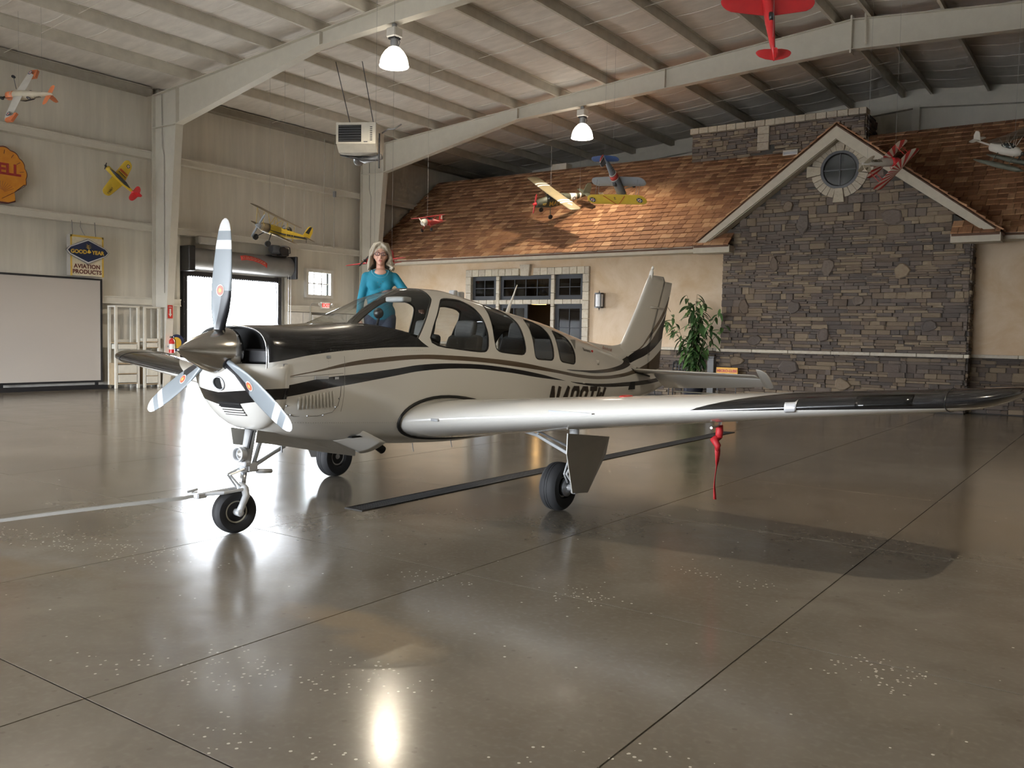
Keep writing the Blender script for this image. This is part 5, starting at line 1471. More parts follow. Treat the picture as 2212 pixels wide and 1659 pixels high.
MB().prism(D(.575, .325), 0, .172, .215).obj('diamond_rim', mat('rim_grey', (.2, .2, .2), .4), gd); MB().prism(D(.56, .305), 0, .215, .222).obj('diamond_border', mat('border_white', (.72, .72, .70), .4), gd)
MB().prism(D(.53, .275), 0, .222, .228).obj('diamond_face', mat('navy_enamel', (.012, .02, .055), .3), gd)
YEL = mat('sign_yellow', (.62, .40, .04), .4)
lettering('GOOD', .135, YEL, gd, frame4((.23, -.25, .615), (0, 1, 0), (0, 0, 1)), 'diamond_lettering', bold=.004); lettering('YEAR', .135, YEL, gd, frame4((.23, .26, .615), (0, 1, 0), (0, 0, 1)), 'diamond_lettering', bold=.004)
MB().prism([(-.03, .60), (.03, .59), (.08, .62), (.04, .66), (.02, .70), (-.01, .66)], 0, .228, .234).obj('winged_foot', YEL, gd)
for k in range(3): MB().prism([(-.005, .70 + k * .035), (.09 - k * .01, .745 + k * .04), (.015, .725 + k * .035)], 0, .228, .234).obj('wing_feather', YEL, gd); MB().prism([(.0, .70 + k * .035), (-.07 + k * .01, .745 + k * .04), (.0, .725 + k * .035)], 0, .228, .234).obj('wing_feather', YEL, gd)
MAR = mat('maroon_enamel', (.10, .022, .016), .45)
for tx_, z in (('AVIATION', .25), ('PRODUCTS', .11)): lettering(tx_, .145, MAR, gd, frame4((.171, .0, z), (0, 1, 0), (0, 0, 1)), 'sign_lettering', bold=.005, spacing=1.05)
for y in (-.33, .28): MB().tube([(.08, y, 1.04), (.04, y, 1.42)], .008, 6).obj('hanger_rod', DGREY, gd)
MB().tube([(.08, .0, 1.04), (.06, -.06, 1.15), (.06, -.12, 1.28), (.05, -.1, 1.42)], .006, 6).obj('supply_wire', DGREY, gd)
# projection board
bd = thing('projection_board', 'large glossy white board in a thin black frame on the floor by the wall', 'whiteboard', (XL + .28, 0, 0))
GLW = NB('glossy_white_board').done((.50, .46, .42), .06, 0., .5)
MB().box(0, .03, 7.6, 12.76, .22, 2.86).obj('board_face', GLW, bd)
b = MB(); b.box(-.01, .045, 7.55, 12.8, 2.84, 2.89); b.box(-.01, .045, 7.55, 12.8, .17, .22); b.box(-.01, .045, 12.75, 12.8, .22, 2.84); b.box(-.01, .045, 7.55, 7.6, .22, 2.84); b.obj('board_frame', BLACK, bd)
MB().box(-.05, .2, 7.6, 12.85, .0, .10).obj('base_rail', BLACK, bd)
for y in (8.0, 10.2, 12.6): MB().box(0, .04, y, y + .08, .1, .2).obj('support_foot', BLACK, bd)
# drawer shelving
WOOD = mat('raw_plywood_edge', (.38, .29, .18), .7); CABW = mat('cabinet_white', (.66, .63, .55), .55)
def shelf_unit(y0, y1, drawers, boards, h, lab):
    t = thing('drawer_shelving', lab, 'shelving', (XL + .30, (y0 + y1) / 2, 0)); hy = (y1 - y0) / 2
    for s_ in (-1, 1):
        for x in (.05, .36): MB().bevbox(x, x + .06, s_ * hy - (.07 if s_ > 0 else 0), s_ * hy + (0 if s_ > 0 else .07), 0, h, .006).obj('post', CABW, t)
        MB().box(.11, .36, s_ * (hy - .015) - .01, s_ * (hy - .015) + .01, .1, .68).obj('side_panel', WOOD, t)
    for z in boards: MB().box(.05, .42, -hy + .07, hy - .07, z, z + .025).obj('shelf_board', WOOD, t)
    for z0, z1 in drawers:
        d = MB().bevbox(.10, .425, -hy + .085, hy - .085, z0, z1, .006).obj('drawer', CABW, t)
    MB().box(.05, .42, -hy, hy, h, h + .04).obj('top_rail', CABW, t)
    MB().box(.02, .04, -hy + .05, hy - .05, .1, 1.3).obj('back_panel', CABW, t)
shelf_unit(12.92, 13.62, [(.16, .37), (.41, .63), (1.05, 1.18)], [.12, .385, .65, 1.2], 2.16, 'white open shelving with drawers beside the projection board')
shelf_unit(13.74, 14.24, [(.12, .31), (.33, .54), (1.10, 1.22), (1.26, 1.34)], [.08, .315, .56, 1.08, 1.235], 2.16, 'white open shelving with four drawers next to the steel column')
# fire extinguisher and its sign, on the column
fx = thing('fire_extinguisher', 'red fire extinguisher with white label on the steel column', 'extinguisher', (-21.57, 14.38, .95))
MB().lathe([(0, .055), (.01, .075), (.32, .075), (.36, .06), (.39, .03), (.42, .025)], (0, 0, 0), (0, 0, 1), 20).obj('cylinder', mat('extinguisher_red', (.48, .02, .018), .3), fx, 'auto')
MB().lathe([(.10, .077), (.25, .077)], (0, 0, 0), (0, 0, 1), 20, False).obj('label_band', WHITE, fx, True); MB().bevbox(-.03, .03, -.05, .04, .41, .46, .01).obj('valve_handle', BLACK, fx)
MB().tube([(0, .04, .43), (.03, .09, .36), (.04, .1, .12)], .012, 6).obj('hose', BLACK, fx); MB().box(-.17, -.06, -.02, .02, .15, .2).obj('wall_hook', MGREY, fx)
fs_ = thing('extinguisher_sign', 'red arrow fire extinguisher sign on the steel column', 'sign', (-21.64, 14.38, 2.08))
MB().box(0, .004, -.075, .075, -.18, .18).obj('sign_plate', mat('sign_red', (.50, .03, .02), .4), fs_)
MB().prism([(-.025, .08), (.025, .08), (.025, -.06), (.05, -.06), (0, -.14), (-.05, -.06), (-.025, -.06)], 0, .004, .006).obj('arrow', WHITE, fs_); lettering('FIRE', .05, WHITE, fs_, frame4((.006, 0, .125), (0, 1, 0), (0, 0, 1)), 'sign_lettering')
rs = thing('round_sign', 'round dark blue and yellow sign behind the fire extinguisher', 'sign', (-22.2, 14.95, 1.22))
MB().lathe([(0, .24), (.02, .24)], (0, 0, 0), (1, 0, 0), 32).obj('disc', mat('sign_blue', (.02, .03, .09), .4), rs); MB().lathe([(.02, .16), (.025, .16)], (0, -.02, 0), (1, 0, 0), 24).obj('yellow_centre', YEL, rs)
MB().box(-.2, .0, -.03, .03, -.03, .03).obj('bracket', MGREY, rs)
# unit heater hung from the roof
ht = thing('unit_heater', 'white gas unit heater with dark louvers hung below the roof purlins', 'heater', (-16.03, 15.98, 6.42), (0, 0, math.radians(28)))
HW = mat('heater_white', (.60, .57, .50), .5)
b = MB(); b.prism([(-.38, -.18), (.40, -.18), (.40, .34), (-.38, .34)], 0, -.5, .5); b.obj('cabinet', HW, ht)
MB().prism([(-.40, -.18), (.40, -.18), (.30, -.36), (-.22, -.36)], 0, -.48, .5).obj('sloped_base', HW, ht)
MB().box(-.44, .14, -.385, -.38, -.13, .28).obj('louver_recess', MATS['pit_black'], ht)
for k in range(7): MB().prism([(-.40, -.12 + k * .06), (-.385, -.095 + k * .06), (-.38, -.095 + k * .06), (-.395, -.12 + k * .06)], 0, -.43, .13).obj('louver', DGREY, ht)
for k in range(8): MB().box(.36, .42, -.385, -.38, -.1 + k * .045, -.08 + k * .045).obj('vent_slot', BLACK, ht)
MB().box(.2, .3, -.384, -.38, -.14, -.12).obj('name_plate', DGREY, ht)
for x, y, dx in ((-.3, .2, -.25), (.3, .2, -.2)): MB().tube([(x, y, .34), (x + dx * 1.8, y + .1, 2.02)], .012, 6).obj('hanger_rod', DGREY, ht)
b = MB(); b.tube([(-.05, .3, -.42), (.1, .1, -.5), (.55, .0, -.42)], .07, 14); b.obj('flue_pipe', mat('galvanised', (.30, .31, .32), .4, .6), ht, True)
MB().lathe([(0, .1), (.03, .16), (.05, .16), (.06, .05)], (-.12, .35, -.42), (-.6, .5, .1), 18).obj('flue_cap', MATS['galvanised'], ht, True)
MB().tube([(-.45, -.2, -.42), (-.1, .2, -.38), (.4, .2, -.38)], .016, 6).obj('support_angle', BLACK, ht); MB().tube([(-.45, -.2, -.42), (.1, -.25, -.55), (.56, -.2, -.55)], .016, 6).obj('support_angle', BLACK, ht)
MB().bevbox(.54, .57, -.25, -.2, -.75, .1, .006).obj('bracket_arm', BLACK, ht)
b = MB(); b.tube([(.5, .2, .2), (.65, .2, .3), (.8, .2, .3), (1.0, .2, .42)], .02, 8); b.obj('gas_line', MGREY, ht, True)
# ------------------------------------------------------------------ by the stone gable
def patio_chair(x, y, rz, lab):
    t = thing('patio_chair', lab, 'chair', (x, y, 0), (0, 0, rz), 'black metal patio chairs')
    MB().bevbox(-.25, .25, -.25, .22, .42, .45, .012).obj('seat', BLACK, t)
    for sx in (-1, 1):
        MB().tube([(sx * .23, -.23, .43), (sx * .24, -.27, .06)], .016, 8).obj('leg', BLACK, t); MB().tube([(sx * .24, -.27, .06), (sx * .245, -.28, 0)], .02, 8).obj('leg_tip', ALU, t)
        MB().tube([(sx * .23, .2, .43), (sx * .24, .26, 0)], .016, 8).obj('leg', BLACK, t)
        MB().tube([(sx * .25, .2, .43), (sx * .26, .27, .7), (sx * .25, .33, .96)], .017, 8).obj('back_post', BLACK, t)
        MB().tube([(sx * .26, .24, .62), (sx * .28, .0, .65), (sx * .28, -.2, .63), (sx * .25, -.22, .44)], .014, 8).obj('arm', BLACK, t)
    MB().tube([(-.25, .33, .96), (0, .34, .985), (.25, .33, .96)], .022, 8).obj('top_rail', BLACK, t)
    for k in range(5): MB().tube([(-.25, .245 + k * .02, .56 + k * .09), (.25, .245 + k * .02, .56 + k * .09)], .014, 6).obj('lattice_bar', BLACK, t)
    for k in range(5): MB().tube([(-.17 + k * .085, .235, .52), (-.17 + k * .085, .33, .95)], .014, 6).obj('lattice_bar', BLACK, t)
patio_chair(-10.15, 22.42, math.radians(12), 'black metal patio chair with lattice back beside the potted plant')
patio_chair(-11.25, 22.38, math.radians(-10), 'black metal patio chair behind the airplane tail against the stone wainscot')
pl = thing('potted_plant', 'tall leafy green plant with drooping leaves in a black pot', 'plant', (-9.58, 22.05, 0))
MB().lathe([(0, .20), (.02, .21), (.30, .27), (.36, .28), (.36, .25), (.30, .24)], (0, 0, 0), (0, 0, 1), 28).obj('pot', mat('black_pot', (.012, .013, .02), .35), pl, 'auto')
MB().lathe([(.29, .24), (.30, .24)], (0, 0, 0), (0, 0, 1), 20).obj('soil', mat('dark_soil', (.04, .03, .02), .95), pl)
LEAFM = NB('leaf_green'); r_ = LEAFM.rndv(); LEAFM = LEAFM.done(LEAFM.mix(r_, (.022, .06, .016), (.075, .15, .042)), .42)
BARK = mat('green_stem', (.09, .085, .035), .7)
def leaf_mesh():
    b = MB(); rows = []
    for i in range(6):
        t = i / 5; wd = .040 * math.sin(PI * min(max(t * .92 + .06, 0), 1)) ** .8; y = t * .26; z = -.12 * t * t
        rows.append([(-wd, y, z + wd * .3), (0, y, z), (wd, y, z + wd * .3)])
    b.loft(rows, False, False); return b
lf0 = None; r = random.Random(5)
stems = []
for k in range(17):
    az = 2 * PI * k / 17 + r.uniform(-.2, .2); reach = r.uniform(.2, .85) if k % 3 else r.uniform(.05, .3); hh = r.uniform(1.1, 2.0) if reach > .3 else r.uniform(1.6, 2.5)
    P = [Vector((.06 * math.cos(az), .06 * math.sin(az), .3))]
    for t in (.25, .5, .75, 1.): P.append(Vector((reach * t ** 1.6 * math.cos(az) + r.uniform(-.03, .03), reach * .5 * t ** 1.6 * math.sin(az), .3 + hh * (t * 1.15 - .15 * t * t))))
    stems.append(P)
stems[2] = [Vector(p) for p in ((0, 0, .3), (-.15, -.02, .9), (-.35, -.03, 1.5), (-.65, -.03, 1.95), (-.95, -.03, 2.12))]
stems[5] = [Vector(p) for p in ((0, 0, .3), (.1, -.04, .9), (.3, -.05, 1.55), (.5, -.06, 2.0), (.72, -.08, 2.4))]
stems[9] = [Vector(p) for p in ((0, 0, .3), (.0, -.04, 1.0), (-.03, -.05, 1.6), (.02, -.06, 2.2), (.05, -.08, 2.62))]
nl = 0
for P in stems:
    MB().tube(P, [.012, .011, .009, .007, .004], 5).obj('stem', BARK, pl)
    for j in range(17):
        t = .28 + .72 * j / 16; f_ = t * 4; i = min(int(f_), 3); p = P[i].lerp(P[i + 1], f_ - i)
        az = r.uniform(0, 2 * PI); T = Matrix.Translation(p) @ Matrix.Rotation(az, 4, 'Z') @ Matrix.Rotation(r.uniform(-.7, .3), 4, 'X') @ Matrix.Rotation(r.uniform(-.3, .3), 4, 'Y') @ Matrix.Scale(r.uniform(.85, 1.5), 4)
        if lf0 is None: o = lf0 = leaf_mesh().obj('leaf', LEAFM, pl, True)
        else: o = share(lf0, pl)
        o.matrix_local = T; nl += 1
ms = thing('yellow_sign', 'small yellow sign lettered micro-lube in red on thin legs by the stone wall', 'sign', (-8.62, 21.98, 0))
MB().bevbox(-.29, .29, -.015, .015, .60, .88, .006).obj('sign_plate', mat('sign_orange_yellow', (.66, .32, .012), .45), ms)
lettering('MICRO-LUBE', .095, mat('sign_lettering_red', (.42, .03, .01), .45), ms, frame4((0, -.019, .79), (1, 0, 0), (0, 0, 1)), 'sign_lettering', bold=.004)
MB().box(-.27, .27, -.018, -.015, .68, .705).obj('red_line', MATS['sign_lettering_red'], ms)
for x in (-.25, .25): MB().tube([(x, 0, 0), (x, 0, .62)], .01, 6).obj('leg', BLACK, ms); MB().tube([(x, -.14, .012), (x, .14, .012)], .012, 6).obj('foot', BLACK, ms)
pd = thing('grey_pedestal', 'narrow grey pedestal post with a wooden side between plant and yellow sign', 'pedestal', (-9.1, 22.1, 0))
MB().bevbox(-.09, .09, -.09, .09, 0, 1.12, .01).obj('shaft', mat('pedestal_grey', (.15, .15, .15), .6), pd); MB().bevbox(-.11, .11, -.11, .11, 1.12, 1.16, .01).obj('cap', MATS['pedestal_grey'], pd); MB().box(-.105, -.09, -.05, .05, .3, .9).obj('wood_strip', mat('red_wood', (.16, .06, .03), .6), pd)
# boxes left on the roof ridge
bx = thing('white_box', 'white carton left on the ridge of the cedar shake roof', 'box', (-16.9, 26.85, roof_z(26.65) - .06))
MB().bevbox(-.3, .3, -.2, .2, 0, .3, .01).obj('carton', mat('carton_white', (.6, .57, .5), .7), bx); MB().box(-.3, .3, -.02, .02, .3, .303).obj('tape', mat('tan_tape', (.4, .3, .18), .5), bx)
vt = thing('roof_vent_box', 'small white vent box on the shingles beside the gable peak', 'vent', (-8.5, 26.15, roof_z(26.15) - .02))
MB().bevbox(-.22, .22, -.1, .1, 0, .16, .01).obj('vent_body', WHITE, vt); MB().box(-.2, .2, -.104, -.1, .03, .1).obj('vent_grille', MGREY, vt)
# ------------------------------------------------------------------ tow bar and pitot cover
tb = thing('tow_bar', 'long flat metal tow bar hooked to the nose wheel', 'tow bar', (-5.7, 4.35, 0))
P = [Vector(p) - Vector((-5.7, 4.35, 0)) for p in ((-5.80, 4.10, .325), (-5.89, 4.019, .30), (-6.277, 3.703, .24), (-6.625, 3.425, .18), (-6.947, 3.171, .12), (-7.45, 2.78, .03))]
b = MB(); rings = []
for i, p in enumerate(P):
    d = (P[min(i + 1, 5)] - P[max(i - 1, 0)]).normalized(); s_ = d.cross(Vector((0, 0, 1))).normalized()
    rings.append([tuple(p + s_ * .022 + Vector((0, 0, .012))), tuple(p - s_ * .022 + Vector((0, 0, .012))), tuple(p - s_ * .022 - Vector((0, 0, .012))), tuple(p + s_ * .022 - Vector((0, 0, .012)))])
b.loft(rings); b.obj('bar', mat('tow_bar_steel', (.13, .12, .10), .6, .0), tb)
for s_ in (-.045, .045): MB().tube([(s_ + .0, .05, .345), (s_ - .02, -.12, .338), (-.10, -.25, .325)], .014, 8).obj('yoke_arm', APG, tb)
MB().bevbox(-.16, -.06, -.29, -.20, .30, .345, .01).obj('hinge_block', APG, tb); MB().tube([(-.2, -.2, .35), (-.15, -.33, .35)], .012, 6).obj('lock_pin', APG, tb)
pc = thing('pitot_cover', 'red pitot cover with a long ribbon streamer hanging below the wing', 'cover', (AX + 3.07, AY + 2.74, .915))
RCL = mat('red_nylon', (.40, .012, .016), .6)
MB().tube([(0, .03, 0.0), (0, .03, -.05), (0, .02, -.1)], [.026, .03, .028], 10).obj('sleeve', RCL, pc, True); MB().tube([(0, .03, -.09), (-.03, .0, -.12), (.01, -.02, -.16), (0, 0, -.2)], [.028, .034, .026, .014], 8).obj('knot', RCL, pc, True)
rings = []
for k in range(15):
    t = k / 14; z = -.18 - .41 * t; tw = .5 + 1.2 * math.sin(3 * t); wd = .022 if t < .3 else .012
    cx_ = -.012 * t + .006 * math.sin(7 * t); rings.append([(cx_ + wd * math.cos(tw), wd * math.sin(tw), z), (cx_ - wd * math.cos(tw), -wd * math.sin(tw), z)])
o = MB().loft(rings, False, False).obj('streamer', RCL, pc, True); md = o.modifiers.new('t', 'SOLIDIFY'); md.thickness = .003

# ------------------------------------------------------------------ hanging model airplanes
def star_poly(r, rot=PI / 2): return [((r if k % 2 == 0 else r * .42) * math.cos(rot + PI * k / 5), (r if k % 2 == 0 else r * .42) * math.sin(rot + PI * k / 5)) for k in range(10)]
NAVY = mat('insignia_blue', (.012, .014, .04), .5); INSW = mat('insignia_white', (.75, .74, .70), .5); INSR = mat('insignia_red', (.42, .03, .02), .5)
class Model:
    def __init__(s, name, label, P, F, L, k=1.):
        F = Vector(F).normalized(); L = Vector(L); L = (L - F * L.dot(F)).normalized(); U = F.cross(L)
        s.t = thing(name, label, 'model airplane', P, group='model airplanes hung in the hangar')
        s.t.matrix_world = Matrix(((L.x, -F.x, U.x, P[0]), (L.y, -F.y, U.y, P[1]), (L.z, -F.z, U.z, P[2]), (0, 0, 0, 1))) @ Matrix.Scale(k, 4)
        s.M = s.t.matrix_world.copy()
    def fus(s, sec, m, nm='fuselage', n=14):
        rings = [[(w_ * math.cos(2 * PI * k / n), y, zc + h * math.sin(2 * PI * k / n)) for k in range(n)] for y, w_, h, zc in sec]
        return MB().loft(rings[::-1]).obj(nm, m, s.t, True)
    def wing(s, nm, m, y, z, half, chord, dih=.03, taper=.85, th=.10, tip=.5, sweep=0., parent=None):
        b = MB()
        rings = []
        for u in (-1, -.985, -.95, -.9, -.8, -.5, 0, .5, .8, .9, .95, .985, 1):
            a = abs(u); c = chord * (1 - (1 - taper) * a); e = 1.
            if a > 1 - tip * chord / half: q = (a - (1 - tip * chord / half)) / (tip * chord / half); e = math.sqrt(max(1 - q * q, .02))
            c2 = c * e; yy = y + sweep * a + (c - c2) * .45
            rings.append([(u * half, yy + c2 * x, z + a * half * dih + zz * c2) for x, zz in airfoil(8, th)])
        return b.loft([r_[::-1] for r_ in rings]).obj(nm, m, parent or s.t, True)
    def slab(s, nm, m, poly, t, x=0.):
        return MB().prism(poly, 0, x - t / 2, x + t / 2).obj(nm, m, s.t)
    def prop(s, y, z, r, m=DGREY, ang=.6):
        for a in (ang, ang + PI):
            d = Vector((math.cos(a), 0, math.sin(a)))
            o = MB().tube([Vector((0, y, z)) + d * r * t for t in (0, .4, .8, 1)], [r * .05, r * .09, r * .08, r * .03], 6).obj('propeller_blade', m, s.t)
        MB().lathe([(0, .004), (.02 * r / .15, .02 * r / .15), (.06 * r / .15, .03 * r / .15)], (0, y - .04 * r / .15, z), (0, 1, 0), 10).obj('spinner', m, s.t, True)
    def wheels(s, x, y, z, r, leg, m=DGREY):
        for sg in (-1, 1):
            MB().tube([(sg * x * .4, y + leg[0], leg[1]), (sg * x, y, z)], r * .16, 6).obj('gear_leg', m, s.t)
            MB().lathe([(-.25 * r, r * .6), (-.3 * r, r * .9), (0, r), (.3 * r, r * .9), (.25 * r, r * .6)], (sg * x, y, z), (1, 0, 0), 16).obj('wheel', RUBBER, s.t, 'auto')
    def strut(s, p, q, m, r=.006):
        MB().tube([p, q], r, 5).obj('strut', m, s.t)
    def roundel(s, x, y, z, r, up=1, parent=None, nrm=None):
        """blue disc, white star, red centre lying on a wing or (nrm='x') on the fuselage side"""
        for rr, poly, m, h in ((r, [(r * math.cos(2 * PI * k / 20), r * math.sin(2 * PI * k / 20)) for k in range(20)], NAVY, .001), (r, star_poly(r * .95, -PI / 2), INSW, .003), (r, [(r * .3 * math.cos(2 * PI * k / 12), r * .3 * math.sin(2 * PI * k / 12)) for k in range(12)], INSR, .005)):
            if nrm == 'x':
                if m is INSR: continue
                MB().prism([(y + a, z + c) for a, c in poly], 0, x, x + h).obj('insignia', m, parent or s.t)
            else: MB().prism([(x + a, y + c) for a, c in poly], 2, min(z, z + up * h), max(z, z + up * h)).obj('insignia', m, parent or s.t)
    def words(s, body, size, m, o, x, y, nm='lettering', **kw): return lettering(body, size, m, s.t, frame4(o, x, y), nm, **kw)
    def hang(s, *pts):
        for p in pts:
            wp = s.M @ Vector(p); top = rafter_top(wp.x) + .225
            q = s.M.inverted() @ Vector((wp.x, wp.y, top))
            MB().tube([p, tuple(q)], .0025, 4).obj('hanging_wire', mat('wire_grey', (.25, .25, .25), .5), s.t)
def fin_(h, c0, y, z): return [(y, z), (y + c0 * .35, z + h * .85), (y + c0 * .55, z + h), (y + c0 * .95, z + h * .95), (y + c0 * 1.1, z + h * .5), (y + c0, z)]
MY = mat('model_yellow', (.58, .40, .035), .45); MRD = mat('model_red', (.48, .022, .025), .4); MOR = mat('model_orange', (.50, .15, .06), .45); MCR = mat('model_cream', (.55, .49, .38), .5); MOL = mat('model_olive', (.055, .058, .04), .55)
MGR = mat('model_grey', (.17, .185, .21), .45); MTAN = mat('model_pale_tan', (.22, .18, .105), .5); MBK = mat('model_black', (.02, .02, .02), .45); MWH = mat('model_white', (.70, .68, .63), .45)
MBR = mat('model_brown', (.13, .10, .06), .5)
# 1 white and orange trainer
m = Model('trainer_model', 'white and orange military trainer model banking near the eave', (-19.85, 9.63, 6.59), (-.963, -.271, .012), (-.118, .46, .88), 1.0)
m.fus([(-.42, .05, .05, 0), (-.40, .085, .09, 0), (-.25, .095, .105, 0), (0, .09, .12, .01), (.3, .065, .085, .015), (.62, .035, .05, .03), (.80, .015, .03, .045)], MCR)
m.fus([(-.425, .05, .05, 0), (-.405, .088, .093, 0), (-.20, .098, .108, 0)], MOR, 'orange_cowl'); m.fus([(-.2, .05, .03, .09), (-.05, .055, .07, .11), (.2, .04, .05, .10), (.3, .01, .02, .08)], MBK, 'canopy')
w1 = m.wing('wing', MWH, -.18, -.05, .70, .27, .08, .72)
for sg in (-1, 1):
    MB().prism([(sg * .50, -.155), (sg * .71, -.12), (sg * .71, .06), (sg * .50, .10)][::sg], 2, -.035 + .03, .025 + .03).obj('orange_wing_tip', MOR, m.t); m.roundel(sg * .58, -.03, -.05 - .012, .055, -1); m.roundel(sg * .58, -.03, .06, .055, 1)
m.roundel(.085, .2, .02, .05, nrm='x'); m.roundel(-.089, .2, .02, .05, nrm='x'); m.words('NAVY', .07, MBK, (-.065, .42, .03), (0, -1, 0), (0, 0, 1)); m.words('NAVY', .07, MBK, (.065, .42, .03), (0, 1, 0), (0, 0, 1))
m.wing('tailplane', MOR, .62, .05, .27, .15, .02, .8); m.slab('fin', MOR, fin_(.24, .17, .58, .05), .018); m.prop(-.45, 0, .2, MBK); m.wheels(.3, -.18, -.24, .045, (0, -.06)); m.hang((0, -.2, .1), (0, .5, .05))
# 2 yellow navy trainer on the wall
m = Model('yellow_trainer_model', 'yellow navy trainer model with red tail mounted flat on the wall', (-22.12, 13.22, 5.52), (0, -.80, .60), (0, -.60, -.80))
m.fus([(-.46, .04, .04, 0), (-.44, .065, .065, 0), (-.2, .07, .08, 0), (.1, .06, .075, 0), (.4, .035, .045, .01), (.52, .022, .03, .015)], MY)
m.fus([(-.40, .012, .01, .06), (-.15, .045, .06, .07), (.12, .045, .06, .07), (.3, .012, .02, .055)], MBK, 'canopy')
m.wing('wing', MY, -.2, -.045, .60, .36, .05, .66, .1, .3)
m.fus([(.40, .037, .047, .01), (.5, .026, .034, .015), (.62, .012, .02, .02)], MRD, 'red_tail_cone'); m.wing('tailplane', MRD, .42, .03, .24, .20, 0, .8); m.slab('fin', MRD, fin_(.2, .2, .42, .04), .016); m.prop(-.5, 0, .16, MBK)
m.words('NAVY', .085, MBK, (.43, -.03, .012), (1, 0, 0), (0, -1, 0)); m.roundel(-.45, -.05, .012, .05, 1)
for x in (-.22, -.25, -.16): MB().box(x - .008, x + .008, -.17, .08, .0, .006).obj('wing_stripe', INSR if x < -.2 else MBK, m.t)
MB().box(-.03, .03, -.03, .03, -.475, -.06).obj('wall_mount', DGREY, m.t)
# 3 yellow and black biplane over the roll-up door
m = Model('yellow_biplane_model', 'yellow and black biplane model hanging above the roll-up door', (-18.36, 15.42, 4.19), (-.083, -.985, .152), (.933, -.13, -.335), 1.22)
m.fus([(-.50, .05, .06, .0), (-.46, .075, .09, 0), (-.2, .085, .11, 0), (.1, .08, .10, .0), (.4, .05, .07, .02), (.72, .018, .035, .045)], MY)
m.fus([(-.52, .05, .06, .0), (-.45, .079, .093, .0), (-.30, .086, .106, .0)], MBR, 'cowl')
for sg in (-1, 1): MB().tube([(sg * .083, -.3, -.01), (sg * .086, .0, -.015), (sg * .062, .35, .01), (sg * .025, .68, .03)], [.006, .016, .022, .02], 6).obj('side_stripe', MBK, m.t)
m.wing('upper_wing', MBR, -.38, .30, .95, .30, .01, .95, .08); m.wing('lower_wing', MBR, -.28, -.07, .86, .28, .03, .95, .08)
for sg in (-1, 1):
    for x in (.62,):
        m.strut((sg * x, -.32, .30), (sg * x, -.22, -.05), MY); m.strut((sg * x, -.14, .30), (sg * x, -.05, -.05), MY); m.strut((sg * x, -.32, .30), (sg * x, -.05, -.05), MY, .004)
    m.strut((sg * .07, -.25, .09), (sg * .16, -.32, .30), MY); m.strut((sg * .07, -.05, .09), (sg * .16, -.12, .30), MY); m.strut((sg * .07, -.25, .09), (sg * .16, -.12, .30), MY)
m.fus([(.12, .03, .02, .09), (.16, .045, .045, .12), (.22, .04, .04, .12), (.26, .02, .02, .1)], MBK, 'pilot_head'); m.fus([(.0, .04, .01, .1), (.04, .05, .05, .12), (.07, .04, .02, .1)], MGR, 'windscreen')
m.wing('tailplane', MBR, .58, .05, .34, .18, 0, .8); m.slab('fin', MY, fin_(.25, .2, .56, .06), .018); m.slab('fin_band', MBK, [(.60, .15), (.66, .29), (.72, .31), (.70, .14)], .021); m.prop(-.55, 0, .30, MGR, 1.2); m.wheels(.26, -.36, -.28, .07, (.1, -.08), MBK)
m.strut((0, .68, .03), (0, .72, -.06), MBK); m.hang((-.3, -.2, .3), (.3, -.2, .3), (0, .6, .06))
# 4 red racer seen from above
m = Model('red_racer_model', 'bright red low-wing racer model hanging nose-up by the ridge', (-4.63, 12.98, 6.48), (-.186, .18, .966), (-.799, -.6, -.042))
m.fus([(-.42, .05, .05, 0), (-.38, .085, .085, 0), (-.1, .085, .10, 0), (.2, .07, .085, 0), (.55, .04, .05, .01), (.84, .015, .03, .02)], MRD)
m.wing('wing', MRD, -.24, -.04, .70, .33, .06, .8, .10, .55); m.fus([(.10, .03, .02, .07), (.16, .04, .045, .09), (.23, .035, .03, .08)], MBK, 'cockpit'); m.wing('tailplane', MRD, .66, .02, .26, .19, 0, .75, .07, .7); m.slab('fin', MRD, fin_(.14, .16, .66, .03), .02); m.prop(-.46, 0, .2, MBK); m.hang((0, -.2, .08), (0, .5, .06))
# 5 small red cabin airplane
m = Model('red_cabin_model', 'small red and white high-wing cabin airplane model above the shake roof', (-14.5, 16.92, 4.4), (.015, -.998, -.069), (.999, .012, .046))
m.fus([(-.30, .04, .04, -.02), (-.28, .075, .075, -.02), (-.18, .07, .085, -.01), (.05, .06, .10, .01), (.3, .03, .045, .02), (.5, .012, .02, .04)], MRD); m.fus([(-.31, .04, .04, -.02), (-.29, .079, .079, -.02), (-.19, .073, .085, -.01)], MWH, 'cowl_ring'); m.fus([(-.15, .05, .01, .06), (-.1, .062, .04, .07), (.06, .058, .035, .07), (.12, .04, .01, .06)], MBK, 'cabin_glass')
m.wing('wing', MRD, -.16, .115, .54, .17, .02, .9, .09); m.wing('tailplane', MRD, .36, .04, .19, .1, 0, .8); m.slab('fin', MRD, fin_(.17, .14, .34, .05), .014); m.slab('fin_panel', MWH, [(.40, .1), (.44, .18), (.48, .18), (.47, .09)], .018); m.prop(-.33, -.02, .14, MWH, 2.2); m.wheels(.15, -.16, -.20, .045, (.04, -.05), MRD)
for sg in (-1, 1): m.strut((sg * .06, -.1, -.02), (sg * .3, -.1, .12), MRD)
m.hang((0, -.1, .12))
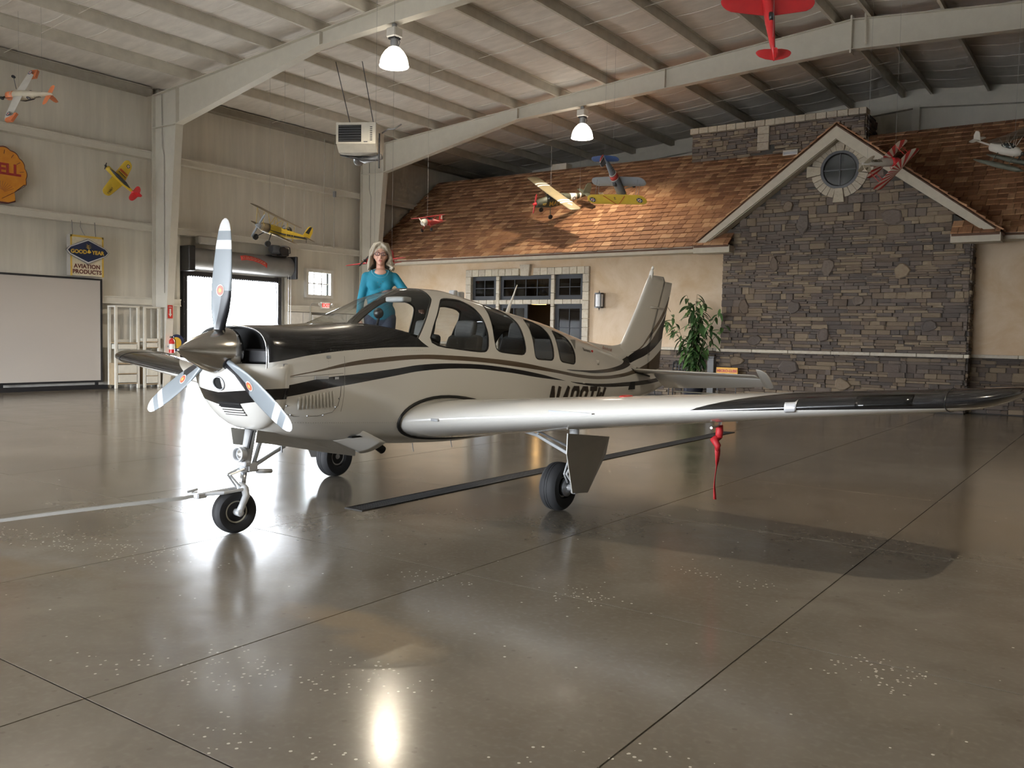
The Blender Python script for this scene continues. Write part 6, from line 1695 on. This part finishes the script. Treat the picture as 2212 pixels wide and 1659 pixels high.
# 6 olive and tan observation airplane
m = Model('observation_model', 'olive high-wing model lettered marines with white wing bands over the roof', (-14.78, 23.28, 5.85), (-.433, -.882, -.189), (.819, -.298, -.484))
m.fus([(-.80, .05, .06, -.06), (-.77, .10, .12, -.06), (-.5, .13, .16, -.04), (-.25, .15, .22, -.01), (.1, .145, .20, 0), (.5, .09, .12, .02), (.9, .05, .075, .05), (1.15, .02, .04, .08)], MOL)
m.fus([(-.44, .08, .02, .08), (-.36, .13, .09, .12), (-.1, .142, .10, .13), (.15, .13, .06, .12)], DGLASS, 'cabin_glass')
m.wing('wing', MTAN, -.42, .22, 1.32, .44, .015, .97, .10, .25)
for sg in (-1, 1):
    for x in (.55, .70):
        a, c = sorted((sg * x, sg * (x + .085))); b = MB(); rings = [[(xx, -.425 + .45 * q, .22 + abs(xx) * .015 + zz * .45) for q, zz in airfoil(8, .112)] for xx in (a, c)]; b.loft([r_[::-1] for r_ in rings]).obj('white_band', MWH, m.t, True)
    m.strut((sg * .13, -.2, -.1), (sg * .6, -.25, .2), MOL, .012)
m.fus([(.42, .106, .140, .02), (.66, .080, .108, .03)], MWH, 'white_fuselage_band', 16); m.fus([(.78, .066, .092, .04), (.84, .06, .085, .045)], MWH, 'white_fuselage_band', 16)
m.roundel(.104, .54, .02, .06, nrm='x'); YLT = mat('yellow_print', (.5, .34, .06), .5)
m.words('MARINES', .20, YLT, (.152, .0, -.05), (0, 1, 0), (0, 0, 1), bold=.003); m.words('927', .09, YLT, (.135, -.56, -.05), (0, 1, 0), (0, 0, 1)); m.wing('tailplane', MOL, .93, .09, .42, .22, 0, .8); m.slab('fin', MOL, fin_(.34, .28, .9, .09), .025)
m.prop(-.83, -.06, .33, MRD, 1.5); m.wheels(.28, -.38, -.42, .075, (.05, -.12), MOL); m.hang((0, -.3, .24), (0, .8, .1))
MB().lathe([(0, .10), (.001, .10)], (.95, -.22, .262), (0, 0, 1), 5).obj('wing_star', MWH, m.t)
# 7 grey and yellow biplane diving
m = Model('grey_biplane_model', 'grey biplane model with yellow upper wing and star insignia diving nose-down', (-11.23, 20.53, 5.66), (-.05, .798, -.60), (.996, -.003, -.086))
m.fus([(-.62, .06, .06, 0), (-.58, .11, .11, 0), (-.3, .115, .13, 0), (.1, .10, .12, 0), (.5, .065, .085, .02), (.95, .025, .04, .05)], MGR)
m.fus([(-.64, .06, .06, 0), (-.59, .115, .115, 0), (-.42, .12, .13, 0)], MY, 'cowl'); m.wing('upper_wing', MY, -.50, .30, .88, .36, .0, .95, .08, .5); m.wing('lower_wing', MGR, -.22, -.09, .80, .34, .02, .95, .08, .5)
for sg in (-1, 1):
    m.roundel(sg * .70, -.31, .335, .085, 1); m.strut((sg * .6, -.4, .30), (sg * .6, -.12, -.07), MGR); m.strut((sg * .6, -.22, .30), (sg * .6, .03, -.07), MGR); m.strut((sg * .09, -.3, .1), (sg * .15, -.35, .3), MGR)
    MB().prism([(sg * .02, -.48), (sg * .035, -.48), (sg * .33, -.16), (sg * .31, -.16)][::sg], 2, .33, .338).obj('red_chevron', INSR, m.t)
m.words('S', .13, MBK, (0, -.25, .34), (-1, 0, 0), (0, 1, 0)); m.words('205', .10, MWH, (-.4, -.14, .275), (-1, 0, 0), (0, 1, 0)); m.fus([(.16, .105, .122, 0), (.28, .097, .113, .005)], INSR, 'red_band', 16); m.fus([(.30, .096, .112, .005), (.32, .094, .11, .006)], INSW, 'white_edge', 16); m.fus([(.14, .106, .123, 0), (.16, .105, .122, 0)], INSW, 'white_edge', 16)
m.fus([(-.04, .05, .03, .1), (.02, .06, .06, .11), (.1, .05, .03, .1)], MBK, 'cockpit'); m.words('3-S', .09, MBK, (.075, .5, .04), (0, 1, 0), (0, 0, 1))
m.wing('tailplane', mat('model_blue', (.02, .045, .13), .5), .76, .05, .40, .22, 0, .8); m.slab('fin', MGR, fin_(.26, .24, .72, .06), .02); m.slab('rudder_stripe', MBK, [(.90, .06), (.92, .31), (.95, .31), (.95, .06)], .024); m.slab('rudder_stripe', INSW, [(.95, .06), (.95, .30), (.985, .27), (.985, .06)], .024); m.slab('rudder_stripe', INSR, [(.985, .06), (.985, .27), (1.02, .2), (1.01, .06)], .024)
m.prop(-.67, 0, .3, DGREY, .2); m.wheels(.25, -.4, -.3, .07, (.08, -.1), MGR); m.hang((0, .0, .3), (0, .85, .1))
# 8 red and white sunburst biplane
m = Model('sunburst_biplane_model', 'white aerobatic biplane model with red sunburst wings before the gable', (-4.66, 20.87, 5.60), (.552, .826, .111), (.68, -.523, .514), 1.12)
m.fus([(-.30, .05, .05, 0), (-.27, .08, .085, 0), (.0, .08, .10, 0), (.3, .055, .07, .015), (.62, .015, .03, .03)], MWH); m.fus([(-.32, .05, .05, 0), (-.28, .084, .089, 0), (-.10, .084, .1, 0)], MRD, 'red_cowl')
def m_burst():
    b = NB('sunburst_cloth'); X, Yc, Z = b.xyz(); a = b.math('ARCTAN2', b.math('ABSOLUTE', X), b.math('ADD', Yc, .26)); k = b.gt(b.math('FRACT', b.math('MULTIPLY', a, 3.3)), .5)
    b.done(b.mix(k, (.72, .70, .62), (.42, .03, .025)), .45); return b.m
BUR = m_burst(); m.wing('upper_wing', BUR, -.26, .20, .62, .27, .0, .95, .08, .3); m.wing('lower_wing', BUR, -.16, -.08, .56, .25, .02, .95, .08, .3)
for sg in (-1, 1): m.strut((sg * .4, -.2, .2), (sg * .4, -.08, -.07), MRD); m.strut((sg * .4, -.06, .2), (sg * .4, .06, -.07), MRD); m.strut((sg * .06, -.1, .08), (sg * .1, -.15, .2), MRD)
m.words('N78RU', .085, MBR, (-.064, .30, .01), (0, -1, 0), (0, 0, 1), bold=.003); m.words('N78RU', .085, MBR, (.064, .30, .01), (0, 1, 0), (0, 0, 1), bold=.003); m.wing('tailplane', MCR, .46, .03, .24, .15, 0, .8); m.slab('fin', MCR, fin_(.2, .17, .44, .04), .016); m.slab('fin_flash', MBR, [(.52, .13), (.6, .2), (.62, .16), (.55, .12)], .02); m.prop(-.35, 0, .2, MRD); m.wheels(.16, -.16, -.2, .05, (.04, -.05), MRD); m.hang((0, -.1, .2), (0, .5, .04))
# 9 white ultralight on green floats
m = Model('floatplane_model', 'white open-frame float airplane model with clear wing on green floats', (-2.3, 20.8, 5.60), (.881, -.312, -.356), (.434, .834, .342))
m.fus([(-.30, .04, .04, 0), (-.2, .09, .10, 0), (.1, .09, .11, 0), (.35, .07, .09, .0), (.38, .05, .07, 0)], MWH); m.fus([(-.15, .05, .02, .08), (-.08, .075, .07, .09), (.08, .07, .06, .09), (.14, .04, .02, .08)], DGLASS, 'canopy')
FILM = glass('clear_wing_film', (.75, .75, .74), .25, 1.8); m.wing('wing', FILM, -.22, .30, .75, .32, .05, .9, .06, .3)
for sg in (-1, 1):
    for y in (-.12, .04): m.strut((sg * .06, y, .08), (sg * .3, y, .30), MWH, .007); m.strut((sg * .03, y, .1), (sg * .04, y, .30), MWH, .006)
    MB().loft([[(sg * .22 + w_ * math.cos(2 * PI * k / 10), y, -.26 + h * math.sin(2 * PI * k / 10)) for k in range(10)] for y, w_, h in ((-.55, .01, .01), (-.4, .045, .05), (0, .055, .055), (.4, .03, .035), (.55, .01, .01))][::-1]).obj('float', MOL, m.t, True)
    for y in (-.2, .15): m.strut((sg * .06, y, -.06), (sg * .22, y, -.22), MOL, .008)
m.wing('tailplane', MWH, .62, .08, .25, .15, 0, .8); m.slab('fin', MWH, fin_(.2, .16, .6, .06), .016); MB().tube([(0, .3, .02), (0, .75, .06)], .02, 8).obj('tail_boom', MWH, m.t); m.prop(-.33, 0, .18, MBK); m.hang((0, -.1, .3))
# 10 red low-wing model behind the standing woman
m = Model('red_glider_model', 'thin-winged red model airplane hanging low before the steel column', (-12.01, 12.46, 2.96), (.259, -.966, -.005), (.96, .257, .114))
m.fus([(-.45, .02, .02, 0), (-.40, .05, .055, 0), (-.1, .06, .07, 0), (.3, .035, .045, .01), (.7, .012, .02, .02)], MRD); m.wing('wing', MRD, -.14, .0, .66, .22, .015, .7, .13, .9); m.wing('tailplane', MRD, .55, .03, .22, .12, 0, .8); m.slab('fin', MRD, fin_(.27, .18, .52, .03), .016); m.fus([(-.1, .03, .02, .06), (-.02, .04, .04, .07), (.1, .02, .02, .06)], MBK, 'canopy'); m.prop(-.48, 0, .17, MBK); m.hang((0, -.1, .06), (0, .6, .03))

# ------------------------------------------------------------------ the woman standing on the right wing
PXY = Vector((AX - .90, AY + 3.06, 0))
WZ = on_wing_top(.90, .5)[2]
PSC = .945
person = thing('person', 'woman with grey-blond hair, glasses and a turquoise long-sleeved top standing on the wing', 'person', (PXY.x, PXY.y, WZ + .012), (0, 0, math.radians(43)))
def cap(b, p, q, r0, r1, n=12):
    """tapered limb with round ends"""
    p, q = Vector(p), Vector(q); d = (q - p); L = d.length; d.normalize(); prof = []
    for k in range(5): t = -PI / 2 + PI / 2 * k / 4; prof.append((r0 * math.sin(t), r0 * math.cos(t)))
    for k in range(1, 5): t = PI / 2 * k / 4; prof.append((L + r1 * math.sin(t), r1 * math.cos(t)))
    b.lathe(prof, p, d, n)
def remesh(o, vox, sm=4, fac=.5):
    md = o.modifiers.new('r', 'REMESH'); md.mode = 'VOXEL'; md.voxel_size = vox; md.use_smooth_shade = True
    md = o.modifiers.new('s', 'SMOOTH'); md.iterations = sm; md.factor = fac
person.scale = (PSC,) * 3
# joints (faces -y; x to her left is +x when seen from behind, so her left hand is at +x)
SH, EL, WR = {}, {}, {}
SH[-1], EL[-1], WR[-1] = Vector((-.155, .0, 1.305)), Vector((-.215, .02, 1.05)), Vector((-.235, -.06, .83))       # right arm hangs down
SH[1], EL[1], WR[1] = Vector((.155, .0, 1.305)), Vector((.30, -.10, 1.12)), Vector((.405, -.262, .995))            # left hand rests on the cabin roof
SKN = NB('skin'); SKN = SKN.done(SKN.mix(SKN.ramp(SKN.noise(9, 4), .3, .7), (.50, .27, .19), (.57, .32, .235)), .5)
b = MB()
b.ell((0, -.005, 1.555), (.073, .092, .105), 20, 14); b.ell((0, -.042, 1.50), (.052, .055, .068), 16, 12); b.ell((0, -.072, 1.452), (.026, .022, .02), 10, 8)
cap(b, (0, .015, 1.36), (0, .005, 1.49), .052, .05)
cap(b, (0, -.092, 1.548), (0, -.112, 1.515), .008, .013); b.ell((0, -.108, 1.511), (.017, .012, .009), 10, 8)
for s_ in (-1, 1):
    b.ell((s_ * .032, -.082, 1.585), (.026, .014, .008), 10, 6); b.ell((s_ * .038, -.072, 1.52), (.022, .02, .022), 10, 8); b.ell((s_ * .073, .0, 1.54), (.010, .018, .03), 8, 8)
    cap(b, SH[s_] * .5 + Vector((0, .01, .66)), SH[s_], .034, .040); cap(b, SH[s_], EL[s_], .042, .036); cap(b, EL[s_], WR[s_], .036, .025)
    d = (WR[s_] - EL[s_]).normalized(); side = d.cross(Vector((0, 1, 0)) if abs(d.y) < .7 else Vector((0, 0, 1))).normalized(); nrm = d.cross(side)
    pc_ = WR[s_] + d * .045
    for k in range(4): cap(b, WR[s_] + d * .01 + side * (k - 1.5) * .012, WR[s_] + d * .085 + side * (k - 1.5) * .019, .014, .012, 8)
    for k, ln in enumerate((.062, .072, .068, .052)):
        f0 = WR[s_] + d * .085 + side * (k - 1.5) * .0205; f1 = f0 + d * ln * .55 + nrm * .006; f2 = f1 + d * ln * .4 + nrm * .016; cap(b, f0, f1, .0088, .0082, 8); cap(b, f1, f2, .0082, .007, 8)
    t0 = WR[s_] + d * .03 + side * -.028 * s_; t1 = t0 + d * .035 - side * .024 * s_; t2 = t1 + d * .03 - side * .006 * s_; cap(b, t0, t1, .012, .010, 8); cap(b, t1, t2, .010, .008, 8)
    cap(b, (s_ * .09, 0, .86), (s_ * .095, -.01, .48), .082, .055); cap(b, (s_ * .095, -.01, .48), (s_ * .095, .015, .09), .055, .036); b.ell((s_ * .10, -.045, .035), (.042, .11, .034), 12, 8)
b.ell((0, 0, 1.28), (.15, .095, .13), 18, 12); b.ell((0, .0, 1.08), (.125, .085, .16), 18, 12); b.ell((0, .01, .92), (.15, .105, .13), 18, 12)
body = b.obj('body', SKN, person); remesh(body, .0065, 3)
TURQ = NB('turquoise_knit'); n_ = TURQ.noise(70, 3); TURQ.bump(n_, .15, .005); TURQ = TURQ.done(TURQ.mix(TURQ.ramp(TURQ.noise(4, 4), .3, .7), (.0, .125, .19), (.004, .165, .24)), .8)
b = MB()
b.ell((0, 0, 1.27), (.172, .115, .135), 20, 14); b.ell((0, .0, 1.06), (.15, .108, .20), 20, 14); b.ell((0, .005, .90), (.175, .125, .15), 20, 12)
for s_ in (-1, 1):
    b.ell((s_ * .07, -.055, 1.215), (.075, .062, .075), 14, 10)
    cap(b, Vector((s_ * .06, .012, 1.36)), SH[s_] + Vector((0, 0, -.004)), .040, .052); cap(b, SH[s_], EL[s_], .057, .047); cap(b, EL[s_], WR[s_] - (WR[s_] - EL[s_]) * .08, .045, .036)
shirt = b.obj('long_sleeved_top', TURQ, person); remesh(shirt, .011, 5)
b = MB(); pts = []
for k in range(17):
    t = PI * (1 + k / 16); pts.append((.092 * math.cos(t), -.048 - .055 * abs(math.sin(t)), 1.375 + .085 * math.sin(t)))
b.tube(pts, .011, 6); b.obj('lace_trim', mat('lace_blue_grey', (.06, .22, .30), .7), shirt, True)
for x, z in ((0, 1.265), (.006, 1.225), (-.006, 1.185), (.03, 1.25), (-.03, 1.24), (-.015, 1.15), (.015, 1.15)): MB().ell((x, -.108 if z > 1.17 else -.103, z), (.005, .004, .005), 6, 4).obj('sequin', ALU, shirt)
# skin at the neckline shows above the top
b = MB(); rings = []
b.ell((0, -.062, 1.345), (.072, .045, .052), 16, 10); o = b.obj('neckline', SKN, body, True)
DEN = mat('dark_denim', (.02, .03, .06), .8)
b = MB(); b.ell((0, .01, .86), (.165, .118, .12), 18, 12)
for s_ in (-1, 1): cap(b, (s_ * .09, 0, .84), (s_ * .095, -.01, .48), .095, .068); cap(b, (s_ * .095, -.01, .48), (s_ * .095, .015, .10), .068, .055)
o = b.obj('trousers', DEN, person); remesh(o, .012, 4)
for s_ in (-1, 1):
    b = MB(); b.ell((s_ * .10, -.05, .035), (.048, .125, .04), 14, 8); b.box(s_ * .10 - .045, s_ * .10 + .045, -.16, .06, -.008, .012); b.obj('shoe', BLACK, person, True)
# hair: shoulder-length, parted, as overlapping locks
HAIR = NB('grey_blond_hair'); g_ = HAIR.noise(30, 4, .6, HAIR.stretch(1, 1, .12)); HAIR.bump(g_, .5, .01); HAIR = HAIR.done(HAIR.mix(HAIR.ramp(g_, .3, .7), (.20, .165, .115), (.44, .385, .30)), .45)
b = MB(); b.ell((0, .022, 1.595), (.094, .102, .098), 20, 14)
r = random.Random(12)
for k in range(54):
    az = math.radians(-150 + 300 * k / 53) + PI / 2; c_, s_ = math.cos(az), math.sin(az)
    w_ = r.uniform(-.010, .012); wv_ = r.uniform(-.014, .018)
    if s_ < -.30 and abs(c_) < .90: continue
    p0 = Vector((.07 * c_, .024 + .075 * s_, 1.668)); p1 = Vector(((.100 + w_) * c_, .022 + .102 * s_, 1.59))
    p2 = Vector(((.112 + w_ + wv_) * c_, .024 + (.108 + w_) * s_, 1.515)); p3 = Vector(((.112 + w_ - wv_) * c_ + r.uniform(-.012, .012), .022 + (.105 + w_) * s_, 1.455))
    p4 = Vector(((.135 + wv_) * c_, .015 + .115 * s_, 1.405 + r.uniform(-.01, .015))); p5 = p4 + Vector((c_ * r.uniform(-.03, .02), -.008, -r.uniform(.015, .045)))
    for a, d, r0, r1 in ((p0, p1, .024, .023), (p1, p2, .023, .021), (p2, p3, .021, .019), (p3, p4, .019, .015), (p4, p5, .015, .005)): cap(b, a, d, r0, r1, 8)
for sg in (-1, 1):
    for k in range(4):
        q0 = (sg * (.010 + .02 * k), -.048 + .012 * k, 1.684 - .006 * k); q1 = (sg * (.066 + .008 * k), -.066 + .02 * k, 1.632 - .012 * k); q2 = (sg * (.098 + .006 * k), -.030 + .02 * k, 1.555)
        cap(b, q0, q1, .019, .017, 8); cap(b, q1, q2, .016, .016, 8)
hair = b.obj('hair', HAIR, person); remesh(hair, .006, 1)
# face details
EYEW = mat('eye_white', (.75, .72, .70), .25); IRIS = mat('iris_dark', (.05, .06, .07), .2); LIP = mat('lips', (.42, .13, .11), .45); FRAME = mat('tortoise_frame', (.05, .015, .018), .3); BROW = mat('brow', (.2, .15, .1), .8)
for s_ in (-1, 1):
    e = MB().ell((s_ * .032, -.078, 1.556), (.014, .012, .009), 12, 8).obj('eye', EYEW, body, True); MB().ell((s_ * .032, -.088, 1.556), (.006, .004, .006), 10, 6).obj('iris', IRIS, e, True)
    MB().tube([(s_ * .015, -.094, 1.588), (s_ * .035, -.093, 1.594), (s_ * .055, -.078, 1.585)], .004, 6).obj('eyebrow', BROW, body)
b = MB(); b.tube([(-.024, -.094, 1.481), (-.008, -.102, 1.484), (0, -.103, 1.482), (.008, -.102, 1.484), (.024, -.094, 1.481)], [.002, .005, .005, .005, .002], 8); b.tube([(-.02, -.094, 1.477), (0, -.101, 1.474), (.02, -.094, 1.477)], [.002, .006, .002], 8); b.obj('lips', LIP, body, True)
gl = MB()
for s_ in (-1, 1):
    ring = [(s_ * .034 + .027 * math.cos(t) * (1 + .15 * (math.cos(t) * s_ > 0)), -.106 + .012 * abs(math.cos(t)) ** 2, 1.556 + .018 * math.sin(t)) for t in np.linspace(0, 2 * PI, 17)]
    gl.tube(ring, .0042, 6, False); gl.tube([(s_ * .064, -.095, 1.56), (s_ * .080, -.04, 1.56), (s_ * .082, .01, 1.55)], .0025, 6)
gl.tube([(-.008, -.108, 1.56), (0, -.112, 1.563), (.008, -.108, 1.56)], .0028, 6)
gl.obj('glasses', FRAME, person, True)
MB().ell((-.078, -.002, 1.505), (.004, .004, .006), 6, 5).obj('earring', ALU, body)
